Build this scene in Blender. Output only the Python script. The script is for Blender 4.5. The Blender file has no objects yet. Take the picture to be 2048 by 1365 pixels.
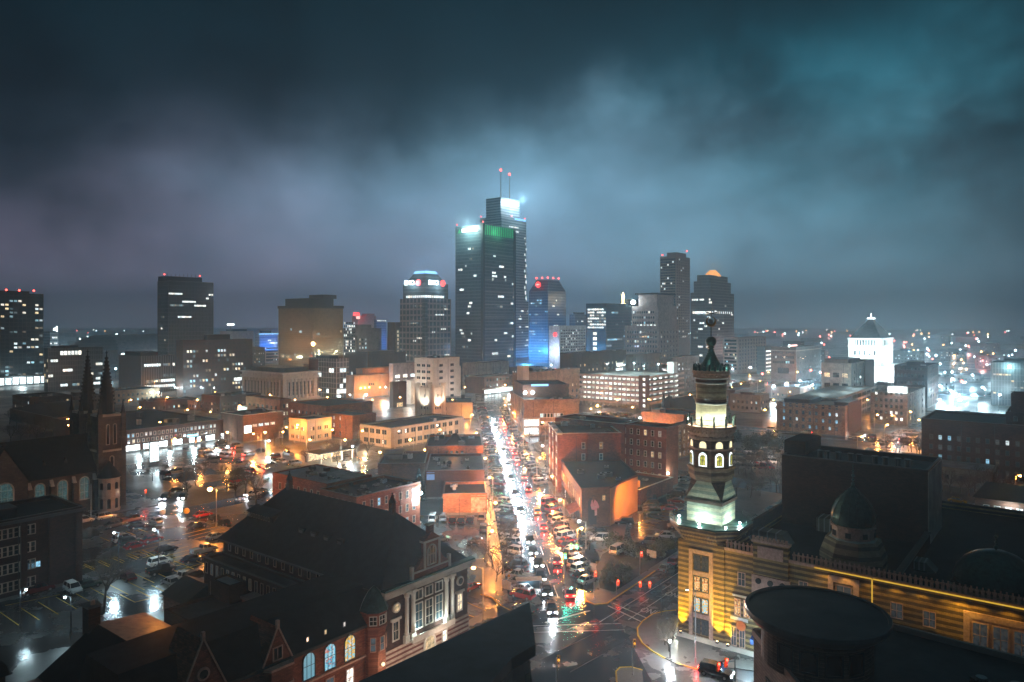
import bpy, math, random
from mathutils import Vector, Matrix
R = random.Random(11)
SC = bpy.context.scene
COL = SC.collection
sin, cos, rad, PI = math.sin, math.cos, math.radians, math.pi

# ---------------------------------------------------------------- camera
F, HZ, CX, CAMZ = 1450.0, 645.0, 1024.0, 50.0      # focal length in photo pixels, horizon row, centre column, eye height
cam_d = bpy.data.cameras.new('camera')
cam = bpy.data.objects.new('camera', cam_d); COL.objects.link(cam)
cam_d.sensor_width = 36.0; cam_d.lens = F / 2048 * 36.0
cam_d.shift_y = -(682.5 - HZ) / 2048
cam_d.clip_start = 0.5; cam_d.clip_end = 30000
cam.location = (0, 0, CAMZ); cam.rotation_euler = (PI / 2, 0, 0)
SC.camera = cam
SC.view_settings.view_transform = 'Standard'; SC.view_settings.look = 'None'
SC.view_settings.exposure = 0.0; SC.view_settings.gamma = 1.0
SC.render.engine = 'CYCLES'
cy = SC.cycles
cy.max_bounces = 5; cy.diffuse_bounces = 1; cy.glossy_bounces = 2; cy.transmission_bounces = 2; cy.volume_bounces = 0
cy.sample_clamp_indirect = 8.0; cy.sample_clamp_direct = 0
cy.use_light_tree = True; cy.caustics_reflective = False; cy.caustics_refractive = False
cy.use_denoising = True

def gpt(px, py, z=0.0):
    d = (CAMZ - z) * F / (py - HZ)
    return Vector(((px - CX) / F * d, d, z))
def dpt(px, py, d):
    return Vector(((px - CX) / F * d, d, CAMZ - (py - HZ) * d / F))
def proj(v):
    return (CX + F * v[0] / v[1], HZ + F * (CAMZ - v[2]) / v[1])

# ---------------------------------------------------------------- node helpers
class S:
    """a socket with arithmetic"""
    def __init__(s, nt, o): s.nt, s.o = nt, o
    def m(s, op, *a):
        n = s.nt.nodes.new('ShaderNodeMath'); n.operation = op
        for i, v in enumerate((s,) + a):
            if isinstance(v, S): s.nt.links.new(v.o, n.inputs[i])
            else: n.inputs[i].default_value = v
        return S(s.nt, n.outputs[0])
    def __add__(s, b): return s.m('ADD', b)
    def __sub__(s, b): return s.m('SUBTRACT', b)
    def __mul__(s, b): return s.m('MULTIPLY', b)
    def __truediv__(s, b): return s.m('DIVIDE', b)
    def fract(s): return s.m('FRACT')
    def lt(s, b): return s.m('LESS_THAN', b)
    def gt(s, b): return s.m('GREATER_THAN', b)
    def pw(s, b): return s.m('POWER', b)
    def mx(s, b): return s.m('MAXIMUM', b)
    def mn(s, b): return s.m('MINIMUM', b)
def ramp(nt, fac, stops, interp='LINEAR'):
    n = nt.nodes.new('ShaderNodeValToRGB'); n.color_ramp.interpolation = interp
    e = n.color_ramp.elements
    e[0].position, e[0].color = stops[0][0], (*stops[0][1], 1)
    e[1].position, e[1].color = stops[1][0], (*stops[1][1], 1)
    for p, c in stops[2:]:
        k = e.new(p); k.color = (*c, 1)
    nt.links.new(fac.o if isinstance(fac, S) else fac, n.inputs[0])
    return n.outputs[0]
def mixc(nt, fac, a, b, mode='MIX'):
    n = nt.nodes.new('ShaderNodeMix'); n.data_type = 'RGBA'; n.blend_type = mode
    for v, k in ((fac, 0), (a, 6), (b, 7)):
        if isinstance(v, S): nt.links.new(v.o, n.inputs[k])
        elif isinstance(v, bpy.types.NodeSocket): nt.links.new(v, n.inputs[k])
        elif k == 0: n.inputs[0].default_value = v
        else: n.inputs[k].default_value = (*v, 1)
    return n.outputs[2]
def noise(nt, vec, scale, detail=4, rough=.55, dist=0.0):
    n = nt.nodes.new('ShaderNodeTexNoise'); n.inputs['Scale'].default_value = scale
    n.inputs['Detail'].default_value = detail; n.inputs['Roughness'].default_value = rough
    n.inputs['Distortion'].default_value = dist
    if vec is not None: nt.links.new(vec, n.inputs['Vector'])
    return S(nt, n.outputs[0])
def sep(nt, vec):
    n = nt.nodes.new('ShaderNodeSeparateXYZ'); nt.links.new(vec, n.inputs[0])
    return [S(nt, o) for o in n.outputs]
def comb(nt, *a):
    n = nt.nodes.new('ShaderNodeCombineXYZ')
    for i, v in enumerate(a):
        if isinstance(v, S): nt.links.new(v.o, n.inputs[i])
        else: n.inputs[i].default_value = v
    return n.outputs[0]

# ---------------------------------------------------------------- night sky with city-lit cloud
W = bpy.data.worlds.new('World'); SC.world = W; W.use_nodes = True
nt = W.node_tree; nt.nodes.clear()
tc = nt.nodes.new('ShaderNodeTexCoord')
gx, gy, gz = sep(nt, tc.outputs['Generated'])
az = gx.m('ARCTAN2', gy)
el = gz.m('ARCSINE')
wv = comb(nt, az * 1.0, el * 1.5, 0.3)
n1 = noise(nt, wv, 2.3, 6, .5, .2)
n2 = noise(nt, comb(nt, az * 1.0 + 5.0, el * 1.3, 2.0), 4.6, 6, .55, .25)
fbm = n1 * 0.60 + n2 * 0.46
cloud = ((fbm - 0.43) * 5.4).mx(0.0).mn(1.0)
def pa(px, py):
    dx = px - CX
    return math.atan2(dx, F), math.atan2(HZ - py, math.hypot(F, dx))
LOBES = [  # photo column, row, half-widths, colour, how much the cloud texture bites, edge hardness
    (1160, 475, 420, 175, (.085, .165, .220), .45, 2),
    (900, 465, 230, 105, (.075, .125, .195), .35, 1),
    (780, 470, 260, 110, (.060, .075, .105), .5, 1),
    (1380, 330, 230, 90, (.020, .062, .085), .8, 1),
    (1000, 385, 110, 70, (.040, .100, .140), .3, 1),
    (450, 630, 470, 110, (.290, .250, .380), .15, 1),
    (1780, 250, 190, 100, (.014, .062, .085), .9, 1),
    (1500, 490, 220, 100, (.050, .125, .170), .45, 1),
    (380, 440, 330, 110, (.022, .030, .046), .8, 1),
    (1700, 130, 240, 110, (.003, .038, .054), .95, 1),
    (1800, 420, 170, 110, (.020, .110, .145), .9, 1),
    (1300, 580, 420, 80, (.070, .125, .160), .2, 1),
    (1750, 640, 420, 70, (.060, .140, .170), .15, 1),
    (1000, 120, 760, 170, (.003, .014, .021), .8, 1),
    (1000, 655, 1500, 48, (.165, .195, .250), .0, 1),
]
acc = [None, None, None]
SKY = 1.4
w1 = noise(nt, comb(nt, az, el * 1.2, 9.0), 3.2, 5, .5); w2 = noise(nt, comb(nt, az, el * 1.2, 17.0), 3.2, 5, .5)
w3 = noise(nt, comb(nt, az, el * 1.3, 31.0), 11.0, 5, .6); azw = az + (w1 - .5) * .40 + (w3 - .5) * .09; elw = el + (w2 - .5) * .26 + (w3 - .5) * .07
for px, py, wx, wy, c, bite, hard in LOBES:
    a0, e0 = pa(px, py); sa, se = wx / F, wy / F
    u = (azw - a0) / sa; v = (elw - e0) / se
    g = u * u + v * v
    g = (g * g * -0.3 if hard == 2 else g * -0.5).m('EXPONENT') * (cloud * bite + (1 - bite))
    for k in range(3):
        t = g * (c[k] * SKY)
        acc[k] = t if acc[k] is None else acc[k] + t
base = (.0006, .0032, .0050)
up = gz.mx(0.0)
back = (gy * -1.0 + 0.2).mx(0.0).mn(1.0)
zen = (up - .5).mx(0.0) * 0.10
skyc = comb(nt, acc[0] + base[0] + back * .010 + zen * .6, acc[1] + base[1] + back * .026 + zen * 1.5, acc[2] + base[2] + back * .038 + zen * 1.8)
bg = nt.nodes.new('ShaderNodeBackground'); nt.links.new(skyc, bg.inputs[0]); bg.inputs[1].default_value = 1.0
wo = nt.nodes.new('ShaderNodeOutputWorld'); nt.links.new(bg.outputs[0], wo.inputs[0])

# ---------------------------------------------------------------- materials
MATS = {}
def newmat(name):
    m = bpy.data.materials.new(name); m.use_nodes = True
    MATS[name] = m
    n = m.node_tree
    return m, n, n.nodes['Principled BSDF']
def objc(n):
    t = n.nodes.new('ShaderNodeTexCoord'); return t.outputs['Object']
def mat(name, c, rough=.75, metal=0, var=.3, scale=.35, bump=0.0, spec=.4, c2=None):
    m, n, b = newmat(name)
    f = noise(n, objc(n), scale, 5, .6)
    lo = tuple(v * (1 - var) for v in c); hi = c2 or tuple(min(1, v * (1 + var)) for v in c)
    n.links.new(ramp(n, f, [(.3, lo), (.7, hi)]), b.inputs['Base Color'])
    b.inputs['Roughness'].default_value = rough; b.inputs['Metallic'].default_value = metal
    b.inputs['Specular IOR Level'].default_value = spec
    if bump:
        bp = n.nodes.new('ShaderNodeBump'); bp.inputs['Strength'].default_value = bump
        f2 = noise(n, objc(n), scale * 12, 3)
        n.links.new(f2.o, bp.inputs['Height']); n.links.new(bp.outputs[0], b.inputs['Normal'])
    return m
def walluv(n):
    x, y, z = sep(n, objc(n))
    return x + y, z
def brick(name, c, mortar=None, bw=.55, bh=.2, var=.35, rough=.85, ms=.02):
    m, n, b = newmat(name)
    u, z = walluv(n)
    t = n.nodes.new('ShaderNodeTexBrick')
    n.links.new(comb(n, u, z, 0.0), t.inputs['Vector'])
    t.inputs['Scale'].default_value = 1.0; t.inputs['Brick Width'].default_value = bw; t.inputs['Row Height'].default_value = bh
    t.inputs['Mortar Size'].default_value = ms; t.inputs['Mortar Smooth'].default_value = .3
    t.inputs['Color1'].default_value = (*[v * (1 - var) for v in c], 1); t.inputs['Color2'].default_value = (*[v * (1 + var) for v in c], 1)
    t.inputs['Mortar'].default_value = (*(mortar or [v * .6 for v in c]), 1)
    st = noise(n, objc(n), .22, 5, .65)
    n.links.new(mixc(n, 1.0, t.outputs[0], ramp(n, st, [(.28, (.42, .40, .38)), (.5, (.85, .84, .82)), (.72, (1.15, 1.13, 1.1))]), 'MULTIPLY'), b.inputs['Base Color'])
    b.inputs['Roughness'].default_value = rough; b.inputs['Specular IOR Level'].default_value = .25
    return m
def grid(name, g1, g2, line, pu, pv, lu, lv, rough=.2, metal=0.0, lrough=.5, spec=.5, off=0.0):
    """curtain wall: panes with a mullion grid; panes differ a little"""
    m, n, b = newmat(name)
    u, z = walluv(n)
    fu = (u / pu + 1000.0).fract(); fv = (z / pv + off + 1000.0).fract()
    msk = fu.lt(lu / pu).mx(fv.lt(lv / pv))
    iu = (u / pu + 1000.0).m('FLOOR'); iv = (z / pv + off + 1000.0).m('FLOOR')
    w = n.nodes.new('ShaderNodeTexWhiteNoise'); w.noise_dimensions = '2D'
    n.links.new(comb(n, iu, iv, 0.0), w.inputs['Vector'])
    pane = mixc(n, S(n, w.outputs[0]), g1, g2)
    n.links.new(mixc(n, msk, pane, line), b.inputs['Base Color'])
    n.links.new((msk * (lrough - rough) + rough).o, b.inputs['Roughness'])
    b.inputs['Metallic'].default_value = metal; b.inputs['Specular IOR Level'].default_value = spec
    return m
def stripes(name, ca, cb, per, duty=.5, rough=.8, var=.2):
    """banded masonry courses"""
    m, n, b = newmat(name)
    u, z = walluv(n)
    nz = noise(n, objc(n), .6, 4)
    f = (z / per + 100.0 + nz * .08).fract().lt(duty)
    blk = n.nodes.new('ShaderNodeTexBrick'); n.links.new(comb(n, u, z, 0.0), blk.inputs['Vector'])
    blk.inputs['Scale'].default_value = 1; blk.inputs['Brick Width'].default_value = .5; blk.inputs['Row Height'].default_value = .16
    blk.inputs['Mortar Size'].default_value = .015
    blk.inputs['Color1'].default_value = (1, 1, 1, 1); blk.inputs['Color2'].default_value = (.72, .72, .72, 1); blk.inputs['Mortar'].default_value = (.5, .5, .5, 1)
    c = mixc(n, f, ca, cb)
    st = noise(n, objc(n), .35, 6, .7)
    c2_ = mixc(n, 1.0, c, blk.outputs[0], 'MULTIPLY')
    n.links.new(mixc(n, 1.0, c2_, ramp(n, st, [(.3, (.5, .47, .44)), (.68, (1.1, 1.08, 1.05))]), 'MULTIPLY'), b.inputs['Base Color'])
    b.inputs['Roughness'].default_value = rough; b.inputs['Specular IOR Level'].default_value = .2
    return m
def emit(name, c, st, sample=False):
    m, n, b = newmat(name)
    b.inputs['Base Color'].default_value = (.02, .02, .02, 1)
    f = noise(n, objc(n), 1.5, 2)
    n.links.new(ramp(n, f, [(.2, tuple(v * .8 for v in c)), (.8, c)]), b.inputs['Emission Color'])
    b.inputs['Emission Strength'].default_value = st
    m.cycles.emission_sampling = 'FRONT' if sample else 'NONE'
    return m
def litwin(name, stops, st, spread=.7, scale=1.3):
    """a lit room behind glass: tint and strength differ from room to room"""
    m, n, b = newmat(name)
    oi = n.nodes.new('ShaderNodeObjectInfo'); ge = n.nodes.new('ShaderNodeNewGeometry')
    r = (S(n, oi.outputs['Random']) + S(n, ge.outputs['Random Per Island'])).fract()
    r2 = (r * 7.31).fract()
    col = ramp(n, r, stops, 'CONSTANT' if len(stops) > 2 else 'LINEAR')
    f = noise(n, objc(n), scale, 3, .7)
    f = ((f - .3) * 2.2).mx(.15)
    b.inputs['Base Color'].default_value = (.03, .035, .04, 1); b.inputs['Roughness'].default_value = .1
    n.links.new(col, b.inputs['Emission Color'])
    n.links.new((f * (r2 * spread + (1 - spread)) * (st * 2.4)).o, b.inputs['Emission Strength'])
    m.cycles.emission_sampling = 'NONE'
    return m
M = MATS
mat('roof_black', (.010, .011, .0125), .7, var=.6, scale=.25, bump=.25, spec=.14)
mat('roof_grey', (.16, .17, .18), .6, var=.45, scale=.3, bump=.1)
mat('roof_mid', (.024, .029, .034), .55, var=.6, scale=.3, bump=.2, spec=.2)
mat('coping', (.42, .42, .40), .6)
mat('coping_dark', (.05, .05, .052), .5)
mat('metal_dark', (.03, .032, .035), .4, .7)
mat('metal_grey', (.25, .26, .27), .4, .6)
mat('steel_pole', (.30, .30, .29), .45, .6)
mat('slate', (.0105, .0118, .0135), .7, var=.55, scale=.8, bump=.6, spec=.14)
mat('concrete', (.30, .29, .27), .85, bump=.1)
mat('concrete_dark', (.12, .118, .112), .8)
mat('stone', (.42, .38, .33), .85, bump=.1)
mat('stone_white', (.72, .72, .70), .8)
mat('stone_dark', (.024, .023, .022), .9, bump=.2)
mat('limestone', (.36, .32, .27), .85, var=.2, scale=.5)
mat('limewash', (.60, .55, .48), .85, var=.12)
mat('copper_green', (.020, .055, .050), .35, .6, var=.5, scale=2)
mat('iron_green', (.012, .03, .028), .4, .4)
mat('gilt', (.35, .22, .08), .35, .8)
mat('canvas_blue', (.02, .05, .16), .8)
mat('yellow_paint', (.62, .40, .04), .6, var=.2, scale=2)
mat('white_paint', (.62, .62, .60), .6, var=.25, scale=2)
mat('bark', (.030, .022, .016), .9, var=.4, scale=3)
mat('twig', (.045, .032, .022), .9, var=.4, scale=3)
mat('shrub_leaf', (.035, .05, .022), .7, var=.5, scale=2)
mat('shrub_pale', (.11, .125, .065), .7, var=.5, scale=2)
mat('conifer', (.014, .022, .016), .8, var=.5, scale=2)
mat('grass', (.030, .036, .016), .9, var=.5, scale=.6, bump=.5)
mat('soil', (.028, .022, .017), .9, var=.5, scale=.5)
mat('tyre', (.015, .015, .016), .7)
mat('rim', (.35, .35, .36), .3, .8)
mat('glass_car', (.012, .014, .017), .06, spec=.8)
mat('glass_dark', (.016, .022, .028), .08, var=.4, scale=.3, spec=.8)
mat('glass_blue', (.03, .06, .08), .1, var=.4, scale=.3, spec=.8)
mat('frame_white', (.50, .48, .44), .7)
mat('frame_dark', (.03, .03, .032), .5)
mat('frame_stone', (.33, .27, .22), .8)
mat('rust', (.20, .07, .03), .8, var=.4, scale=1)
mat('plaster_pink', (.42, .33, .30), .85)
mat('plaster_tan', (.40, .32, .23), .85, var=.15)
mat('plaster_orange', (.45, .25, .11), .85, var=.15)
mat('siding', (.34, .23, .20), .7, var=.12)
brick('brick_red', (.205, .068, .040)); brick('brick_dark', (.048, .020, .015)); brick('brick_brown', (.12, .062, .045))
brick('brick_orange', (.30, .125, .06)); brick('brick_tan', (.33, .21, .13)); brick('brick_grey', (.17, .145, .14))
brick('stone_block', (.105, .090, .076), bw=1.1, bh=.5, var=.2); brick('brick_pale', (.42, .36, .31), var=.12)
stripes('banded_gold', (.40, .275, .11), (.125, .080, .042), .80, .54)
stripes('banded_cream', (.62, .60, .46), (.36, .42, .36), 1.0, .5)
stripes('banded_tan', (.42, .30, .20), (.20, .125, .085), 1.3, .4)
stripes('drum_tan', (.46, .38, .26), (.33, .25, .17), .9, .45)
stripes('banded_red', (.47, .39, .33), (.16, .045, .03), .7, .45)
stripes('siding_lines', (.36, .245, .21), (.24, .155, .13), .32, .8)
litwin('lit_mix', [(0, (1, .78, .45)), (.25, (1, .93, .78)), (.5, (.80, .95, 1)), (.8, (.45, .85, 1))], 1.6)
litwin('lit_white', [(0, (.95, 1, .95)), (.4, (.85, .97, 1)), (.8, (1, .93, .8))], 2.2, .5)
litwin('lit_warm', [(0, (1, .72, .38)), (.5, (1, .82, .55)), (.8, (1, .93, .85))], 1.3)
litwin('lit_cool', [(0, (.35, .75, 1)), (.5, (.6, .9, 1)), (.8, (.85, .97, 1))], 1.3)
litwin('lit_soft', [(0, (.5, .8, .9)), (.35, (.95, .8, .55)), (.7, (.6, .75, .8))], .6, .8)
litwin('lit_dim', [(0, (.16, .22, .26)), (.5, (.30, .33, .34)), (.8, (.32, .24, .14))], .35, .8)
litwin('lit_shop', [(0, (.72, .95, 1)), (1, (.9, 1, 1))], 4.0, .4, .6)
litwin('lit_garage', [(0, (.75, .95, .95)), (1, (.95, 1, .9))], 2.2, .6, .5)
emit('sodium', (1, .47, .13), 38); emit('white_lamp', (.80, .95, 1), 38); emit('beacon', (1, .08, .06), 10)
emit('head_on', (.92, .97, 1), 220); emit('tail_on', (1, .03, .02), 40); emit('sign_white', (.85, .97, 1), 6)
emit('sign_red', (1, .04, .04), 4); emit('sign_green', (.02, .8, .25), .8); emit('sign_blue', (.25, .6, 1), 2.2)
emit('sign_gold', (1, .75, .35), 8); emit('sig_red', (1, .06, .03), 14); emit('sig_green', (.05, 1, .75), 14); emit('sig_amber', (1, .45, .05), 2.0)
emit('panel_green', (.03, .55, .22), .10); emit('glow_blue', (.06, .28, .85), .55); emit('glow_orange', (1, .42, .12), 1.6); emit('sign_cyan', (.3, .9, 1), 3)
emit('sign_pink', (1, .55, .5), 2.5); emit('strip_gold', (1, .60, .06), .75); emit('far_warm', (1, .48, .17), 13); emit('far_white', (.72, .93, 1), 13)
emit('far_red', (1, .12, .08), 13)
grid('cw_dark', (.016, .026, .032), (.03, .044, .052), (.075, .09, .098), 1.5, 3.7, .28, .25, .25)
grid('cw_teal', (.03, .06, .07), (.055, .10, .115), (.012, .02, .025), 3.2, 3.6, .25, .9, .12, .35, off=.3)
grid('cw_gold', (.50, .33, .17), (.60, .41, .23), (.14, .09, .05), 1.9, 1.9, .22, .22, .06, .8)
grid('cw_slate', (.035, .055, .072), (.06, .085, .10), (.22, .20, .21), 5.0, 5.6, 1.5, 1.7, .2)
grid('cw_band', (.05, .07, .08), (.08, .10, .11), (.34, .37, .40), 2.2, 3.8, .4, 1.9, .3)  # colours lifted so the tallest tower seems hazier
grid('cw_glass', (.05, .07, .07), (.075, .10, .10), (.16, .18, .17), 1.6, 3.6, .35, .6, .3)
grid('cw_blue', (.05, .08, .12), (.08, .12, .17), (.20, .24, .30), 2.4, 3.5, .5, 1.3, .3)
grid('cw_nav', (.035, .062, .072), (.060, .100, .115), (.10, .14, .155), 2.0, 3.6, .3, .8, .2)  # haze put into the colour: panes and lines lifted paler
grid('cw_brown', (.045, .026, .022), (.075, .045, .036), (.075, .035, .026), 2.2, 3.3, .8, 1.5, .5)
grid('cw_fins', (.03, .045, .055), (.05, .06, .07), (.20, .22, .24), 1.7, 90., .35, .05, .3)
grid('cw_fins_fine', (.085, .075, .07), (.10, .09, .085), (.17, .155, .15), .9, 90., .3, .05, .7)
grid('cw_apt', (.012, .02, .024), (.03, .042, .048), (.018, .025, .028), 3.0, 3.1, .4, .5, .25)
grid('cw_lattice', (.05, .04, .038), (.08, .06, .05), (.45, .38, .34), 2.6, 3.4, .35, .35, .4)

def wetmat(name, c, dry, pud, sc):
    m, n, b = newmat(name)
    o = objc(n)
    f = noise(n, o, sc, 6, .6); f2 = noise(n, o, sc * 9, 4, .6)
    n.links.new(ramp(n, f2 * .5 + f * .5, [(.3, tuple(v * .55 for v in c)), (.7, tuple(v * 1.5 for v in c))]), b.inputs['Base Color'])
    n.links.new((((f - .42) * 5).mx(0).mn(1) * (dry - pud) + pud + (f2 - .5) * .12).o, b.inputs['Roughness'])
    b.inputs['Specular IOR Level'].default_value = .75
    bp = n.nodes.new('ShaderNodeBump'); bp.inputs['Strength'].default_value = .35; bp.inputs['Distance'].default_value = .05
    n.links.new((noise(n, o, sc * 22, 4, .65) + f2 * .7).o, bp.inputs['Height']); n.links.new(bp.outputs[0], b.inputs['Normal'])
    return m
wetmat('asphalt_wet', (.030, .031, .033), .33, .06, .12)
wetmat('asphalt_lot', (.036, .037, .038), .42, .13, .09)
wetmat('asphalt_grey', (.085, .083, .081), .45, .08, .16)
wetmat('asphalt_patch', (.022, .022, .023), .3, .07, .3)
wetmat('pavement_wet', (.075, .071, .065), .5, .25, .15)
wetmat('ground_dark', (.030, .029, .028), .6, .3, .03)
def carpaint():
    m, n, b = newmat('car_paint')
    oi = n.nodes.new('ShaderNodeObjectInfo')
    f = noise(n, objc(n), 2.5, 3)
    n.links.new(mixc(n, 1.0, oi.outputs['Color'], ramp(n, f, [(.3, (.8, .8, .8)), (.7, (1, 1, 1))]), 'MULTIPLY'), b.inputs['Base Color'])
    b.inputs['Roughness'].default_value = .22; b.inputs['Specular IOR Level'].default_value = .6
    b.inputs['Coat Weight'].default_value = .6; b.inputs['Coat Roughness'].default_value = .08
carpaint()

# ---------------------------------------------------------------- mesh helpers
class MB:
    def __init__(s): s.v, s.f, s.mi, s.ms = [], [], [], []
    def slot(s, m):
        if m not in s.ms: s.ms.append(m)
        return s.ms.index(m)
    def add(s, vs, fs, m):
        o = len(s.v); k = s.slot(m)
        s.v += [tuple(p) for p in vs]; s.f += [tuple(i + o for i in f) for f in fs]; s.mi += [k] * len(fs)
        return s
    def box(s, x0, x1, y0, y1, z0, z1, m, skip=''):
        v = [(x0, y0, z0), (x1, y0, z0), (x1, y1, z0), (x0, y1, z0), (x0, y0, z1), (x1, y0, z1), (x1, y1, z1), (x0, y1, z1)]
        f = [(0, 3, 2, 1), (4, 5, 6, 7), (0, 1, 5, 4), (1, 2, 6, 5), (2, 3, 7, 6), (3, 0, 4, 7)]
        return s.add(v, f, m)
    def prism(s, pts, z0, z1, m, mtop=None):
        n = len(pts)
        a = sum(pts[i][0] * pts[(i + 1) % n][1] - pts[(i + 1) % n][0] * pts[i][1] for i in range(n))
        if a < 0: pts = pts[::-1]
        v = [(p[0], p[1], z0) for p in pts] + [(p[0], p[1], z1) for p in pts]
        s.add(v, [(i, (i + 1) % n, n + (i + 1) % n, n + i) for i in range(n)] + [tuple(range(n - 1, -1, -1))], m)
        return s.add(v[n:], [tuple(range(n))], mtop or m)
    def lathe(s, prof, n, m, c=(0, 0), rot=0.0, cap=True):
        v, f = [], []
        for r, z in prof:
            for k in range(n):
                a = rot + 2 * PI * k / n
                v.append((c[0] + r * cos(a), c[1] + r * sin(a), z))
        for i in range(len(prof) - 1):
            for k in range(n):
                k2 = (k + 1) % n
                f.append((i * n + k, i * n + k2, (i + 1) * n + k2, (i + 1) * n + k))
        if cap:
            f.append(tuple(range(n - 1, -1, -1))); f.append(tuple((len(prof) - 1) * n + k for k in range(n)))
        return s.add(v, f, m)
    def tube(s, p, q, r0, r1, m, n=6):
        p, q = Vector(p), Vector(q); d = (q - p)
        if d.length < 1e-6: return s
        d.normalize(); a = d.orthogonal().normalized(); b = d.cross(a)
        v = [p + (a * cos(2 * PI * k / n) + b * sin(2 * PI * k / n)) * r0 for k in range(n)] + \
            [q + (a * cos(2 * PI * k / n) + b * sin(2 * PI * k / n)) * r1 for k in range(n)]
        return s.add(v, [(k, (k + 1) % n, n + (k + 1) % n, n + k) for k in range(n)] + [tuple(range(n - 1, -1, -1)), tuple(range(n, 2 * n))], m)
    def ball(s, c, r, m, n=10, k=6, sz=1.0):
        prof = [(max(r * sin(PI * i / k), 1e-3), c[2] - r * sz * cos(PI * i / k)) for i in range(k + 1)]
        return s.lathe(prof, n, m, (c[0], c[1]))
    def mesh(s, name, smooth=False):
        me = bpy.data.meshes.new(name)
        me.from_pydata(s.v, [], s.f)
        for m in s.ms: me.materials.append(MATS[m])
        me.polygons.foreach_set('material_index', s.mi)
        if smooth: me.polygons.foreach_set('use_smooth', [True] * len(s.f))
        me.update()
        return me
    def build(s, name, parent=None, loc=(0, 0, 0), rot=0.0, smooth=False):
        return obj(name, s.mesh(name, smooth), parent, loc, rot)
def obj(name, me, parent=None, loc=(0, 0, 0), rot=0.0):
    o = bpy.data.objects.new(name, me); COL.objects.link(o)
    o.location = loc; o.rotation_euler = (0, 0, rot) if not isinstance(rot, tuple) else rot
    if parent: o.parent = parent
    return o
def tag(o, label=None, cat=None, group=None, kind=None):
    if label: o['label'] = label
    if cat: o['category'] = cat
    if group: o['group'] = group
    if kind: o['kind'] = kind
    return o
def thing(name, label, cat, loc=(0, 0, 0), rot=0.0, group=None):
    o = obj(name, None, None, loc, rot)
    o.empty_display_size = .5
    return tag(o, label, cat, group)
LM = 1.0                                    # lamp gain: the photo is a long night exposure
WORLDP = set()                               # things whose lamps are given in world space
def lamp(kind, loc, power, col, parent=None, radius=.25, target=None, angle=60, blend=.6):
    l = bpy.data.lights.new('lamp_light', kind); l.energy = power * LM * (.35 if power > 15000 and kind == 'POINT' else 1); l.color = col; l.shadow_soft_size = radius
    o = bpy.data.objects.new('lamp_light', l); COL.objects.link(o); o.location = loc
    if kind == 'SPOT':
        l.spot_size = rad(angle); l.spot_blend = blend
        d = Vector(target) - Vector(loc); o.rotation_euler = d.to_track_quat('-Z', 'Y').to_euler()
    if parent:
        o.parent = parent
        if parent.name in WORLDP: o.matrix_parent_inverse = (Matrix.Translation(parent.location) @ Matrix.Rotation(parent.rotation_euler.z, 4, 'Z')).inverted()
    return o
def tomesh(c):
    o = bpy.data.objects.new('lettering', c); COL.objects.link(o)
    me = bpy.data.meshes.new_from_object(o); bpy.data.objects.remove(o)
    return me
def text(body, parent, loc, rot, size, m, align='CENTER', name='sign_lettering', ext=.05):
    c = bpy.data.curves.new(name, 'FONT'); c.body = body; c.size = size; c.align_x = align; c.align_y = 'CENTER'; c.extrude = ext
    c.materials.append(MATS[m])
    o = obj(name, tomesh(c), parent, loc, rot)
    return o
ORD = 'first second third fourth fifth sixth seventh eighth ninth tenth eleventh twelfth thirteenth fourteenth fifteenth sixteenth seventeenth eighteenth nineteenth twentieth'.split()
TENS = 'twenty thirty forty fifty sixty seventy eighty ninety'.split()
def nth(i):
    if i < 20: return ORD[i]
    a, b_ = divmod(i + 1, 10)
    return TENS[a - 2] + '-' + ORD[b_ - 1] if b_ else (TENS[a - 2][:-1] + 'ieth')

E2H = rad(38); ANG = PI / 2 - E2H           # the street grid: local x runs away to the right, local y away to the left
e2 = Vector((cos(ANG), sin(ANG), 0)); e1 = Vector((-sin(ANG), cos(ANG), 0))
MH = math.atan(97.5 / F); ANGM = MH          # the avenue
mu = Vector((-sin(MH), cos(MH), 0)); mv = Vector((cos(MH), sin(MH), 0)); mo = Vector((17.2, 0, 0))
def ave(s, t, z=0.0):
    p = mo + mu * s + mv * t
    return Vector((p.x, p.y, z))

# ---------------------------------------------------------------- windows and buildings
WCACHE = {}
def winmesh(w, h, pane, frame, arch=False, bars=(1, 1), fw=.14, dep=.12, pv=None):
    key = (round(w, 2), round(h, 2), pane, frame, arch, bars, fw, dep)
    if key in WCACHE: return WCACHE[key]
    b = MB()
    hw = w / 2
    if arch:
        n = 8; pts = [(-hw, 0), (hw, 0)] + [(hw * cos(PI * k / n), h - hw + hw * sin(PI * k / n)) for k in range(n + 1)]
    else:
        pts = [(-hw, 0), (hw, 0), (hw, h), (-hw, h)]
    cx, cz = 0, h / 2
    inn = []
    for x, z in pts:
        inn.append((x * (hw - fw) / hw, fw + z * (h - 2 * fw) / h))
    n = len(pts)
    if frame:
        v = [(x, -dep, z) for x, z in pts] + [(x, -dep, z) for x, z in inn] + [(x, 0, z) for x, z in pts] + [(x, -.02, z) for x, z in inn]
        f = []
        for i in range(n):
            j = (i + 1) % n
            f += [(i, j, n + j, n + i), (j, i, 2 * n + i, 2 * n + j), (n + i, n + j, 3 * n + j, 3 * n + i)]
        b.add(v, f, frame)
    b.add([(x, -.03, z) for x, z in (inn if frame else pts)], [tuple(range(n))], pane)
    if frame:
        for k in range(1, bars[0]):
            x = -hw + w * k / bars[0]; b.box(x - .035, x + .035, -.07, -.035, fw, h - (fw if not arch else fw + .1), frame)
        for k in range(1, bars[1]):
            z = h * k / bars[1]; b.box(-hw + fw, hw - fw, -.065, -.036, z - .035, z + .035, frame)
    me = b.mesh('window'); WCACHE[key] = me
    return me

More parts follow.
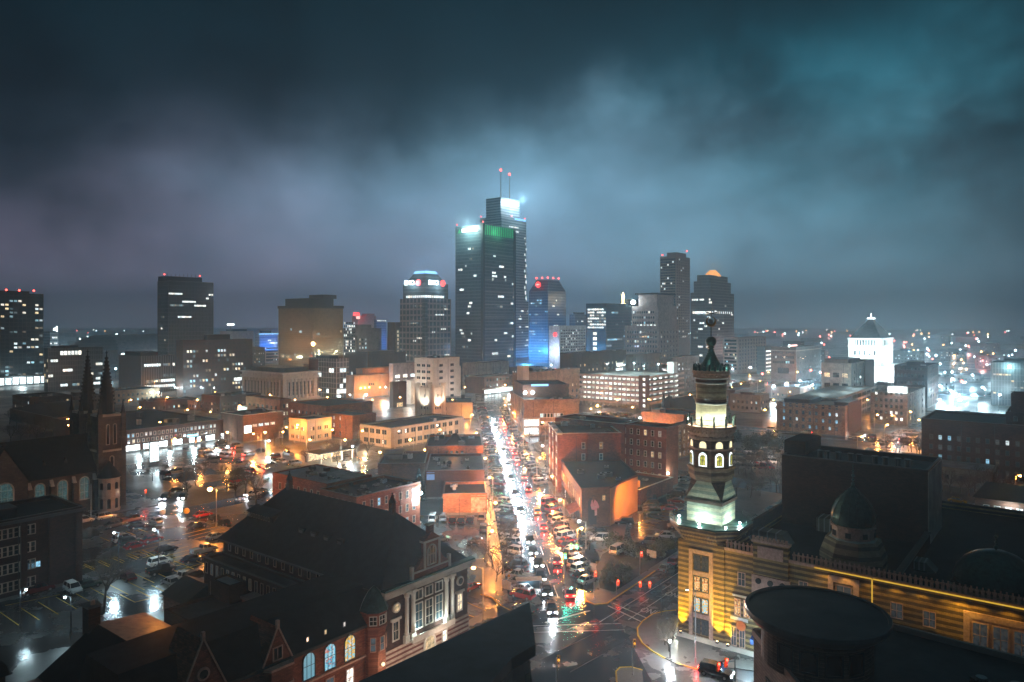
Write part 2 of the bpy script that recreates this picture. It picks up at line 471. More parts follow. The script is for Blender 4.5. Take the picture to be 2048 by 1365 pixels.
class Bld:
    """a building on the street grid; local x = right-hand face, local y = left-hand face, near corner at the origin"""
    def __init__(s, name, label, xc, d, xl=None, xr=None, yt=None, h=None, W=None, D=None, ang=None, wall='brick_red', roof='roof_black',
                 cat='building', group=None, par=.7, coping=None, z0=0.0, body=True, base=None, off=None):
        ang = ANG if ang is None else ang
        X = (xc - CX) / F * d
        ex, ey = Vector((cos(ang), sin(ang))), Vector((-sin(ang), cos(ang)))
        def solve(px, e):
            k = (px - CX) / F
            t = (k * d - X) / (e.x - k * e.y)
            return t
        s.W = W if W else solve(xr, ex); s.D = D if D else solve(xl, ey)
        s.h = h if h is not None else CAMZ - (yt - HZ) * d / F
        s.ang, s.d = ang, d
        s.o = thing(name, label, cat, (X, d, z0), ang, group)
        if base: s.o.location = base
        WORLDP.add(s.o.name)
        s.z0 = z0; s.n = 0; s.rest = {}
        if s.W <= 0 or s.D <= 0 or s.W > 400 or s.D > 400: print('BADSIZE', name, label, round(s.W, 1), round(s.D, 1))
        if body:
            s.block('wall', 0, s.W, 0, s.D, 0, s.h, wall, roof, par, coping)
            if d < 640 and s.h < 32 and wall.split('_')[0] in ('brick', 'plaster', 'limewash', 'stone', 'concrete', 'limestone'):
                q = MB(); q.box(-.14, s.W + .14, -.14, -.003, s.h - 1.0, s.h - .62, wall); q.box(-.14, -.003, -.003, s.D + .14, s.h - 1.0, s.h - .62, wall)
                q.box(-.07, s.W + .07, -.07, -.003, .0, .55, 'concrete_dark'); q.box(-.07, -.003, -.003, s.D + .07, .0, .55, 'concrete_dark')
                for k in range(int(s.W / 9)): q.tube((4.2 + k * 9, -.1, 0), (4.2 + k * 9, -.1, s.h - .6), .07, .07, 'metal_dark', 5)
                for k in range(int(s.D / 9)): q.tube((-.1, 4.2 + k * 9, 0), (-.1, 4.2 + k * 9, s.h - .6), .07, .07, 'metal_dark', 5)
                q.build('wall_trim', s.o)
                if coping is None:
                    q = MB(); q.box(-.1, s.W + .1, -.1, .33, s.h + .002, s.h + .1, 'coping_dark'); q.box(-.1, .33, .33, s.D + .1, s.h + .002, s.h + .1, 'coping_dark'); q.box(s.W - .33, s.W + .1, .33, s.D + .1, s.h + .002, s.h + .1, 'coping_dark'); q.box(.33, s.W - .33, s.D - .33, s.D + .1, s.h + .002, s.h + .1, 'coping_dark'); q.build('coping', s.o)
    def block(s, name, x0, x1, y0, y1, z0, z1, wall, roof='roof_black', par=.7, coping=None, rname='roof'):
        b = MB(); t = .3
        zr = z1 - par
        v = [(x0, y0), (x1, y0), (x1, y1), (x0, y1)]; i = [(x0 + t, y0 + t), (x1 - t, y0 + t), (x1 - t, y1 - t), (x0 + t, y1 - t)]
        vs = [(*p, z0) for p in v] + [(*p, z1) for p in v] + [(*p, z1) for p in i] + [(*p, zr) for p in i]
        fs = []
        for k in range(4):
            j = (k + 1) % 4
            fs += [(k, j, 4 + j, 4 + k), (8 + k, 8 + j, 12 + j, 12 + k)]
            if not coping: fs.append((4 + k, 4 + j, 8 + j, 8 + k))
        b.add(vs, fs, wall)
        w = b.build(name, s.o)
        r = MB(); r.box(x0 + t, x1 - t, y0 + t, y1 - t, zr - .3, zr, roof); r.build(rname, s.o)
        if coping:
            c = MB()
            for a in ((x0 - .08, x1 + .08, y0 - .08, y0 + t + .05), (x0 - .08, x1 + .08, y1 - t - .05, y1 + .08), (x0 - .08, x0 + t + .05, y0 + t + .05, y1 - t - .05), (x1 - t - .05, x1 + .08, y0 + t + .05, y1 - t - .05)):
                c.box(*a, z1, z1 + .16, coping)
            c.build('coping', s.o)
        return w
    def part(s, name, mb, smooth=False): return mb.build(name, s.o, smooth=smooth)
    def pent(s, fx0, fx1, fy0, fy1, hh, m='roof_mid', name='penthouse', z=None):
        z = s.h - .75 if z is None else z
        b = MB(); x0, x1, y0, y1 = s.W * fx0, s.W * fx1, s.D * fy0, s.D * fy1
        b.box(x0, x1, y0, y1, z, z + hh, m); b.box(x0 - .15, x1 + .15, y0 - .15, y1 + .15, z + hh, z + hh + .25, 'coping_dark')
        return b.build(name, s.o)
    def units(s, n, x0=.1, x1=.9, y0=.1, y1=.9, z=None, big=1.0, m='metal_grey'):
        z = s.h - .7 if z is None else z
        for k in range(n):
            b = MB(); w, l, hh = R.uniform(.7, 2.2) * big, R.uniform(.7, 2.5) * big, R.uniform(.5, 1.6) * big
            b.box(-w / 2, w / 2, -l / 2, l / 2, .15, hh, R.choice([m, 'metal_dark', m]))
            b.box(-w / 2 + .1, w / 2 - .1, -l / 2 + .1, l / 2 - .1, 0, .15, 'metal_dark'); b.lathe([(w * .3, hh), (w * .3, hh + .15)], 8, 'metal_dark')
            b.build('air_unit', s.o, (s.W * R.uniform(x0, x1), s.D * R.uniform(y0, y1), z))
    def put(s, face, u, z, me, name='window', dx=0.0, x=None, y=None):
        s.n += 1
        if face == 'R': return obj(name, me, s.o, (u, (y or 0) - dx, z), 0.0)
        return obj(name, me, s.o, ((x or 0) - dx, u, z), -PI / 2)
    def rows(s, face, rows, cols, w, h, z0, dz, u0=1.5, u1=None, lit=.2, dark='glass_dark', frame='frame_dark', lits='lit_mix', arch=False,
             bars=(1, 1), cap=100, pair=0, fixed=None, x=None, y=None, dim=0.0, fw=.14):
        """rows x cols windows; past the cap the remainder is one part"""
        L = s.W if face == 'R' else s.D
        u1 = L - u0 if u1 is None else u1
        cells = []
        for r in range(rows):
            for c in range(cols):
                u = u0 + (u1 - u0) * (c + .5) / cols
                if pair: us = [u - w * .6, u + w * .6]
                else: us = [u]
                for q in us:
                    rr = R.random()
                    if fixed is not None: l = (r, c) in fixed
                    else: l = rr < lit
                    cells.append((u if False else q, z0 + r * dz, lits if l else ('lit_dim' if R.random() < dim else dark), l))
        cells.sort(key=lambda c: not c[3])
        room = max(0, cap - s.n)
        for u, z, p, l in cells[:room]:
            s.put(face, u, z, winmesh(w, h, p, frame, arch, bars, fw), x=x, y=y)
        for u, z, p, l in cells[room:]:
            s.rest.setdefault('w', []).append((face, u, z, winmesh(w, h, p, frame, arch, bars, fw), x, y))
    def cells(s, face, n, pu, pv, w, h, z0, z1, lits='lit_mix', run=3, u0=0.0, u1=None, x=None, y=None, off=.25):
        """lit rooms on a curtain wall, in short runs on its own grid"""
        L = (s.W if face == 'R' else s.D) if u1 is None else u1
        nu, nv = int((L - u0) / pu), int((z1 - z0) / pv)
        used = set(); k = 0; tries = 0
        while k < n and tries < n * 6 and nu > 0 and nv > 0:
            tries += 1
            i, j = R.randrange(nu), R.randrange(nv)
            lm_ = lits if R.random() < .68 else 'lit_soft'
            for q in range(R.randint(1, run)):
                if i + q >= nu or (i + q, j) in used: break
                used.add((i + q, j)); k += 1
                s.put(face, u0 + (i + q + .5) * pu, z0 + j * pv + off, winmesh(w, h, lm_, None), x=x, y=y, dx=.03)
                if k >= n: break
    def flush(s):
        if 'w' in s.rest:
            b = MB()
            for face, u, z, me, x, y in s.rest['w']:
                for p in me.polygons:
                    vs = []
                    for i in p.vertices:
                        c = me.vertices[i].co
                        vs.append((u + c.x, (y or 0) + c.y, z + c.z) if face == 'R' else ((x or 0) + c.y, u - c.x, z + c.z))
                    b.add(vs, [tuple(range(len(vs)))], me.materials[p.material_index].name)
            o = b.build('window', s.o); o['kind'] = 'stuff'; s.rest = {}
        return s
    def loc(s, x, y, z):
        return s.o.location + Vector((cos(s.ang) * x - sin(s.ang) * y, sin(s.ang) * x + cos(s.ang) * y, z))
def cornice(b, z, hh, out, m, faces='RL'):
    c = MB()
    c.box(-out, b.W + out, -out, .0, z, z + hh, m); c.box(-out, 0, 0, b.D + out, z, z + hh, m)
    return c.build('cornice', b.o)

LM = 1.0

# ---------------------------------------------------------------- ground, roads, pavements
def sheet(name, pts, z, m, kind='structure', h=None):
    b = MB()
    if h: b.prism([(p[0], p[1]) for p in pts], z, z + h, m)
    else:
        pts = [(p[0], p[1]) for p in pts]
        a = sum(pts[i][0] * pts[(i + 1) % len(pts)][1] - pts[(i + 1) % len(pts)][0] * pts[i][1] for i in range(len(pts)))
        if a < 0: pts = pts[::-1]
        b.add([(x, y, z) for x, y in pts], [tuple(range(len(pts)))], m)
    o = b.build(name); o['kind'] = kind
    return o
def grd(s, n):                       # grid coordinates: s along e2 (away to the right), n along -e1
    p = e2 * s - e1 * n
    return (p.x, p.y)
sheet('ground', [(-5200, -300), (5200, -300), (5200, 6300), (-5200, 6300)], 0, 'ground_dark')
sheet('road', [ave(84, -9), ave(84, 9), ave(700, 9), ave(700, -9)], .012, 'asphalt_wet')
sheet('road', [grd(10, -66.3), grd(10, -56.1), grd(420, -56.1), grd(420, -66.3)], .008, 'asphalt_grey')
sheet('road', [grd(84, -260), grd(84, 60), grd(99.5, 60), grd(99.5, -260)], .004, 'asphalt_grey')
for s0 in (215, 330, 455, 580):      # cross streets over the avenue
    sheet('road', [grd(s0, -420), grd(s0, 420), grd(s0 + 13, 420), grd(s0 + 13, -420)], .004 + s0 * 1e-6, 'asphalt_wet')
sheet('road', [grd(60, -190), grd(60, -178), grd(700, -178), grd(700, -190)], .016, 'asphalt_wet')
sheet('road', [grd(100, 75), grd(100, 90), grd(900, 90), grd(900, 75)], .016, 'asphalt_wet')
# pavements with real kerbs
KH = .13
for a, b_, t0, t1 in ((118, 205, -11.3, -9), (222, 318, -11.3, -9), (336, 440, -11.3, -9), (455, 560, -11.3, -9), (150, 212, 9, 11.8), (224, 330, 9, 11.8), (345, 450, 9, 11.8), (465, 560, 9, 11.8)):
    sheet('pavement', [ave(a, t0), ave(a, t1), ave(b_, t1), ave(b_, t0)], 0, 'pavement_wet', h=KH)
def gp(*ps): return [gpt(x, y) for x, y in ps]
corner = gp((1168, 1188), (1172, 1203), (1190, 1210), (1214, 1208), (1240, 1190), (1268, 1172), (1310, 1143), (1362, 1108), (1400, 1082), (1400, 1060), (1362, 1062), (1240, 1082), (1160, 1042), (1155, 1055))
sheet('pavement', corner, 0, 'pavement_wet', h=KH)
sheet('planting_bed', gp((1200, 1178), (1228, 1186), (1262, 1164), (1310, 1132), (1355, 1104), (1362, 1076), (1300, 1085), (1246, 1088), (1205, 1110), (1192, 1135)), KH + .02, 'soil')
sheet('lawn', gp((1232, 1160), (1300, 1125), (1340, 1100), (1355, 1083), (1290, 1098), (1240, 1120), (1222, 1140)), KH + .045, 'grass')
island = gp((1352, 1222), (1330, 1224), (1305, 1230), (1285, 1244), (1275, 1258), (1276, 1272), (1285, 1288), (1305, 1304), (1330, 1318), (1358, 1332), (1400, 1338), (1470, 1338), (1640, 1365), (1640, 1300), (1450, 1294), (1363, 1272), (1395, 1215))
sheet('pavement', island, 0, 'pavement_wet', h=KH)
sheet('pavement', gp((1232, 1345), (1240, 1337), (1262, 1336), (1284, 1342), (1290, 1400), (1236, 1400)), 0, 'pavement_wet', h=KH)
sheet('pavement', gp((1046, 1200), (1058, 1190), (1078, 1196), (1084, 1207), (1070, 1216), (1050, 1218), (980, 1240), (950, 1250), (935, 1262), (930, 1246), (990, 1214)), 0, 'pavement_wet', h=KH)
def kerb(name, pts, m, w=.22, h=.16, closed=False):
    b = MB()
    n = len(pts)
    for i in range(n - 1 + closed):
        p, q = Vector(pts[i]), Vector(pts[(i + 1) % n]); d = (q - p).normalized(); s_ = Vector((-d.y, d.x, 0)) * w / 2
        b.prism([(p - s_ - d * .03)[:2], (p + s_ - d * .03)[:2], (q + s_ + d * .03)[:2], (q - s_ + d * .03)[:2]], -.02, h + i * .0007, m)
    o = b.build(name); o['kind'] = 'structure'
kerb('kerb', [gpt(*p) for p in ((1168, 1188), (1172, 1203), (1190, 1210), (1214, 1208), (1240, 1190), (1268, 1172), (1310, 1143))], 'yellow_paint')
kerb('kerb', [gpt(*p) for p in ((1352, 1222), (1330, 1224), (1305, 1230), (1285, 1244), (1275, 1258), (1276, 1272), (1285, 1288), (1305, 1304), (1330, 1318))], 'yellow_paint')
kerb('kerb', [gpt(*p) for p in ((1236, 1400), (1232, 1345), (1240, 1337), (1262, 1336), (1284, 1342))], 'yellow_paint')
kerb('kerb', [gpt(*p) for p in ((1395, 1340), (1362, 1331), (1352, 1327))], 'yellow_paint')
kerb('kerb', [gpt(*p) for p in ((962, 1190), (985, 1197), (1000, 1212), (1020, 1222))], 'yellow_paint')
# painted markings
def stripe_lines(name, lines, m='white_paint', w=.14, z=.024):
    b = MB()
    for p, q in lines:
        p, q = Vector(p), Vector(q); d = (q - p).normalized(); s_ = Vector((-d.y, d.x, 0)) * w / 2
        vs = [p - s_, p + s_, q + s_, q - s_]
        b.add([(v.x, v.y, z) for v in vs][::-1], [(0, 1, 2, 3)], m)
    o = b.build(name); o['kind'] = 'structure'
ln = []
for n_, a, b_ in ((-62.9, 104, 190), (-59.6, 108, 190)):
    ln.append((grd(a, n_) + (0,), grd(b_, n_) + (0,)))
for k in range(8): ln.append((grd(106 + k * 9, -61.2) + (0,), grd(109.5 + k * 9, -61.2) + (0,)))
for k in range(20): ln.append((ave(132 + k * 12, 0), ave(138 + k * 12, 0)))
ln += [(ave(120, -9), ave(120, 9)), (ave(117.5, -9), ave(117.5, 9))]
stripe_lines('road_marking', ln)
only = MB()
for word, s0 in (('ONLY', 112.5), ('ONLY', 122.0)):
    c = bpy.data.curves.new('road_marking', 'FONT'); c.body = word; c.size = 1.9; c.align_x = 'CENTER'; c.materials.append(M['white_paint'])
    o = obj('road_marking', tomesh(c)); g = grd(s0, -58.0); o.location = (g[0], g[1], .024); o.rotation_euler = (0, 0, ANG - PI / 2); o.scale = (.8, 1.5, 1); o['kind'] = 'structure'
for pts in (((1110, 1268), (1190, 1238), (1215, 1250), (1130, 1284)), ((1165, 1300), (1240, 1262), (1262, 1272), (1190, 1318)), ((1090, 1300), (1150, 1290), (1160, 1330), (1095, 1340)), ((1212, 1222), (1262, 1196), (1280, 1203), (1230, 1232)), ((1290, 1180), (1335, 1152), (1345, 1158), (1302, 1188)), ((1060, 1225), (1100, 1222), (1104, 1240), (1066, 1246))):
    sheet('road_patch', gp(*pts), .020, 'asphalt_patch')
stripe_lines('road_marking', [(gpt(1216, 1212), gpt(1286, 1246)), (gpt(1226, 1207), gpt(1296, 1238)), (gpt(1090, 1246), gpt(1180, 1222))], 'white_paint', .3, .028)
stripe_lines('road_seam', [(gpt(1080, 1320), gpt(1200, 1262)), (gpt(1200, 1262), gpt(1300, 1204)), (gpt(1140, 1345), (gpt(1255, 1282)))], 'metal_dark', .07, .026)
# car parks
sheet('parking_lot', gp((-60, 1150), (165, 1075), (262, 1046), (440, 1016), (520, 1000), (560, 1010), (450, 1200), (400, 1280), (420, 1700), (-500, 1700)), .020, 'asphalt_lot')
sheet('parking_lot', gp((1258, 1040), (1275, 1010), (1300, 955), (1400, 940), (1420, 1060), (1250, 1075)), .020, 'asphalt_lot')
sheet('parking_lot', gp((800, 1065), (830, 1032), (975, 1030), (975, 1100), (940, 1180), (900, 1100)), .020, 'asphalt_lot')
sheet('parking_lot', gp((240, 905), (300, 880), (470, 890), (560, 920), (470, 985), (260, 950)), .020, 'asphalt_lot')
sheet('plaza', gp((560, 935), (640, 905), (760, 900), (760, 935), (640, 940)), .024, 'pavement_wet')
yl = []
def bay(px, py, n, step, length, dirn, flip=1):
    p = gpt(px, py)
    for k in range(n):
        q = p + dirn * step * k
        yl.append((q, q + dirn.orthogonal().normalized().cross(Vector((0, 0, 1))) * 0 + Vector((-dirn.y, dirn.x, 0)) * flip * length))
bay(200, 1075, 4, 2.9, 5, e2, -1); bay(228, 1092, 11, 2.7, 10.0, e1 * -1, 1)
bay(40, 1160, 9, 2.9, 5, e2, -1); bay(0, 1225, 8, 2.9, 9, e2, -1); bay(95, 1165, 8, 2.8, 5, e2, 1)
bay(262, 1145, 8, 2.9, 9.5, e2, -1); bay(240, 1190, 6, 2.9, 6, e2, -1); bay(365, 1070, 7, 2.7, 9, e1 * -1, 1)
yl += [(gpt(10, 1212), gpt(120, 1190)), (gpt(270, 1205), gpt(380, 1178)), (gpt(285, 1100), gpt(320, 1118)), (gpt(0, 1172), gpt(190, 1132))]
stripe_lines('parking_marking', yl, 'yellow_paint', .16, .036)
yl = []
bay(1262, 1050, 9, 2.7, 5, e2, -1); bay(1275, 1012, 6, 2.7, 5, e1 * -1, 1); bay(1180, 1090, 5, 2.8, 5, Vector((1, .1, 0)).normalized(), -1)
stripe_lines('parking_marking', yl, 'yellow_paint', .14, .036)
stripe_lines('parking_marking', [(gpt(935, 1206), gpt(985, 1228)), (gpt(935, 1230), gpt(962, 1240)), (gpt(962, 1240), gpt(1005, 1218))], 'yellow_paint', .2, .036)
for px, py in ((1196, 1247), (1233, 1320)):
    b = MB(); b.lathe([(.45, 0), (.45, .01)], 14, 'metal_dark'); g = gpt(px, py); o = b.build('manhole_cover', None, (g.x, g.y, .02)); tag(o, 'round iron manhole cover in the crossing %s' % ('beside the yellow island' if py > 1300 else 'in the middle of the junction'), 'manhole cover')

# ---------------------------------------------------------------- downtown towers
def beacons(b, pts, r=.9):
    for x, y, z in pts:
        m = MB(); m.tube((0, 0, 0), (0, 0, 2.2), .12, .08, 'metal_dark', 5); m.ball((0, 0, 2.6), r, 'beacon', 8, 5); m.build('beacon', b.o, (x, y, z))
def frustum(b, name, r0, r1, z0, z1, m):
    (a0, a1, c0, c1), (d0, d1, f0, f1) = r0, r1
    q = MB(); q.add([(a0, c0, z0), (a1, c0, z0), (a1, c1, z0), (a0, c1, z0), (d0, f0, z1), (d1, f0, z1), (d1, f1, z1), (d0, f1, z1)],
                    [(0, 1, 5, 4), (1, 2, 6, 5), (2, 3, 7, 6), (3, 0, 4, 7), (4, 5, 6, 7)], m)
    return q.build(name, b.o)

b = Bld('apartment_tower', 'dark apartment tower with many scattered lit windows, cut by the left picture edge', -45, 560, xl=-75, xr=87, yt=585, wall='cw_apt')
b.cells('R', 85, 3.0, 3.1, 2.2, 1.5, 4, b.h - 3, 'lit_mix', 2); b.pent(.3, .8, .1, .8, 2.5); beacons(b, [(20, 3, b.h), (29, 3, b.h), (b.W - 6, 3, b.h)], .8)
q = MB(); q.box(-2, b.W + 8, -9, -.2, 0, 7.5, 'concrete_dark'); q.build('podium', b.o)
for k in range(11): b.put('R', 3 + k * 4.9, .8, winmesh(4.2, 5.6, 'lit_shop', 'frame_dark', bars=(3, 1)), 'shop_window', y=-9.0)
lamp('POINT', b.loc(25, -16, 6), 26000, (.75, .95, 1), b.o, 1)
b = Bld('office_building', 'glassy mid-rise with a bright top-floor ribbon behind the twin spires', 96, 520, xl=88, xr=206, yt=697, wall='cw_glass')
for k in range(6): b.put('R', 9 + k * 2.4, b.h - 5.4, winmesh(2.2, 3.2, 'lit_white', 'frame_dark'))
b.cells('R', 26, 1.6, 3.6, 1.4, 1.8, 3, b.h - 4, 'lit_white', 4); b.cells('L', 8, 1.6, 3.6, 1.3, 2.2, 3, b.h - 4, 'lit_warm', 1); b.pent(.1, .55, .2, .8, 2.2)
b = Bld('hotel_block', 'low grey block carrying a glowing white sign, far beyond the apartment tower', 100, 950, xl=84, xr=117, yt=664, wall='cw_band')
q = MB(); q.box(0, .5, 0, 4, 0, 7, 'sign_white'); q.box(0, .5, 4, 12, 2, 5, 'sign_white'); q.build('rooftop_sign', b.o, (b.W * .85, 0, b.h))
b.cells('R', 10, 2.2, 3.8, 1.8, 1.8, 2, b.h - 3, 'lit_white', 3)
# arena with a barrel roof
b = Bld('arena', 'big arena with a curved barrel roof and glass half dome', 235, 860, W=110, D=70, h=17, wall='concrete')
q = MB(); n = 12; v = []; f = []
for i in range(n + 1):
    a = PI * i / n
    for x in (0, b.W): v.append((x, b.D / 2 - cos(a) * b.D / 2, 17 + sin(a) * 18))
for i in range(n): f.append((2 * i, 2 * i + 1, 2 * i + 3, 2 * i + 2))
q.add(v, f, 'metal_grey'); b.part('barrel_roof', q, True)
q = MB(); q.lathe([(b.D / 2 * cos(PI / 2 * i / 8) + .01, 17 + 18 * sin(PI / 2 * i / 8)) for i in range(9)], 24, 'cw_glass', (0, b.D / 2)); b.part('glass_dome', q)
for k in range(5): b.put('R', 8 + k * 9, 10, winmesh(8, 3, 'lit_shop', None))
b = Bld('office_tower', 'tall dark office tower with fine vertical mullions and a rooftop crown of plant', 337, 690, xl=315, xr=427, yt=562, wall='cw_dark', coping='coping')
b.cells('R', 56, 1.5, 3.7, 1.35, 1.6, 6, b.h - 6, 'lit_white', 9); b.cells('L', 10, 1.5, 3.7, 1.3, 1.5, 6, b.h - 6, 'lit_white', 3)
b.pent(.0, .80, .25, .95, 5.2, 'metal_dark'); beacons(b, [(1, 10, b.h + 4), (b.W * .78, 8, b.h + 4)], .7)
for k in range(9): b.part('rooftop_mast', MB().tube((3 + k * 4, 8, b.h + 4), (3 + k * 4, 8, b.h + 4 + R.uniform(2, 5)), .2, .1, 'metal_dark', 4))
b = Bld('civic_office', 'low grey office with pale vertical fins and a windowless side wall', 283, 510, xl=238, xr=352, yt=713, wall='cw_fins', coping='coping_dark')
q = MB(); q.box(-.25, 0, 0, b.D, 0, b.h, 'cw_fins_fine'); b.part('side_wall', q)
b.cells('R', 40, 1.7, 3.8, 1.3, 1.9, 3, b.h - 2, 'lit_white', 7); b.pent(.1, .6, .2, .9, 3.2)
b = Bld('office_slab', 'wide brown office slab with a small penthouse in front of the dark tower', 366, 480, xl=352, xr=505, yt=681, wall='cw_brown')
b.cells('R', 62, 2.2, 3.3, 1.3, 1.6, 3, b.h - 3, 'lit_mix', 2); b.pent(.35, .68, .2, .7, 4.0, 'brick_dark')
q = MB(); q.box(b.W * .72, b.W * .83, -.2, -.05, 9, 11, 'lit_white'); b.part('window', q)
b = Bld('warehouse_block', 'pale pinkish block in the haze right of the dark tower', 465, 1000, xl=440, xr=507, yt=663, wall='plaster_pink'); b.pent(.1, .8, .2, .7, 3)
q = MB(); q.tube((0, 0, 0), (0, 0, 8), .4, .3, 'metal_grey'); q.box(-5, 5, -.6, .6, 8, 10.5, 'sign_white'); q.build('floodlight_rack', b.o, (2, 8, b.h))
b = Bld('blue_office', 'office block washed in vivid blue light beside the gold glass building', 519, 930, xl=510, xr=555, yt=667, wall='cw_blue'); b.pent(.2, .7, .2, .8, 4)
b.cells('R', 22, 2.4, 3.5, 2.0, 1.6, 8, b.h - 4, 'lit_white', 4)
lamp('POINT', b.loc(12, -16, 12), 260000, (.04, .25, 1), b.o, 2)
q = MB(); q.box(-1, b.W + 1, -1, 0, b.h - 1.6, b.h - .4, 'sign_blue'); b.part('light_band', q)
b = Bld('office_building', 'dim lilac office block below the blue-lit one', 530, 880, xl=519, xr=558, yt=703, wall='plaster_pink'); b.rows('R', 5, 10, 1.6, 2, 3, 3.6, lit=.1); b.flush()
b = Bld('gold_glass_building', 'gold mirror-glass office building with a black rooftop plant level', 625, 640, xl=557, xr=686, yt=611, wall='cw_gold')
q = MB(); q.box(-.6, b.W + .6, -.6, b.D + .6, b.h - 2.4, b.h, 'metal_dark'); b.part('cap_band', q)
q = MB(); q.box(b.W * .06, b.W * .8, b.D * .1, b.D * .85, b.h, b.h + 6.5, 'metal_dark'); q.box(b.W * .45, b.W * .9, b.D * .1, b.D * .5, b.h + 6.5, b.h + 10, 'metal_dark'); b.part('penthouse', q)
b.cells('R', 8, 1.9, 1.9, 1.8, 1.8, 10, b.h - 6, 'lit_cool', 2); b.cells('L', 5, 1.9, 1.9, 1.8, 1.8, 10, b.h - 6, 'lit_cool', 2)
for x, y in ((-20, b.D * .5), (b.W * .5, -22)): lamp('POINT', b.loc(x, y, 30), 90000, (1, .68, .36), b.o, 1.5)  # unseen warm lamps added to brighten the gold glass
b = Bld('hall_of_columns', 'pale stone temple-like hall with tall engaged columns and a heavy cornice', 566, 440, xl=484, xr=635, yt=746, wall='limestone', par=.5)
for fc, L in (('R', b.W), ('L', b.D)):
    nn = 11 if fc == 'L' else 7
    for k in range(nn + 1):
        u = 3 + (L - 6) * k / nn
        q = MB(); q.lathe([(.75, 3.6), (.75, 4.1), (.58, 4.2), (.5, b.h - 5), (.7, b.h - 4.8), (.75, b.h - 4.2)], 10, 'limestone')
        q.build('column', b.o, (u, -.5, 0) if fc == 'R' else (-.5, u, 0))
        if k < nn: b.put(fc, u + (L - 6) / nn / 2, 5, winmesh((L - 6) / nn * .5, b.h - 11, 'glass_dark', 'frame_stone', bars=(1, 4)))
cornice(b, b.h - 4.2, 1.5, .9, 'limestone'); cornice(b, b.h - 1.0, .7, 1.3, 'stone')
q = MB(); q.box(-1.3, b.W + 1.3, -1.3, b.D + 1.3, -.2, 3.4, 'limestone'); b.part('plinth', q)
q = MB(); q.box(4, b.W - 4, 4, b.D - 4, b.h - .6, b.h + 2.4, 'roof_mid'); b.part('attic', q)
b = Bld('grid_office', 'office block with a white lattice of square window frames', 673, 470, xl=618, xr=698, yt=718, wall='cw_lattice')
b.cells('R', 8, 2.6, 3.4, 2.2, 2.6, 0, b.h - 3, 'lit_white', 2); b.cells('L', 12, 2.6, 3.4, 2.2, 2.6, 0, b.h - 3, 'lit_white', 2); b.pent(.1, .8, .3, .8, 2.2)
q = MB(); q.box(-.15, 0, b.D * .65, b.D, 0, b.h - 1, 'brick_red'); b.part('brick_wing', q)
b = Bld('hotel_tower', 'stepped stone tower with dark windows left of the blue-capped tower', 712, 700, xl=686, xr=763, yt=657, wall='brick_grey')
b.rows('L', 16, 7, 1.6, 2.2, 3, 3, lit=.45, lits='lit_white', cap=60); b.rows('R', 3, 3, 1.6, 2.2, 24, 4, u0=3, u1=14, lit=.4, cap=100); b.flush(); b.pent(.1, .7, .2, .8, 4, 'brick_grey')
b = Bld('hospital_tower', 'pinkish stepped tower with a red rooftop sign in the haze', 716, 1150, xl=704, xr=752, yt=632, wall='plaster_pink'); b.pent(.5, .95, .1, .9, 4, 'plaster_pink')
b.rows('R', 6, 8, 2, 2.4, 10, 4, lit=.3); b.flush()
q = MB(); q.box(0, 12, -.5, 0, 0, 5, 'sign_red'); q.box(6, 13, -.6, 0, -5, -1, 'sign_pink'); q.build('rooftop_sign', b.o, (-12, -3, b.h))
lamp('POINT', b.loc(-6, -8, b.h), 60000, (1, .12, .12), b.o, 2)
b = Bld('blue_tower', 'small tower glowing blue behind the pink stepped one', 753, 1080, xl=748, xr=773, yt=639, wall='cw_blue'); lamp('POINT', b.loc(8, -20, 20), 110000, (.05, .3, 1), b.o, 2)
for k in range(5): b.put('R', 3 + k * 3.6, b.h - 3, winmesh(2.2, 1.6, 'lit_white', None))
b = Bld('annex_tower', 'narrow dark annex with one lit column of windows', 790, 740, xl=775, xr=806, yt=645, wall='brick_brown')
for k in range(8): b.put('R', 4, b.h - 11 - k * 4.0, winmesh(1.9, 2.6, 'lit_warm', 'frame_dark'))
b = Bld('library_block', 'long low stone library with slim lit window bays', 735, 560, xl=690, xr=812, yt=708, wall='stone_dark')
b.rows('R', 1, 12, 1.2, 6, 7, 4, lit=.4, lits='lit_white'); b.rows('L', 1, 5, 1.4, 6, 5, 4, lit=.7, lits='lit_white'); b.pent(.1, .8, .2, .7, 2)
lamp('POINT', b.loc(b.W + 2, -6, 8), 18000, (.8, .95, 1), b.o, 1)

# the blue-capped tower
b = Bld('bank_tower', 'square tower with grid windows, sloped crown and a glowing blue cap', 850, 690, xl=800, xr=902, yt=597, wall='cw_slate')
z1 = 50 + (645 - 566) * 690 / 1450; z2 = 50 + (645 - 545) * 690 / 1450; i = 2.0
b.block('upper_wall', i, b.W - i, i, b.D - i, b.h - 1, z1, 'cw_nav', 'roof_mid', .5)
frustum(b, 'crown', (i + 1, b.W - i - 1, i + 1, b.D - i - 1), (b.W * .27, b.W * .73, b.D * .27, b.D * .73), z1 - .4, z2, 'cw_nav')
frustum(b, 'light_cap', (b.W * .26, b.W * .74, b.D * .26, b.D * .74), (b.W * .3, b.W * .7, b.D * .3, b.D * .7), z2, z2 + 2.6, 'sign_blue')
q = MB(); q.box(-.4, 3.2, -.4, 3.2, 0, b.h + .2, 'cw_nav'); b.part('corner_bay', q)
for fc in 'RL':
    L = b.W if fc == 'R' else b.D
    for k in range(9): b.put(fc, i + 1.5 + k * 2.9, b.h + .8, winmesh(2.3, 2.2, 'lit_white', None), x=i, y=i)
    b.cells(fc, 26, 5.0 / 2, 2.8, 1.5, 1.3, 6, b.h - 4, 'lit_white', 5, u0=4)
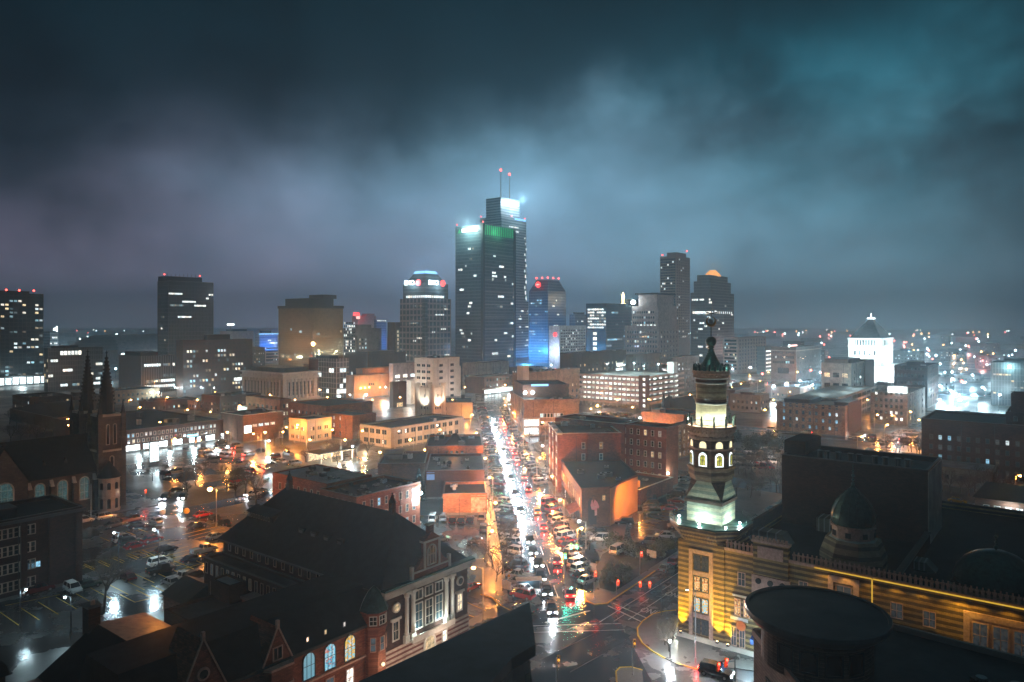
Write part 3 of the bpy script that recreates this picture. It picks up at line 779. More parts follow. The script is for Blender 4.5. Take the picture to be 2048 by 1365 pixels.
for fc in 'RL':
    L = (b.W if fc == 'R' else b.D)
    rot = (PI / 2, 0, 0) if fc == 'R' else (PI / 2, 0, -PI / 2)
    pos = (lambda u, z: (u, i - .6, z)) if fc == 'R' else (lambda u, z: (i - .6, u, z))
    zz = z1 - 3.6
    text('BMO', b.o, pos(L * (.36 if fc == 'R' else .66), z1 + .6), rot, 6.4, 'sign_white', ext=.25)
    q = MB(); q.lathe([(3.1, -.3), (3.1, .3)], 20, 'sign_red')
    o = q.build('sign_roundel', b.o, pos(L * (.72 if fc == 'R' else .30), z1 + .6)); o.rotation_euler = rot
    q = MB(); q.box(-1.7, 1.7, .31, .5, -.8, .8, 'sign_white')
    lamp('POINT', b.loc(*((L * .5, i - 5, z1 + 1) if fc == 'R' else (i - 5, L * .5, z1 + 1))), 42000, (.85, .93, 1), b.o, 1)
lamp('POINT', b.loc(b.W / 2, b.D / 2, z2 + 8), 60000, (.3, .6, 1), b.o, 2)

# the green-crowned tower
b = Bld('glass_tower', 'tall teal glass tower crowned with green light tubes and a white sign', 966, 760, xl=911, xr=1031, yt=449, wall='cw_nav', par=.4)
DD = b.d
q = MB(); q.box(-.5, 2.6, -.5, 2.6, 0, b.h + 1.2, 'metal_dark'); b.part('corner_fin', q)
q = MB(); q.box(b.W - 4.0, b.W + .3, -.4, 3, 0, b.h - 2, 'metal_dark'); b.part('corner_fin', q)
q = MB()
for k in range(11): q.box(-.25, b.W + .2, -.25, 0, 16 + k * 13.2, 16.5 + k * 13.2, 'metal_grey'); q.box(-.25, 0, 0, b.D, 16 + k * 13.2, 16.5 + k * 13.2, 'metal_dark')
b.part('floor_band', q)
b.cells('R', 62, 2.0, 3.6, 1.8, 2.0, 8, b.h - 14, 'lit_white', 5, u0=3); b.cells('L', 36, 2.0, 3.6, 1.8, 2.0, 8, b.h - 14, 'lit_white', 3, u0=3)
zg0, zg1 = b.h - 10.5, b.h - .6
q = MB(); q.box(3, b.W - 5, -.3, -.05, zg0, zg1, 'panel_green'); b.part('crown_panel', q)
for k in range(15):
    q = MB(); x = 3.4 + k * (b.W - 9) / 14.0; q.box(x - .22, x + .22, -.7, -.32, zg0, zg1 + (.9 if k % 2 else .3), 'sign_green'); b.part('light_tube', q)
rotL = (PI / 2, 0, -PI / 2)
text('REGIONS', b.o, (-1.0, b.D * .46, b.h - 5.0), rotL, 5.2, 'sign_white', ext=.3)
q = MB(); q.add([(-1.0, b.D * .9, b.h - 7.2), (-1.0, b.D * .9 - 5, b.h - 7.2), (-1.0, b.D * .9 - 2.5, b.h - 2.4)], [(0, 1, 2)], 'sign_green'); b.part('sign_emblem', q)
lamp('POINT', b.loc(-9, b.D * .45, b.h - 2), 260000, (.72, 1, .92), b.o, 2)
lamp('POINT', b.loc(b.W * .4, -5, b.h - 6), 26000, (.1, 1, .4), b.o, 2)
beacons(b, [(0, b.D - 2, b.h), (0, 0, b.h)], .7)
# the tallest tower
b = Bld('skyscraper', 'tallest stepped skyscraper whose top and twin masts vanish into low cloud', 1003, 1000, xl=958, xr=1057, yt=602, wall='cw_band')
z = lambda y: 50 + (645 - y) * 1000 / 1450
b.block('upper_wall', 1.0, b.W - 4, 1.0, b.D - 1, b.h - 1, z(432), 'cw_band', 'roof_mid', .6)
b.block('top_wall', 7, b.W - 12, 7, b.D - 7, z(432) - 1, z(392), 'cw_band', 'roof_mid', .6)
b.cells('R', 70, 2.2, 3.8, 1.8, 1.7, 8, b.h - 5, 'lit_white', 4)
for k in range(12): b.put('R', b.W - 4.5 - (k % 3) * 1.5, b.h + 2 + k * 8, winmesh(2.0, 5.5 - k * .3, 'lit_white', None), x=1, y=1)
for k in range(10): b.put('R', 20 + (k % 5) * 4.5, z(440) - 8 - (k // 5) * 6, winmesh(3.6, 1.8, 'lit_white', None), x=1, y=1)
q = MB(); q.box(b.W * .5, b.W - 5, .8, .95, z(435), z(431), 'sign_blue'); b.part('light_band', q)
text('salesforce', b.o, (b.W * .55, 6.0, z(402)), (PI / 2, 0, 0), 6.0, 'sign_white', ext=.4)
lamp('POINT', b.loc(b.W * .55, -9, z(396)), 520000, (.62, .88, 1), b.o, 3)  # strong unseen lamp added so its haze glow imitates cloud round the top
for fx in (.30, .62):
    q = MB(); yb = 333 if fx < .5 else 337
    q.tube((0, 0, z(392)), (0, 0, z(yb)), .9, .35, 'metal_grey'); q.build('mast', b.o, (b.W * fx, b.D * .4, 0))
    q = MB(); q.ball((0, 0, 0), 1.7, 'beacon', 8, 5); q.build('beacon', b.o, (b.W * fx, b.D * .4, z(yb)))
beacons(b, [(2, b.D - 2, z(432)), (b.W * .4, 2, z(432)), (b.W - 6, 2, z(432))], .8)
# tower with five red beacons
b = Bld('key_tower', 'blue-lit tower with chamfered top, red round sign and five red beacons', 1096, 890, xl=1058, xr=1132, yt=582, wall='cw_blue')
z = lambda y: 50 + (645 - y) * 890 / 1450
frustum(b, 'crown', (0, b.W, 0, b.D), (b.W * .2, b.W * .8, b.D * .2, b.D * .8), b.h - .3, z(559), 'cw_blue')
b.cells('R', 34, 2.4, 3.5, 2.0, 1.7, 6, b.h - 3, 'lit_white', 4); b.cells('L', 40, 2.4, 3.5, 2.0, 1.7, 6, b.h - 3, 'lit_cool', 4)
for k in range(5): beacons(b, [(b.W * .2 + b.W * .6 * max(0, k - 2) / 2, b.D * .2 + b.D * .6 * max(0, 2 - k) / 2, z(559))], 1.0)
q = MB(); q.lathe([(3.6, -.4), (3.6, .4)], 20, 'sign_red'); q.box(-.2, 2.6, -.45, -.2, .4, .8, 'sign_pink'); q.lathe([(1.0, .4), (1.0, .8)], 12, 'sign_pink', (-1.1, 0)); q.box(-.3, 2.4, -.3, .3, .4, .8, 'sign_pink')
o = q.build('sign_roundel', b.o, (b.D * .02 - 1.2, b.D * .5, z(569))); o.rotation_euler = rotL
lamp('POINT', b.loc(-22, b.D * .6, 14), 420000, (.08, .42, 1), b.o, 3); lamp('POINT', b.loc(b.W * .4, -24, 10), 130000, (.07, .38, 1), b.o, 3)
b = Bld('parking_tower', 'white mid-rise with close rows of small windows and a red dot on its blank wall', 1119, 740, xl=1098, xr=1172, yt=652, wall='stone_white')
b.rows('R', 13, 15, 1.5, 1.4, 6, 2.9, lit=.12, lits='lit_white', frame=None); b.flush()
q = MB(); q.lathe([(2.2, -.2), (2.2, .2)], 16, 'sign_red'); o = q.build('sign_roundel', b.o, (-.4, b.D * .4, b.h - 9)); o.rotation_euler = rotL
lamp('POINT', b.loc(-10, b.D * .3, 20), 50000, (.5, .65, 1), b.o, 2)
b = Bld('office_building', 'small blue-grey block behind the white mid-rise', 1150, 900, xl=1139, xr=1176, yt=629, wall='cw_blue'); b.cells('R', 14, 2.4, 3.5, 2, 1.7, 8, b.h - 3, 'lit_white', 2); b.pent(.2, .8, .2, .8, 3)
b = Bld('teal_office', 'broad teal glass office with blazing upper floors', 1212, 860, xl=1172, xr=1266, yt=607, wall='cw_teal')
b.cells('L', 50, 3.2, 3.6, 2.8, 1.9, b.h - 30, b.h - 4, 'lit_white', 6); b.cells('R', 34, 3.2, 3.6, 2.8, 1.9, 10, b.h - 8, 'lit_cool', 5)
for k in range(6): b.put('L', b.D * .55, b.h - 38 - k * 6, winmesh(5, 3.6, 'lit_white', None))
lamp('POINT', b.loc(-10, b.D * .4, 12), 160000, (.15, .5, 1), b.o, 2)
b = Bld('office_building', 'plain dark block whose roof shows behind the teal office', 1262, 960, xl=1240, xr=1290, yt=599, wall='cw_blue'); b.cells('R', 10, 2.4, 3.5, 2, 1.7, 60, b.h - 3, 'lit_cool', 2)
# column monument with a golden light
g = dpt(1246, 600, 930)
t = thing('monument_column', 'tall monument column with a golden lit figure on top, above the teal office roof', 'monument', (g.x, g.y, 0)); WORLDP.add(t.name)
MB().lathe([(9, 0), (9, 6), (4, 8), (3.2, 55), (3.0, g.z - 8), (4.2, g.z - 7), (4.2, g.z - 5), (2, g.z - 4)], 12, 'limestone').build('shaft', t)
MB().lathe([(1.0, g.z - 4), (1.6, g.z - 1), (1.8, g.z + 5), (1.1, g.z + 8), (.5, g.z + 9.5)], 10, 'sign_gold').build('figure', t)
lamp('POINT', (g.x, g.y - 4, g.z + 2), 130000, (1, .8, .45), t, 2)
# white stepped hotel
b = Bld('white_hotel', 'white stepped mid-rise with dense punched windows and a flat dark roof slab', 1318, 760, xl=1250, xr=1358, yt=652, wall='plaster_pink')
z = lambda y: 50 + (645 - y) * 760 / 1450
k0 = b.D * .14
b.block('upper_wall', 2, b.W - 1, 2, b.D * .82, b.h - 1, z(612), 'plaster_pink', 'roof_mid', .5)
b.block('crown_wall', 5, b.W - 3, 5, b.D * .66, z(612) - 1, z(589), 'plaster_pink', 'roof_mid', .5)
q = MB(); q.box(3, b.W - 1, 3, b.D * .74, z(589), z(585.5), 'metal_dark'); b.part('roof_slab', q)
b.rows('L', 6, 12, 1.5, 2.3, b.h - 33, 5.0, u0=2, lit=.06, frame=None, cap=60); b.rows('R', 6, 6, 1.5, 2.3, b.h - 33, 5.0, u0=2, lit=.06, frame=None, cap=85)
b.rows('L', 3, 10, 1.5, 2.3, b.h + 2, 5.6, u0=6, u1=b.D * .8, lit=.15, frame=None, x=2, cap=115); b.flush()
for k in range(6): b.put('L', 6 + k * 4, b.h - .2, winmesh(2, 1.4, 'lit_white', None), x=2)
g0 = (2.0, b.D * .78, z(604))
q = MB(); q.ball((0, 0, 0), 2.4, 'white_lamp', 12, 8); q.build('globe_light', b.o, g0); lamp('POINT', b.loc(-3, b.D * .78, z(604)), 26000, (.7, .92, 1), b.o, 2)
# the grey octagonal tower fading into cloud
b = Bld('grey_tower', 'tall grey tower with hundreds of small square windows, its top lost in cloud', 1352, 1080, xl=1320, xr=1380, yt=512, wall='limestone')
b.rows('R', 30, 7, 2.0, 2.2, b.h - 122, 4.0, u0=1, lit=.06, lits='lit_white', frame=None, cap=50); b.rows('L', 30, 9, 2.0, 2.2, b.h - 122, 4.0, u0=1, lit=.06, lits='lit_white', frame=None, cap=100); b.flush()
b.pent(.25, .95, .2, .8, 7, 'limestone'); beacons(b, [(2, b.D - 3, b.h), (b.W * .9, 3, b.h + 8)], 1.1)
# the orange-domed tower
b = Bld('domed_tower', 'dark stepped tower crowned by a glowing orange dome', 1424, 880, xl=1381, xr=1468, yt=585, wall='cw_nav')
z = lambda y: 50 + (645 - y) * 880 / 1450
b.block('upper_wall', 3, b.W - 3, 3, b.D - 3, b.h - 1, z(562), 'cw_nav', 'roof_mid', .5)
b.block('top_wall', 6, b.W - 6, 6, b.D - 6, z(562) - 1, z(549), 'cw_nav', 'roof_mid', .5)
rr = min(b.W, b.D) * .36
q = MB(); q.lathe([(rr, z(549) - .6), (rr, z(548)), (rr * .8, z(543.5)), (rr * .45, z(538.5)), (rr * .42, z(537))], 12, 'glow_orange', (b.W / 2, b.D / 2)); b.part('dome', q)
lamp('POINT', b.loc(b.W / 2, b.D / 2, z(533)), 55000, (1, .34, .06), b.o, 2)
b.cells('L', 40, 2.0, 3.6, 1.7, 2.0, 8, b.h - 3, 'lit_white', 3); b.cells('R', 26, 2.0, 3.6, 1.7, 2.0, 8, b.h - 3, 'lit_white', 3)
for k in range(14): b.put('L', 2 + k * (b.D - 4) / 14, b.h - 26, winmesh(2.0, 3, 'lit_white', None))
for k in range(10): b.put('R', 2 + k * (b.W - 4) / 10, b.h - 26, winmesh(2.0, 3, 'lit_white', None))

# ---------------------------------------------------------------- middle distance, right
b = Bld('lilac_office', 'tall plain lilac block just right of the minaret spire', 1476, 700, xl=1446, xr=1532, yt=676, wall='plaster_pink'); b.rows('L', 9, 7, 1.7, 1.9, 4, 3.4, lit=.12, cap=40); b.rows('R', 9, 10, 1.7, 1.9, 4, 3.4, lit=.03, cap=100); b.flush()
b = Bld('ribbon_office', 'slim office with greenish lit floor ribbons', 1530, 690, xl=1514, xr=1548, yt=694, wall='cw_glass')
for k in range(6): b.put('R', b.W / 2, 3 + k * 3.7, winmesh(b.W * .8, 1.6, 'lit_white', 'frame_dark', bars=(6, 1)))
b = Bld('athletic_club', 'broad brick club building with tall arched windows in the haze', 1592, 610, xl=1542, xr=1642, yt=696, wall='brick_grey', coping='coping')
b.rows('L', 3, 10, 1.6, 2.2, 15, 4.2, lit=.25); b.rows('L', 1, 6, 2.0, 5, 6.5, 4, u0=6, lit=.1, arch=True); b.rows('R', 4, 10, 1.6, 2.2, 6, 4.2, lit=.05, cap=110); b.flush(); cornice(b, b.h - 3, .7, .6, 'limestone')
for k in range(6): q = MB(); q.ball((0, 0, .8), .9, 'far_white' if k == 0 else 'sign_pink', 8, 5); q.build('flood_lamp', b.o, (8 + k * 4, 8, b.h + .4))
# white memorial
b = Bld('memorial', 'floodlit white memorial with columned storey and stepped pyramid roof', 1763, 585, xl=1697, xr=1786, yt=677, wall='stone_white', cat='memorial')
z = lambda y: 50 + (645 - y) * 585 / 1450
q = MB(); q.box(-4, b.W + 4, -4, b.D + 4, 0, z(733), 'stone_white'); b.part('base_block', q)
frustum(b, 'pyramid_roof', (.5, b.W - .5, .5, b.D - .5), (b.W * .45, b.W * .55, b.D * .45, b.D * .55), b.h - .2, z(638), 'concrete_dark')
q = MB(); q.lathe([(3.2, z(638)), (3.2, z(636)), (.4, z(635.6)), (.2, z(626))], 12, 'sign_white', (b.W / 2, b.D / 2)); b.part('lantern', q)
cornice(b, b.h - 1.2, 1.2, .8, 'stone_white'); cornice(b, z(694.5), 1.0, .8, 'stone_white')
for fc in 'RL':
    L = b.W if fc == 'R' else b.D
    q = MB(); u0, u1 = L * .2, L * .8
    if fc == 'R': q.box(u0, u1, -.05, -.02, z(693), z(681), 'glass_dark')
    else: q.box(-.05, -.02, u0, u1, z(693), z(681), 'glass_dark')
    b.part('loggia', q)
    for k in range(7):
        q = MB(); q.lathe([(.7, z(693)), (.6, z(692)), (.55, z(682)), (.8, z(681))], 10, 'stone_white'); u = u0 + (u1 - u0) * (k + .5) / 7
        q.build('column', b.o, (u, -.6, 0) if fc == 'R' else (-.6, u, 0))
    for k in range(5): b.put(fc, L * (.2 + .15 * k), z(712), winmesh(1.6, z(702) - z(712), 'glass_dark', 'stone_white', arch=True))
for x, y, zz, p in ((-16, b.D * .5, 26, 60000), (b.W * .5, -16, 26, 60000), (-10, -10, 8, 60000), (-14, b.D * .8, 8, 40000), (b.W * .6, -13, 8, 60000)):
    lamp('POINT', b.loc(x, y, zz), p * 2.1, (.74, .97, 1), b.o, 1.5)
b = Bld('flat_block', 'grey flats with dark square balconies in front of the floodlit memorial', 1702, 430, xl=1643, xr=1748, yt=727, wall='concrete')
b.rows('L', 3, 3, 3.4, 2.8, 4.5, 6.2, u0=.8, lit=.35, lits='lit_warm', bars=(3, 1)); b.rows('R', 5, 4, 1.6, 2, 3, 4, lit=.4); b.flush(); b.pent(.0, .5, .1, .9, 2.8, 'concrete_dark')
q = MB(); q.box(b.W * .55, b.W, -.2, 0, 0, b.h, 'brick_dark'); b.part('brick_bay', q)
b = Bld('dark_block', 'dark brick office with stone string courses right of the memorial', 1855, 420, xl=1788, xr=1877, yt=733, wall='brick_dark')
b.rows('L', 5, 8, 1.5, 2.2, 5, 4.2, lit=.1); b.rows('R', 5, 7, 1.5, 2.2, 5, 4.2, lit=.05); b.flush(); b.pent(.2, .6, .3, .7, 2.5, 'brick_dark'); cornice(b, b.h - 7.5, .4, .4, 'stone_dark'); cornice(b, b.h - 1, .4, .5, 'stone_dark'); b.units(3)
b = Bld('parking_garage', 'open parking deck with orange parapet bands below the grey flats', 1672, 355, xl=1576, xr=1752, yt=800, wall='concrete_dark', body=False)
for k in range(4):
    q = MB(); zz = b.h - k * 3.3; q.box(0, b.W, 0, b.D, zz - .35, zz, 'concrete_dark'); q.box(-.15, b.W, -.2, -.02, zz - .5, zz + .75, 'concrete'); q.box(-.2, -.02, 0, b.D, zz - .5, zz + .75, 'plaster_orange'); b.part('deck', q)
for k in range(3):
    for j in range(6): q = MB(); q.box(1.5 + j * b.W / 6, 1.5 + j * b.W / 6 + 2.4, 2, 2.4, b.h - 4.2 - k * 3.3, b.h - 3.7 - k * 3.3, 'lit_garage'); b.part('ceiling_light', q)
q = MB()
for j in range(8): q.box(.3 + j * b.W / 8, .7 + j * b.W / 8, .3, .7, 0, b.h - .4, 'concrete'); q.box(.3, .7, .3 + j * b.D / 8, .7 + j * b.D / 8, 0, b.h - .4, 'concrete')
q.box(6, b.W, 8, 8.5, 0, b.h - .5, 'concrete'); b.part('pillar_frame', q)
for x, y in ((b.W * .5, 5), (b.W * .3, b.D * .6), (b.W * .8, b.D * .3)): lamp('POINT', b.loc(x, y, b.h + 5), 5000, (.72, .97, 1), b.o, .4)
lamp('POINT', b.loc(b.W * .5, 4, b.h - 5), 4500, (.72, .97, 1), b.o, .4)
b = Bld('brick_flats', 'brick apartment house with a darker end bay behind the black roof of the theatre', 1690, 315, xl=1553, xr=1722, yt=813, wall='brick_tan')
b.rows('L', 4, 9, 1.1, 1.7, 2.4, 3.1, u0=2, lit=.35, lits='lit_cool', dim=.4); b.rows('R', 4, 2, 1.1, 1.7, 2.4, 3.1, lit=.3); b.flush(); b.pent(.2, .8, .0, .2, 1.6, 'brick_dark'); b.pent(.2, .8, .55, .95, 1.8, 'brick_dark')
q = MB(); q.box(b.W * .15, b.W + .06, -.15, -.01, 0, b.h + .3, 'brick_dark'); b.part('end_bay', q)
b = Bld('loft_building', 'lilac loft building with a floodlit rooftop billboard frame', 1815, 350, xl=1741, xr=1850, yt=790, wall='brick_grey')
b.rows('L', 5, 6, 1.3, 1.7, 2, 3, lit=.35, lits='lit_white'); b.rows('R', 5, 4, 1.3, 1.7, 2, 3, lit=.1); b.flush()
q = MB(); q.box(b.W * .1, b.W * .15, 1, b.D * .6, b.h, b.h + 3.2, 'stone_white'); b.part('billboard_back', q); lamp('POINT', b.loc(-1, b.D * .25, b.h + 2.5), 9000, (.8, .97, 1), b.o, .5)
b = Bld('long_brick_building', 'long dark red brick building with rows of teal windows, cut by the right picture edge', 2330, 205, xl=1843, W=30, yt=900 - 28, wall='brick_dark', par=1.0)
b.h0 = b.h
b.rows('L', 4, 22, 1.15, 1.7, 1.6, 3.2, u0=1.5, lit=.12, lits='lit_cool', dark='glass_blue', dim=.55); b.flush()
b.block('upper_wall', 4, b.W, 2, b.D * .62, b.h - 1.2, b.h + 3.6, 'brick_dark'); b.block('lift_tower', 6, 14, b.D * .5, b.D * .6, b.h + 2.8, b.h + 9.5, 'brick_dark')
b.rows('L', 1, 12, 1.2, 1.8, b.h + .6, 3, u0=4, u1=b.D * .6, lit=.3, lits='lit_warm', x=4, cap=120); b.flush()
b = Bld('office_building', 'low dark office with thin lit strips at the far right edge', 2110, 420, xl=1982, W=30, yt=728, wall='cw_dark'); b.cells('L', 30, 1.5, 3.7, 1.3, 1.0, 3, b.h - 4, 'lit_warm', 6); b.pent(.1, .7, .1, .8, 2.5)
q = MB(); q.ball((-1, b.D * .7, b.h - 2.5), .9, 'white_lamp', 10, 6); b.part('wall_lamp', q); lamp('POINT', b.loc(-3, b.D * .7, b.h - 2.5), 14000, (.6, 1, 1), b.o, .5)
b = Bld('club_house', 'small gabled house with a lit porch at the right edge', 2080, 182, xl=1950, W=12, h=4.2, wall='brick_brown')
frustum(b, 'pitched_roof', (-.6, b.W + .6, -.6, b.D + .6), (b.W * .5, b.W * .52, 2, b.D - 2), b.h - .1, b.h + 3.2, 'slate')
for k in range(4): b.put('L', b.D * .3 + k * 2.4, .9, winmesh(1.4, 1.6, 'lit_white' if k < 2 else 'glass_dark', 'frame_white'))
lamp('POINT', b.loc(-2, b.D * .42, 2.8), 1800, (.75, .97, 1), b.o, .3)
b = Bld('low_warehouse', 'flat grey warehouse roof behind the theatre stage house', 1985, 215, xl=1778, W=20, h=5.5, wall='concrete_dark', roof='roof_grey'); b.rows('L', 1, 6, 1.4, 1.4, 2, 2, lit=.2)

# ---------------------------------------------------------------- middle distance, centre
b = Bld('parking_garage', 'long multi-storey garage with bright open levels and pinkish parapet bands', 1290, 415, xl=1158, xr=1368, yt=757, wall='concrete', body=False)
nl = 6; lh = (b.h + .2) / nl
for k in range(nl):
    zz = b.h - k * lh
    q = MB(); q.box(.02, b.W, .02, b.D, zz - .4, zz, 'concrete_dark'); q.box(-.2, 0, -.2, b.D, zz - .5, zz + .85, 'plaster_pink'); q.box(0, b.W, -.2, 0, zz - .5, zz + .85, 'plaster_pink'); b.part('deck', q)
    if k:
        for j in range(14):
            q = MB(); u = (j + .5) * b.D / 14; q.box(3.0, 3.3, u - 1.4, u + 1.4, zz + 1.1, zz + lh - .7, 'lit_garage'); b.part('ceiling_light', q)
        for j in range(7):
            q = MB(); u = (j + .5) * b.W / 7; q.box(u - 1.5, u + 1.5, 3.0, 3.3, zz + 1.1, zz + lh - .7, 'lit_garage'); b.part('ceiling_light', q)
q = MB()
for j in range(15): q.box(.2, .8, j * b.D / 15 + .2, j * b.D / 15 + .9, 0, b.h - .5, 'concrete')
q.box(7, 7.4, 1, b.D, 0, b.h - .5, 'concrete'); q.box(7.4, b.W, 8, 8.4, 0, b.h - .5, 'concrete'); b.part('pillar_frame', q)
q = MB(); q.box(-1.2, 3.5, -1.2, 3.5, 0, b.h + 1.6, 'brick_brown'); b.part('stair_tower', q)
for k in range(6): b.put('L', 0, 1.5 + k * lh, winmesh(1.4, 1.5, 'lit_white', None), x=-1.2)
q = MB(); q.box(b.W - 5, b.W, b.D * .1, b.D * .2, 0, b.h + 7, 'stone_white'); b.part('lift_tower', q)
for x, y in ((b.W * .3, b.D * .2), (b.W * .3, b.D * .5), (b.W * .35, b.D * .8), (b.W * .75, b.D * .25), (b.W * .7, b.D * .6)):
    q = MB(); q.tube((x, y, b.h), (x, y, b.h + 6), .12, .1, 'steel_pole'); q.box(x - .5, x + .5, y - .2, y + .2, b.h + 6, b.h + 6.2, 'white_lamp'); b.part('deck_lamp', q)
    lamp('POINT', b.loc(x, y, b.h + 5.6), 9000, (.72, .97, .95), b.o, .4)
lamp('POINT', b.loc(-14, b.D * .5, 7), 7000, (.85, .95, 1), b.o, .5)
b = Bld('brick_block', 'long dark brick block with warm windows behind the bright garage', 1146, 545, xl=1120, xr=1252, yt=707, wall='brick_dark')
b.rows('R', 4, 13, 1.6, 2, 4, 4, lit=.35, lits='lit_warm', dim=.3); b.flush(); b.units(5)
q = MB()
for k in range(3): q.box(b.W * .78 + k, b.W * .93, -.12, -.04, 5 + k * 4.2, 8 + k * 4.2, 'lit_white')
b.part('stair_window', q)
b = Bld('brick_block', 'dark brick block right of the white-lit stair window', 1266, 560, xl=1252, xr=1322, yt=710, wall='brick_brown'); b.rows('R', 4, 9, 1.5, 2, 4, 4, lit=.2, lits='lit_warm'); b.flush(); b.units(4)
b = Bld('brick_block', 'square brick block left of the minaret with many small windows', 1345, 500, xl=1318, xr=1398, yt=716, wall='brick_grey'); b.rows('L', 6, 6, 1.4, 1.8, 3, 3.3, lit=.15); b.rows('R', 6, 7, 1.4, 1.8, 3, 3.3, lit=.12); b.flush()
b = Bld('stone_church', 'small dark stone church with gabled nave and pinnacles left of the minaret', 1350, 330, xl=1318, xr=1398, h=8, wall='stone_dark')
frustum(b, 'nave_roof', (0, b.W, 0, b.D), (0, b.W, b.D * .45, b.D * .5), 7.6, 14.5, 'slate')
q = MB(); q.box(-2.5, 3.5, b.D * .25, b.D * .55, 0, 12, 'stone_dark'); q.add([(-2.5, b.D * .25, 12), (-2.5, b.D * .55, 12), (-2.5, b.D * .4, 16), (3.5, b.D * .25, 12), (3.5, b.D * .55, 12), (3.5, b.D * .4, 16)], [(0, 1, 2), (3, 5, 4), (0, 2, 5, 3), (1, 4, 5, 2)], 'stone_dark'); b.part('gable_front', q)
for y in (b.D * .24, b.D * .56): q = MB(); q.box(-2.9, -1.5, y - .6, y + .6, 0, 15, 'stone_dark'); q.lathe([(.8, 15), (.1, 17.5)], 6, 'stone_dark', (-2.2, y)); b.part('pinnacle', q)
for k in range(3): b.put('L', b.D * .35 + k * 1.4, 4, winmesh(.9, 5.5, 'glass_dark', 'frame_stone', arch=True), x=-2.5)
b = Bld('orange_lit_block', 'two-storey block glowing orange under street lamps behind the brick corner building', 1368, 290, xl=1283, xr=1402, yt=830, wall='brick_orange')
b.rows('L', 3, 9, .9, 1.4, 1.5, 3, lit=.12, dark='glass_blue', frame='frame_white'); b.rows('R', 3, 3, .9, 1.4, 1.5, 3, lit=.2, frame='frame_white'); b.flush(); b.pent(.1, .4, .6, .8, 1.6, 'brick_orange')
lamp('POINT', b.loc(-6, b.D * .75, 6), 9000, (1, .34, .06), b.o, .4); lamp('POINT', b.loc(-6, b.D * .3, 6), 4000, (1, .34, .06), b.o, .4)
b = Bld('stair_building', 'narrow tan block with white-framed windows beside the minaret', 1352, 262, xl=1338, xr=1392, yt=852, wall='brick_tan'); b.rows('R', 4, 4, 1, 1.4, 1.2, 2.6, lit=.4, lits='lit_warm', frame='frame_white'); b.flush()
# corner block with curved front, right side of the avenue
b = Bld('corner_shops', 'brick corner building with a bright glazed corner box beside the avenue', 1048, 318, xl=1040, xr=1158, yt=800, ang=ANGM + .08, D=42, wall='brick_tan')
b.rows('R', 2, 6, 1.5, 1.9, 4.4, 3.6, u0=8, lit=.3, lits='lit_cool', frame='frame_white', pair=1); b.rows('L', 3, 8, 1.4, 1.9, 1.5, 3.6, lit=.3, lits='lit_warm'); b.flush()
q = MB(); q.box(-.6, 7, -1.2, 0, .3, 8, 'frame_white'); b.part('glazed_box', q)
for k in range(2): b.put('R', 3.2, .9 + k * 3.6, winmesh(6.6, 3.0, 'lit_white', 'frame_white', bars=(5, 1)), 'shop_window', y=-1.2)
b.block('upper_wall', 2, b.W - 1, 16, b.D, b.h - 1, b.h + 5.2, 'brick_brown'); b.units(6, .2, .9, .05, .35)
q = MB(); q.box(6, 14, 15.6, 15.9, b.h + 4.5, b.h + 5.4, 'sign_blue'); b.part('light_band', q)
for k in range(2): q = MB(); q.ball((3 + 3.5 * k, 15.2, b.h + 1.6), .75, 'white_lamp', 10, 6); b.part('wall_lamp', q)
lamp('POINT', b.loc(5, 13, b.h + 2), 2500, (.85, .97, 1), b.o, .3); lamp('POINT', b.loc(b.W * .6, -7, 5), 3500, (1, .34, .06), b.o, .3)
b = Bld('office_row', 'tan brick offices with a pale stair tower above the corner shops', 1046, 400, xl=1025, xr=1160, yt=747, wall='brick_tan', roof='roof_grey'); b.rows('R', 3, 12, 1.5, 1.8, 4, 3.6, lit=.2, lits='lit_warm'); b.rows('L', 3, 4, 1.6, 1.8, 4, 3.6, lit=.4, lits='lit_warm'); b.flush(); b.units(9)
q = MB(); q.box(-.2, 5, -.3, 4, 0, b.h + 4, 'limewash'); b.part('stair_tower', q)
b = Bld('white_loft', 'tall whitewashed loft building with few windows and rooftop tanks', 866, 435, xl=829, xr=919, yt=717, wall='limewash')
b.rows('L', 6, 3, 1.2, 1.6, 4, 3.8, u0=1.5, lit=.1, pair=1); b.rows('R', 6, 2, 1.3, 1.6, 4, 3.8, u0=2, lit=.1, pair=1); b.units(5, big=1.6, m='metal_dark'); b.flush()
b.block('rear_wall', 4, b.W + 4.5, 3, b.D - 2, 0, b.h - 6, 'limewash'); b.block('side_wing', -3, b.W * .3, b.D, b.D + 7, 0, b.h - 14, 'limewash')
lamp('POINT', b.loc(-10, b.D * .6, 7), 7000, (1, .85, .7), b.o, .5); lamp('POINT', b.loc(b.W * .5, -12, 8), 6000, (.95, .85, .8), b.o, .5)
b = Bld('rotunda_bank', 'low columned bank with slender lit pilasters behind the white loft', 950, 560, xl=925, xr=1018, yt=727, wall='stone'); b.rows('R', 1, 9, 1.1, 6.5, 3, 4, lit=.75, lits='lit_white'); b.rows('L', 2, 4, 1.3, 2, 3, 4, lit=.5)
b = Bld('theater_block', 'low brick block with warm ground floor where the avenue ends', 968, 500, xl=930, xr=1032, yt=755, wall='brick_brown'); b.rows('R', 2, 9, 1.6, 1.8, 5, 3.8, lit=.15)
q = MB(); q.box(-2, b.W + 2, -3, -.1, 3.4, 4.2, 'frame_white'); b.part('canopy', q)
for k in range(9): b.put('R', 2 + k * (b.W - 4) / 8.5, .4, winmesh(3.4, 2.8, 'lit_shop', 'frame_white'), 'shop_window', y=-.1)
lamp('POINT', b.loc(b.W * .5, -8, 4), 9000, (.9, 1, .9), b.o, .5)
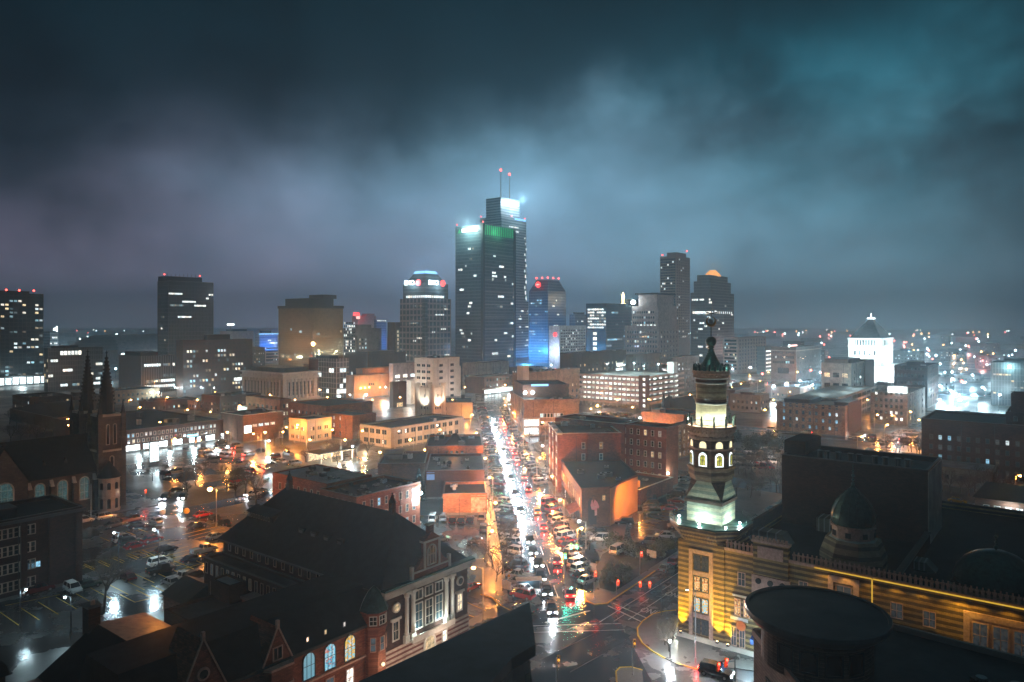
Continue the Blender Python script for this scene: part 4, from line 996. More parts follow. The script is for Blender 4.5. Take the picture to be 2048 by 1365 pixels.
b = Bld('striped_garage', 'small garage with stacked white-lit openings left of the white loft', 786, 480, xl=778, xr=842, yt=728, wall='plaster_pink'); 
for j in range(3):
    for k in range(4): b.put('R', 4 + j * 7, 2 + k * 3.6, winmesh(4.2, 2.2, 'lit_white', 'frame_dark'))
b = Bld('orange_shed', 'plain two-storey block lit deep orange by wall lamps', 708, 470, xl=692, xr=776, yt=752, wall='plaster_orange'); b.rows('R', 1, 3, 1.3, 1.8, 8, 3, u0=12, lit=.0)
for k in range(3): q = MB(); q.ball((5 + 3.6 * k, -.7, 7), .45, 'sodium', 8, 5); b.part('wall_lamp', q)
for k in (6, 20): lamp('POINT', b.loc(k, -6, 7), 5500, (1, .34, .06), b.o, .4)
b = Bld('orange_shed', 'long low orange-lit building behind the three wall lamps', 725, 540, xl=712, xr=830, yt=738, wall='plaster_orange'); b.rows('R', 2, 10, 1.4, 1.6, 4, 3.4, lit=.3, lits='lit_warm'); lamp('POINT', b.loc(14, -8, 9), 6000, (1, .34, .06), b.o, .4)
b = Bld('small_shop', 'small dark shop with a glowing orange ground floor', 786, 420, xl=779, xr=813, yt=765, wall='brick_dark'); b.put('R', b.W * .5, .5, winmesh(5, 2.6, 'lit_warm', 'frame_dark', bars=(3, 1)), 'shop_window')

# castle-topped lodge
b = Bld('lodge', 'long pale lodge wing on the left kerb behind the castle tower', 836, 372, xl=766, xr=945, yt=806, wall='limewash', ang=ANGM, D=30); b.rows('R', 2, 6, 1.1, 1.6, 1.8, 3, u0=14, lit=.2); b.units(5, big=1.4, m='metal_dark')
q = MB(); q.box(b.W, b.W + .15, 0, b.D, 0, b.h, 'brick_orange'); b.part('side_wall', q); lamp('POINT', b.loc(b.W - 3, -5, 4), 2000, (1, .34, .06), b.o, .3)
b = Bld('castle_tower', 'floodlit white tower with battlements and octagonal corner turrets', 864, 345, xl=835, xr=887, yt=776, wall='limewash', cat='tower')
TT = b
for x, y in ((0, 0), (b.W, 0), (0, b.D), (b.W, b.D)):
    q = MB(); q.lathe([(1.25, 0), (1.25, b.h + .9)], 8, 'limewash', (x, y)); q.lathe([(1.4, b.h + .9), (1.4, b.h + 1.7)], 8, 'limewash', (x, y)); b.part('turret', q)
for k in range(4):
    q = MB(); u = 1.9 + k * (b.W - 3.8) / 3; q.box(u - .4, u + .4, -.1, .3, b.h, b.h + .9, 'limewash'); b.part('merlon', q)
    q = MB(); u = 1.9 + k * (b.D - 3.8) / 3; q.box(-.1, .3, u - .4, u + .4, b.h, b.h + .9, 'limewash'); b.part('merlon', q)
for fc in 'RL':
    L = b.W if fc == 'R' else b.D
    for r in range(2):
        for k in range(3): b.put(fc, L * (.3 + .2 * k), b.h - 14.2 + r * 3.6, winmesh(.8, 1.5, 'glass_dark', 'frame_white'))
    b.put(fc, L * .5, b.h - 5, winmesh(.6, 1.8, 'glass_dark', 'frame_white'))
for x, y in ((-3.5, b.D * .5), (b.W * .5, -3.5)): lamp('SPOT', b.loc(x, y, b.h - 9.5), 5200, (1, .96, .80), b.o, .3, b.loc(b.W / 2, b.D / 2, b.h + 2), 95)
q = MB(); q.tube((b.W * .3, b.D * .6, b.h), (b.W * .3, b.D * .6, b.h + 12), .12, .07, 'steel_pole'); b.part('flagpole', q)
b = Bld('lodge_hall', 'two-storey cream lodge with regular windows and a broad black roof', 782, 285, xl=720, xr=927, yt=857, wall='plaster_tan', coping='coping_dark')
b.rows('R', 2, 10, 1.1, 1.8, 1.6, 3.9, u0=3, lit=.14, lits='lit_white', pair=1, bars=(1, 2)); b.rows('L', 2, 4, 1.1, 1.8, 1.6, 3.9, u0=2, lit=.15, lits='lit_white', pair=1, bars=(1, 2)); b.flush()
q = MB()
for k in range(11): u = 2 + k * (b.W - 4) / 10; q.box(u - .18, u + .18, -.18, 0, 0, b.h - .3, 'plaster_tan')
b.part('pilaster', q); lamp('POINT', b.loc(-8, 6, 4), 3500, (1, .7, .35), b.o, .3); lamp('POINT', b.loc(b.W * .3, -9, 5), 4500, (1, .72, .5), b.o, .3); lamp('POINT', b.loc(b.W * .8, -8, 5), 3500, (1, .75, .55), b.o, .3)
b.units(4)
b = Bld('tan_offices', 'tan stucco corner building of two storeys with paired windows', 614, 298, xl=578, xr=663, yt=840, wall='plaster_tan')
b.rows('L', 2, 3, .9, 1.7, 1.5, 3.6, u0=1, lit=.15, pair=1, frame='frame_stone'); b.rows('R', 2, 3, .9, 1.7, 1.5, 3.6, u0=1, lit=.3, pair=1, frame='frame_stone'); b.flush()
lamp('POINT', b.loc(-5, b.D * .4, 6), 2000, (1, .34, .06), b.o, .3); lamp('POINT', b.loc(5, -6, 6), 2500, (1, .6, .35), b.o, .3)
b = Bld('brown_hall', 'taller brown stucco hall rising behind the tan corner building', 705, 306, xl=645, xr=752, yt=832, wall='brick_orange'); b.rows('L', 3, 2, .8, 1.8, 1.5, 3.2, u0=6, lit=.6, lits='lit_white')
lamp('POINT', b.loc(-6, b.D * .3, 7), 3000, (1, .34, .06), b.o, .3)
b = Bld('brown_hall', 'long brown brick hall with a black roof behind the tan corner building', 652, 345, xl=577, xr=745, yt=813, wall='brick_orange'); b.rows('L', 1, 9, 1, 1.6, 5, 3, lit=.2)
b = Bld('cafe_building', 'dark brick building with a glowing square sign on its side', 486, 300, xl=442, xr=567, yt=832, wall='brick_brown', coping='coping'); b.rows('R', 1, 4, 2.4, 1.4, 6.0, 3, u0=4, lit=.8, lits='lit_mix', bars=(3, 1)); b.units(3)
q = MB(); q.box(.6, 3.6, -.25, -.05, 4.0, 7.0, 'lit_shop'); b.part('sign', q); lamp('POINT', b.loc(8, -6, 4.5), 6000, (1, .34, .06), b.o, .3)
b = Bld('shop_row', 'orange brick shop row below the temple-like hall', 560, 375, xl=492, xr=582, yt=800, wall='brick_orange'); b.rows('L', 1, 7, 1.6, 2, 4.4, 3, lit=.1); b.rows('R', 2, 2, 1, 2, 1.5, 4, lit=.4)
q = MB(); q.box(-5, 0, b.D * .7, b.D, 0, 5, 'limewash'); b.part('side_wing', q); lamp('POINT', b.loc(-9, b.D * .9, 5), 6000, (.55, .95, 1), b.o, .3)
b = Bld('storefront_block', 'long dark brick block with blazing white ground-floor shops above the wet car park', 236, 275, xl=200, xr=446, h=8.6, wall='brick_dark', D=62)
b.rows('R', 1, 22, 1.0, 1.5, 5.6, 3, u0=3, lit=.4, lits='lit_cool', frame='frame_stone'); b.rows('R', 1, 20, 1.0, 1.4, 3.4, 3, u0=3, lit=.15, lits='lit_warm', frame='frame_stone'); b.flush()
for u, w in ((5.5, 5.5), (10.8, 3), (17, 4), (23, 4.2), (29, 2.4), (32, 1.8), (37, 4.2), (44, 4.6), (49, 2.2)): b.put('R', u, .3, winmesh(w, 2.5, 'lit_shop', 'frame_dark', bars=(max(1, int(w / 1.5)), 1)), 'shop_window')
q = MB(); q.box(27, 31.5, -.4, -.05, 3.1, 3.9, 'sign_cyan'); b.part('shop_sign', q)
for u in (6, 18, 28, 38, 46): lamp('POINT', b.loc(u, -4.0, 2.8), 2600, (.72, .95, 1), b.o, .5)
b.units(8, big=1.5)
b = Bld('church_hall', 'low dark gabled hall in the shade left of the storefront block', 122, 330, xl=20, xr=232, h=6, wall='brick_dark'); frustum(b, 'pitched_roof', (0, b.W, 0, b.D), (3, b.W - 3, b.D * .4, b.D * .5), 5.7, 11, 'slate')
# fill: low rooftops running back to downtown
FILL = [(60, 400), (150, 420), (230, 440), (300, 400), (395, 410), (440, 392), (470, 620), (640, 560), (750, 620), (905, 620), (880, 520), (1065, 640), (1105, 620), (1190, 640), (1385, 620), (1430, 540), (1470, 430), (1520, 400), (1500, 520), (1600, 470), (1650, 520), (1730, 470), (1780, 480), (1900, 520), (1960, 600), (1240, 440), (1210, 700), (30, 700), (150, 760), (600, 780), (1560, 800), (1650, 900), (1840, 760), (1930, 900), (2010, 760), (250, 1000), (430, 1200), (480, 800), (1600, 1200), (1750, 1300), (1900, 1500), (1500, 1100), (2000, 1200)]
for i, (px, d) in enumerate(FILL):
    b = Bld('low_building', 'low flat-roofed building among the hazy blocks between streets', px, d, W=R.uniform(14, 34), D=R.uniform(12, 28), h=R.uniform(5, 11) if d < 700 else R.uniform(8, 22),
            wall=R.choice(['brick_brown', 'brick_grey', 'concrete_dark', 'brick_dark', 'stone_dark', 'brick_tan']), roof=R.choice(['roof_black', 'roof_mid', 'roof_grey', 'roof_mid']), group='low flat-roofed buildings between the streets')
    nr = max(1, int((b.h - 1.8) / 3.1))
    b.rows('R', nr, max(4, int(b.W / 2.8)), 1.2, 1.6, 1.5, 3.1, u0=.8, lit=.22, frame='frame_dark', dim=.2); b.rows('L', nr, max(3, int(b.D / 2.8)), 1.2, 1.6, 1.5, 3.1, u0=.8, lit=.22, frame='frame_dark', dim=.2); b.flush()
    b.units(R.randint(2, 6)); 
    if R.random() < .5: b.pent(.15, .4, .3, .7, R.uniform(1.6, 2.6), 'brick_dark')

LM = 2.0

# ================================================================ striped temple with minaret (right foreground)
def stained(name, st, cols):
    m, n, b = newmat(name)
    v = n.nodes.new('ShaderNodeTexVoronoi'); v.inputs['Scale'].default_value = 4.5
    n.links.new(objc(n), v.inputs['Vector'])
    x, y, z = sep(n, v.outputs['Color'])
    c = ramp(n, x, cols, 'CONSTANT')
    b.inputs['Base Color'].default_value = (.03, .03, .03, 1); b.inputs['Roughness'].default_value = .15
    n.links.new(c, b.inputs['Emission Color']); b.inputs['Emission Strength'].default_value = st
    m.cycles.emission_sampling = 'NONE'
stained('stained_warm', .9, [(0, (.9, .45, .12)), (.3, (.95, .7, .35)), (.6, (.35, .12, .03)), (.8, (.9, .35, .10))])
stained('stained_blue', .8, [(0, (.25, .75, .95)), (.4, (.15, .35, .55)), (.6, (.6, .85, .95)), (.85, (.85, .3, .25))])
stained('stained_gold', .9, [(0, (.95, .55, .10)), (.3, (.3, .7, .85)), (.6, (.85, .8, .75)), (.8, (.9, .6, .1))])
stained('stained_dark', .07, [(0, (.3, .4, .5)), (.4, (.1, .15, .2)), (.7, (.5, .5, .45))])
stained('stained_church', .16, [(0, (.15, .5, .55)), (.3, (.05, .15, .18)), (.6, (.3, .7, .7)), (.85, (.35, .3, .12))])
mat('terracotta', (.40, .25, .20), .85, var=.3, scale=3, bump=.4)

ANGF = ANG - PI / 2
TB = (32.6, 111.0, 0)
b = Bld('temple_theater', 'gold and brown banded brick temple theatre with crested parapet, behind the round roof', 1450, 111, W=66, D=54, h=15.6, ang=ANGF, base=TB, wall='banded_gold', coping=None, par=1.4)
HT = 16.5
q = MB(); q.box(0, b.W, -.25, 0, 15.2, 15.65, 'terracotta'); b.part('string_course', q)
q = MB()
x = .2
while x < b.W:
    if not 4.4 < x < 9.6:
        q.box(x, x + .34, .0, .22, 15.6, 16.25, 'terracotta'); q.box(x - .09, x + .43, .01, .21, 16.25, 16.5, 'terracotta'); q.box(x + .08, x + .26, .02, .2, 16.5, 16.8, 'terracotta')
    x += .62
b.part('cresting', q)
q = MB(); q.box(4.5, 9.6, -.45, .5, 12.6, 17.4, 'banded_gold'); q.box(4.3, 9.8, -.6, .6, 17.4, 17.75, 'terracotta'); q.box(5.2, 8.9, -.62, -.45, 15.2, 16.9, 'terracotta'); b.part('raised_panel', q)
q = MB()
for k in range(9): q.box(4.4 + k * .6, 4.72 + k * .6, -.5, -.2, 17.75, 18.3, 'terracotta')
b.part('cresting', q)
q = MB(); q.box(4.3, 9.8, -.5, 0, 7.2, 12.5, 'terracotta'); b.part('arch_panel', q)
for k in range(3):
    q = MB(); q.lathe([(.42, -.1), (.42, .1)], 12, 'stone_dark'); o = q.build('roundel', b.o, (5.3 + k * 1.75, -.55, 11.7)); o.rotation_euler = (PI / 2, 0, 0)
    b.put('R', 5.3 + k * 1.75, 7.5, winmesh(1.15, 2.5, 'stained_warm', 'terracotta', arch=True, fw=.16), y=-.5)
for x_, z_, w_, h_, p_, br in ((2.6, 10.2, 1.2, 2.1, 'stained_dark', 1), (2.0, 5.6, 1.0, 2.6, 'stained_warm', 1), (3.4, 5.6, 1.0, 2.6, 'stained_warm', 1), (11.6, 10.8, 1.3, 2.1, 'stained_dark', 1), (23.6, 10.6, 1.5, 2.1, 'stained_dark', 1), (27.4, 10.4, 1.5, 2.1, 'stained_dark', 1),
                            (22.5, 6.6, 1.0, 2.0, 'stained_dark', 1), (24.0, 6.6, 1.0, 2.0, 'stained_warm', 1), (26.4, 6.2, 1.0, 2.2, 'stained_church', 1), (28.0, 6.2, 1.0, 2.2, 'stained_dark', 1), (1.4, .9, .9, 2.9, 'stained_dark', 1), (2.7, .9, .9, 2.9, 'stained_dark', 1)):
    b.put('R', x_, z_, winmesh(w_, h_, p_, 'terracotta', fw=.1, bars=(2, 2)))
q = MB(); q.box(.9, 3.6, -.12, 0, 4.9, 5.4, 'stone'); q.box(1.2, 4.1, -.14, 0, 8.5, 8.8, 'stone'); b.part('sill_band', q)
q = MB(); q.lathe([(.75, -.1), (.75, .1)], 14, 'gilt'); o = q.build('roundel', b.o, (2.6, -.12, 6.2 - 2.0)); o.rotation_euler = (PI / 2, 0, 0)
# framed windows
for u0, u1, z0, z1, nn, p in ((15.0, 19.0, 8.0, 14.6, 1, 'stained_dark'), (31.2, 39.0, 2.0, 13.6, 3, 'stained_dark')):
    q = MB(); q.box(u0, u0 + .7, -.3, 0, z0, z1, 'terracotta'); q.box(u1 - .7, u1, -.3, 0, z0, z1, 'terracotta'); q.box(u0 + .7, u1 - .7, -.3, 0, z1 - .8, z1, 'terracotta')
    if nn > 1: q.box(u0 + .7, u1 - .7, -.2, 0, z0, z1 - .8, 'terracotta')
    b.part('stone_surround', q)
    for k in range(nn):
        uu = u0 + .7 + (u1 - u0 - 1.4) * (k + .5) / nn; ww = (u1 - u0 - 1.4) / nn * .82
        b.put('R', uu, z1 - 4.3, winmesh(ww, 3.2, p, 'terracotta', bars=(2, 2)), y=-.2 if nn > 1 else 0)
        if nn > 1: b.put('R', uu, z0 + 1.5, winmesh(ww, 3.4, 'stained_dark', 'terracotta', arch=True, fw=.3), y=-.2)
for x0, x1 in ((13.2, 20.6), (20.75, 31.0), (31.0, 45)):
    q = MB(); q.box(x0, x1, -.42, -.26, 15.22, 15.36, 'strip_gold'); b.part('light_strip', q)
q = MB(); q.box(20.55, 20.68, -.2, -.02, 9, 15.2, 'strip_gold'); b.part('light_strip', q)
for x_ in (14.5, 17.5, 20.5, 23.5, 26.5, 29.5, 31, 33, 36, 40): lamp('SPOT', b.loc(x_, -1.2, 15.3), 90 if x_ != 31 else 260, (1, .58, .07), b.o, .1, b.loc(x_, -.1, 8), 110)
for x_, p in ((.7, 6000), (5.8, 5000), (13.3, 4000), (30.6, 3000)):
    q = MB(); q.box(-.2, .2, -.25, .1, 0, .3, 'metal_dark'); q.box(-.14, .14, -.2, .05, .3, .34, 'sign_gold'); q.build('uplight', b.o, (x_, -.55, .8))
    lamp('SPOT', b.loc(x_, -.62, 1.2), p, (1, .62, .025), b.o, .08, b.loc(x_, -.05, 16), 62, 1.0)
q = MB(); q.box(-.3, 14, -.35, 0, 0, .8, 'stone'); b.part('plinth', q)
q = MB(); q.add([(4.6, -2.0, 3.4), (6.6, -2.0, 3.4), (6.6, 0, 4.2), (4.6, 0, 4.2), (4.6, -2.0, 2.7), (6.6, -2.0, 2.7), (6.6, 0, 2.7), (4.6, 0, 2.7)], [(0, 1, 2, 3), (0, 4, 5, 1), (1, 5, 6, 2), (3, 7, 4, 0), (4, 7, 6, 5)], 'canvas_blue'); b.part('awning', q)
lamp('POINT', b.loc(5.4, -4.5, 3.0), 900, (.55, .85, 1), b.o, .2); lamp('POINT', b.loc(8.5, -2.5, 2.6), 700, (.6, .85, 1), b.o, .2)
# stage house
B2 = b
def wl(x, y, z): return B2.loc(x, y, z)
def fr(px, d):                          # theatre frame coordinates of an image column at a distance
    X = (px - CX) / F * d; dx, dy = X - TB[0], d - TB[1]
    return dx * cos(ANGF) + dy * sin(ANGF), -dx * sin(ANGF) + dy * cos(ANGF)
sx, sy = fr(1856, 116)
b.block('stage_house', sx - 23, sx, sy, sy + 14, 13.5, 26.2, 'brick_dark', 'roof_mid', .8, 'coping_dark', 'stage_roof')
q = MB(); q.box(sx - 23.2, sx - 19.5, sy + 2, sy + 12, 26.2, 28.6, 'brick_dark'); b.part('end_gable', q)
q = MB(); q.box(sx, sx + .14, sy, sy + 13.9, 13, 26.0, 'concrete'); b.part('side_render', q)
for k in range(9):
    q = MB(); q.lathe([(.42, 0), (.42, 1.3), (.55, 1.32), (.55, 1.5)], 8, 'metal_dark'); q.build('vent_pipe', b.o, (sx - 17 + k * 1.75 + R.uniform(-.4, .4), sy + .9, 26.1))
for px, d, w, l, hh, nm in ((1535, 118, 5.5, 2.6, 2.0, 'air_unit'), (1662, 124, 3.6, 4.5, 2.6, 'air_unit'), (1835, 105, 2.6, 2.6, 1.5, 'air_unit')):
    ux, uy = fr(px, d); q = MB(); q.box(-w / 2, w / 2, -l / 2, l / 2, .3, hh, 'concrete_dark'); q.add([(w / 2, -l / 2, .3), (w / 2 + 1.2, -l / 2, .3), (w / 2 + 1.2, l / 2, .3), (w / 2, l / 2, .3), (w / 2, -l / 2, hh), (w / 2, l / 2, hh)], [(0, 1, 4), (3, 5, 2), (1, 2, 5, 4)], 'concrete_dark')
    for j in range(4): q.box(-w / 2 + .3 + j * w / 4, -w / 2 + .5 + j * w / 4, -l / 2 - .03, l / 2 + .03, .35, hh + .04, 'metal_grey')
    q.box(-w / 2, w / 2, -l / 4, l / 4, 0, .3, 'metal_dark'); q.build(nm, b.o, (ux, uy, 14.2))
q = MB(); q.box(sx - .3, sx + .3, .5, sy, 14.2, 16.3, 'brick_dark'); q.box(sx - .45, sx + .45, .5, sy, 16.3, 16.5, 'coping_dark'); b.part('fire_wall', q)
q = MB(); q.box(.3, .8, 8, 53.5, 15.5, 17.5, 'brick_dark'); b.part('side_parapet', q)
# onion dome
ox, oy = fr(1706, 104.5)
zz = lambda y, d=104.5: CAMZ - (y - HZ) * d / F
q = MB(); q.lathe([(4.5, 14), (4.5, 16.8), (3.7, 19.0), (3.3, 19.0)], 8, 'banded_tan', (ox, oy), PI / 8); q.lathe([(3.3, 19.0), (2.95, 19.2)], 8, 'stone', (ox, oy), PI / 8); b.part('dome_base', q)
q = MB(); q.lathe([(2.9, 19.1), (2.9, 20.6), (3.1, 20.7), (3.1, 20.95), (2.6, 21.0)], 12, 'terracotta', (ox, oy)); b.part('dome_drum', q)
q = MB(); q.lathe([(2.65, 20.9), (2.95, 21.6), (2.98, 22.3), (2.8, 23.1), (2.35, 24.0), (1.75, 24.8), (1.05, 25.5), (.45, 26.1), (.14, 26.6)], 32, 'copper_green', (ox, oy), cap=False)
for k in range(16):
    a = 2 * PI * k / 16
    pr = [(2.68, 20.95), (2.99, 21.65), (3.02, 22.3), (2.84, 23.1), (2.39, 24.0), (1.79, 24.8), (1.09, 25.5), (.48, 26.1)]
    for (r0, z0), (r1, z1) in zip(pr, pr[1:]): q.tube((ox + r0 * cos(a), oy + r0 * sin(a), z0), (ox + r1 * cos(a), oy + r1 * sin(a), z1), .045, .045, 'copper_green', 4)
b.part('onion_dome', q, True)
q = MB(); q.tube((ox, oy, 26.3), (ox, oy, zz(930)), .09, .05, 'copper_green')
for k, r in ((26.7, .28), (27.3, .2), (27.9, .24), (28.6, .17)): q.ball((ox, oy, k), r, 'copper_green', 8, 5)
b.part('finial', q)
for k in range(8):
    a = PI / 8 * 2 * k; q = MB(); q.box(-.35, .35, -.06, .06, 0, .7, 'stone_dark'); o = q.build('drum_window', b.o, (ox + 2.92 * cos(a), oy + 2.92 * sin(a), 19.5)); o.rotation_euler = (0, 0, a + PI / 2)
# low dome
ox, oy = fr(1992, 95)
q = MB(); q.lathe([(5.4, 13.8), (5.4, 15.6), (4.9, 16.1)], 8, 'banded_tan', (ox, oy), PI / 8); b.part('dome_base', q)
q = MB(); q.lathe([(5.0, 16.0), (4.9, 16.5), (4.5, 17.6), (3.7, 18.7), (2.6, 19.5), (1.3, 20.0), (.1, 20.15)], 32, 'copper_green', (ox, oy)); b.part('low_dome', q, True)
q = MB(); q.tube((ox, oy, 20), (ox, oy, 22.8), .1, .05, 'copper_green')
for k, r in ((20.5, .3), (21.2, .2), (21.9, .24)): q.ball((ox, oy, k), r, 'copper_green', 8, 5)
b.part('finial', q)
# ---- minaret
b = Bld('minaret', 'tall striped brick minaret with lit balcony drum, arched windows and a crescent finial', 1450, 111, W=7.6, D=7.6, h=15.6, ang=ANGF, base=(TB[0] - 7.6 * cos(ANGF), TB[1] - 7.6 * sin(ANGF), 0), cat='minaret', body=False)
c = (3.8, 3.8); RO = PI / 8
q = MB(); q.box(0, 7.6, -.2, 7.6, 0.9, 15.6, 'banded_gold'); b.part('shaft', q)
q = MB(); q.box(-.2, 7.8, -.45, 7.8, 0, .9, 'stone'); b.part('plinth', q)
q = MB()
for k in range(5):                       # stepped corbels under the platform
    e = .25 + k * .42; zc = 15.6 + k * .5
    h2 = 3.8 + e; ch = 1.2 + e * .8
    pts = [(c[0] - h2 + ch, c[1] - h2), (c[0] + h2 - ch, c[1] - h2), (c[0] + h2, c[1] - h2 + ch), (c[0] + h2, c[1] + h2 - ch), (c[0] + h2 - ch, c[1] + h2), (c[0] - h2 + ch, c[1] + h2), (c[0] - h2, c[1] + h2 - ch), (c[0] - h2, c[1] - h2 + ch)]
    q.prism(pts, zc, zc + .5, 'banded_gold')
    for j in range(13):
        x = c[0] - h2 + ch + (2 * h2 - 2 * ch) * j / 12
        q.box(x - .11, x + .11, c[1] - h2 - .16, c[1] - h2, zc + .12, zc + .42, 'banded_gold')
b.part('corbels', q)
q = MB(); q.prism(pts, 18.1, 18.35, 'copper_green'); b.part('platform', q)
q = MB()
for i in range(8):
    p0, p1 = pts[i], pts[(i + 1) % 8]
    for zr in (18.75, 19.2): q.tube((*p0, zr), (*p1, zr), .035, .035, 'iron_green', 5)
    for t in (0, .5): q.tube((p0[0] + (p1[0] - p0[0]) * t, p0[1] + (p1[1] - p0[1]) * t, 18.3), (p0[0] + (p1[0] - p0[0]) * t, p0[1] + (p1[1] - p0[1]) * t, 19.25), .045, .045, 'iron_green', 5)
b.part('platform_railing', q)
q = MB(); q.box(c[0] - 2.85, c[0] + 2.85, c[1] - 2.85, c[1] + 2.85, 18.3, 21.5, 'banded_cream'); b.part('square_block', q)
q = MB(); q.box(c[0] - 3.15, c[0] + 3.15, c[1] - 3.15, c[1] + 3.15, 21.5, 22.0, 'brick_brown'); b.part('block_cornice', q)
# broach: square to octagon
q = MB(); h2 = 3.0; rr = 2.85 / cos(PI / 8)
oc = [(c[0] + rr * cos(PI / 8 + k * PI / 4), c[1] + rr * sin(PI / 8 + k * PI / 4), 24.9) for k in range(8)]
sq = [(c[0] - h2, c[1] - h2, 22.0), (c[0] + h2, c[1] - h2, 22.0), (c[0] + h2, c[1] + h2, 22.0), (c[0] - h2, c[1] + h2, 22.0)]
v = sq + oc
q.add(v, [(0, 1, 10, 9), (1, 2, 4, 11), (2, 3, 6, 5), (3, 0, 8, 7)], 'banded_cream')
q.add(v, [(1, 11, 10), (2, 5, 4), (3, 7, 6), (0, 9, 8)], 'brick_brown'); b.part('broach', q)
def octo(name, prof, m, n=8): q = MB(); q.lathe(prof, n, m, c, RO if n == 8 else 0); return b.part(name, q, n > 8)
octo('octagon_base', [(3.15, 24.9), (3.35, 25.1), (3.35, 25.5), (3.55, 25.6), (3.55, 26.6), (3.75, 26.7), (3.75, 27.0), (3.4, 27.05)], 'banded_tan')
octo('octagon_drum', [(3.4, 27.0), (3.4, 32.1)], 'brick_brown')
octo('octagon_band', [(3.4, 29.85), (3.5, 29.9), (3.5, 30.1), (3.4, 30.15)], 'terracotta')
octo('octagon_band', [(3.42, 31.4), (3.55, 31.6), (3.55, 31.9), (3.42, 32.0)], 'terracotta')
q = MB(); q.lathe([(3.3, 32.0), (3.55, 32.6), (3.6, 33.0), (3.85, 33.3), (3.85, 33.6)], 24, 'terracotta', c)
for k in range(36):
    a = 2 * PI * k / 36
    for zc, r in ((32.55, 3.62), (33.0, 3.8)): q.box(c[0] + r * cos(a) - .1, c[0] + r * cos(a) + .1, c[1] + r * sin(a) - .1, c[1] + r * sin(a) + .1, zc, zc + .3, 'terracotta')
b.part('balcony_corbel', q)
ap = 3.4 * cos(PI / 8)
for k in range(8):
    a = k * PI / 4
    px_, py_ = c[0] + (ap + .02) * cos(a), c[1] + (ap + .02) * sin(a)
    o = obj('window', winmesh(1.5, 2.3, 'sign_white', 'stone_white', arch=True, fw=.12), b.o, (px_, py_, 27.3), a + PI / 2)
    o = obj('window_panel', winmesh(.95, 1.75, 'stained_lime', 'frame_dark', arch=True, fw=.07, bars=(2, 2)) if 'stained_lime' in MATS else (stained('stained_lime', .8, [(0, (.75, .72, .08)), (.35, (.45, .5, .05)), (.6, (.9, .85, .3)), (.85, (.3, .3, .05))]) or winmesh(.95, 1.75, 'stained_lime', 'frame_dark', arch=True, fw=.07, bars=(2, 2))), o, (0, -.1, .22))
    obj('window', winmesh(1.35, 1.25, 'sign_cream', 'stone', arch=True, fw=.1) if 'sign_cream' in MATS else (emit('sign_cream', (1, .85, .5), 1.6) and winmesh(1.35, 1.25, 'sign_cream', 'stone', arch=True, fw=.1)), b.o, (px_, py_, 30.15), a + PI / 2)
q = MB()
for k in range(24):
    a = 2 * PI * k / 24; p = (c[0] + 3.7 * cos(a), c[1] + 3.7 * sin(a)); a2 = 2 * PI * (k + 1) / 24; p2 = (c[0] + 3.7 * cos(a2), c[1] + 3.7 * sin(a2))
    for zr in (33.85, 34.7): q.tube((*p, zr), (*p2, zr), .05, .05, 'iron_green', 5)
    q.tube((*p, 33.9), (*p2, 34.7), .025, .025, 'iron_green', 4); q.tube((*p2, 33.9), (*p, 34.7), .025, .025, 'iron_green', 4)
    if k % 2 == 0: q.box(p[0] - .13, p[0] + .13, p[1] - .13, p[1] + .13, 33.6, 35.0, 'iron_green'); q.ball((*p, 35.15), .16, 'iron_green', 6, 4)
b.part('balcony_railing', q)
for prof, m, nm in (([(2.35, 33.5), (2.35, 36.9)], 'round_stone', 'drum_wall'), ([(2.35, 36.9), (2.5, 36.95), (2.5, 37.15), (2.4, 37.2)], 'stone_white', 'drum_band'), ([(2.38, 37.2), (2.38, 37.8)], 'brick_brown', 'drum_wall'), ([(2.36, 37.8), (2.36, 40.2)], 'drum_tan', 'drum_wall'),
                    ([(2.4, 40.2), (2.55, 40.25), (2.55, 40.42), (2.4, 40.45)], 'stone_white', 'drum_band'), ([(2.4, 40.45), (2.4, 40.95)], 'brick_brown', 'drum_wall'), ([(2.45, 40.95), (2.58, 41.0), (2.58, 41.12), (2.45, 41.15)], 'stone_white', 'drum_band')):
    if m == 'round_stone' and m not in MATS: brick('round_stone', (.62, .58, .44), (.42, .42, .34), bw=1.2, bh=.45, var=.18)
    q = MB(); q.lathe(prof, 28, m, c, cap=False); b.part(nm, q, True)
q = MB(); q.lathe([(2.42, 41.1), (2.55, 41.4), (2.75, 41.6), (2.75, 41.75), (2.9, 41.9), (2.9, 42.3), (2.2, 42.35)], 28, 'terracotta', c)
for k in range(40):
    a = 2 * PI * k / 40; q.box(c[0] + 2.72 * cos(a) - .09, c[0] + 2.72 * cos(a) + .09, c[1] + 2.72 * sin(a) - .09, c[1] + 2.72 * sin(a) + .09, 41.25, 41.6, 'terracotta')
b.part('drum_cornice', q)
q = MB()
for k in range(20):
    a = 2 * PI * k / 20; x, y = c[0] + 2.65 * cos(a), c[1] + 2.65 * sin(a); q.box(x - .16, x + .16, y - .16, y + .16, 42.3, 43.0 if k % 2 else 43.3, 'iron_green'); q.ball((x, y, 43.2), .15, 'iron_green', 6, 4)
b.part('cresting', q)
pr = []
zc = 42.3; r = 2.3
for k in range(12):
    t = k / 11.0; r = 1.8 * (1 - t) ** 1.5 + .34
    pr += [(r + .1, zc + t * 3.6), (r - .05, zc + t * 3.6 + .2)]
q = MB(); q.lathe(pr, 20, 'copper_green', c); b.part('spire', q)
q = MB(); q.lathe([(.5, 45.9), (.6, 46.0), (.45, 46.15)], 14, 'copper_green', c); q.ball((*c, 46.9), .86, 'copper_green', 18, 12); b.part('orb', q, True)
q = MB(); q.tube((*c, 47.6), (*c, 49.4), .09, .06, 'metal_dark'); b.part('finial_pole', q)
q = MB(); n = 26                          # crescent
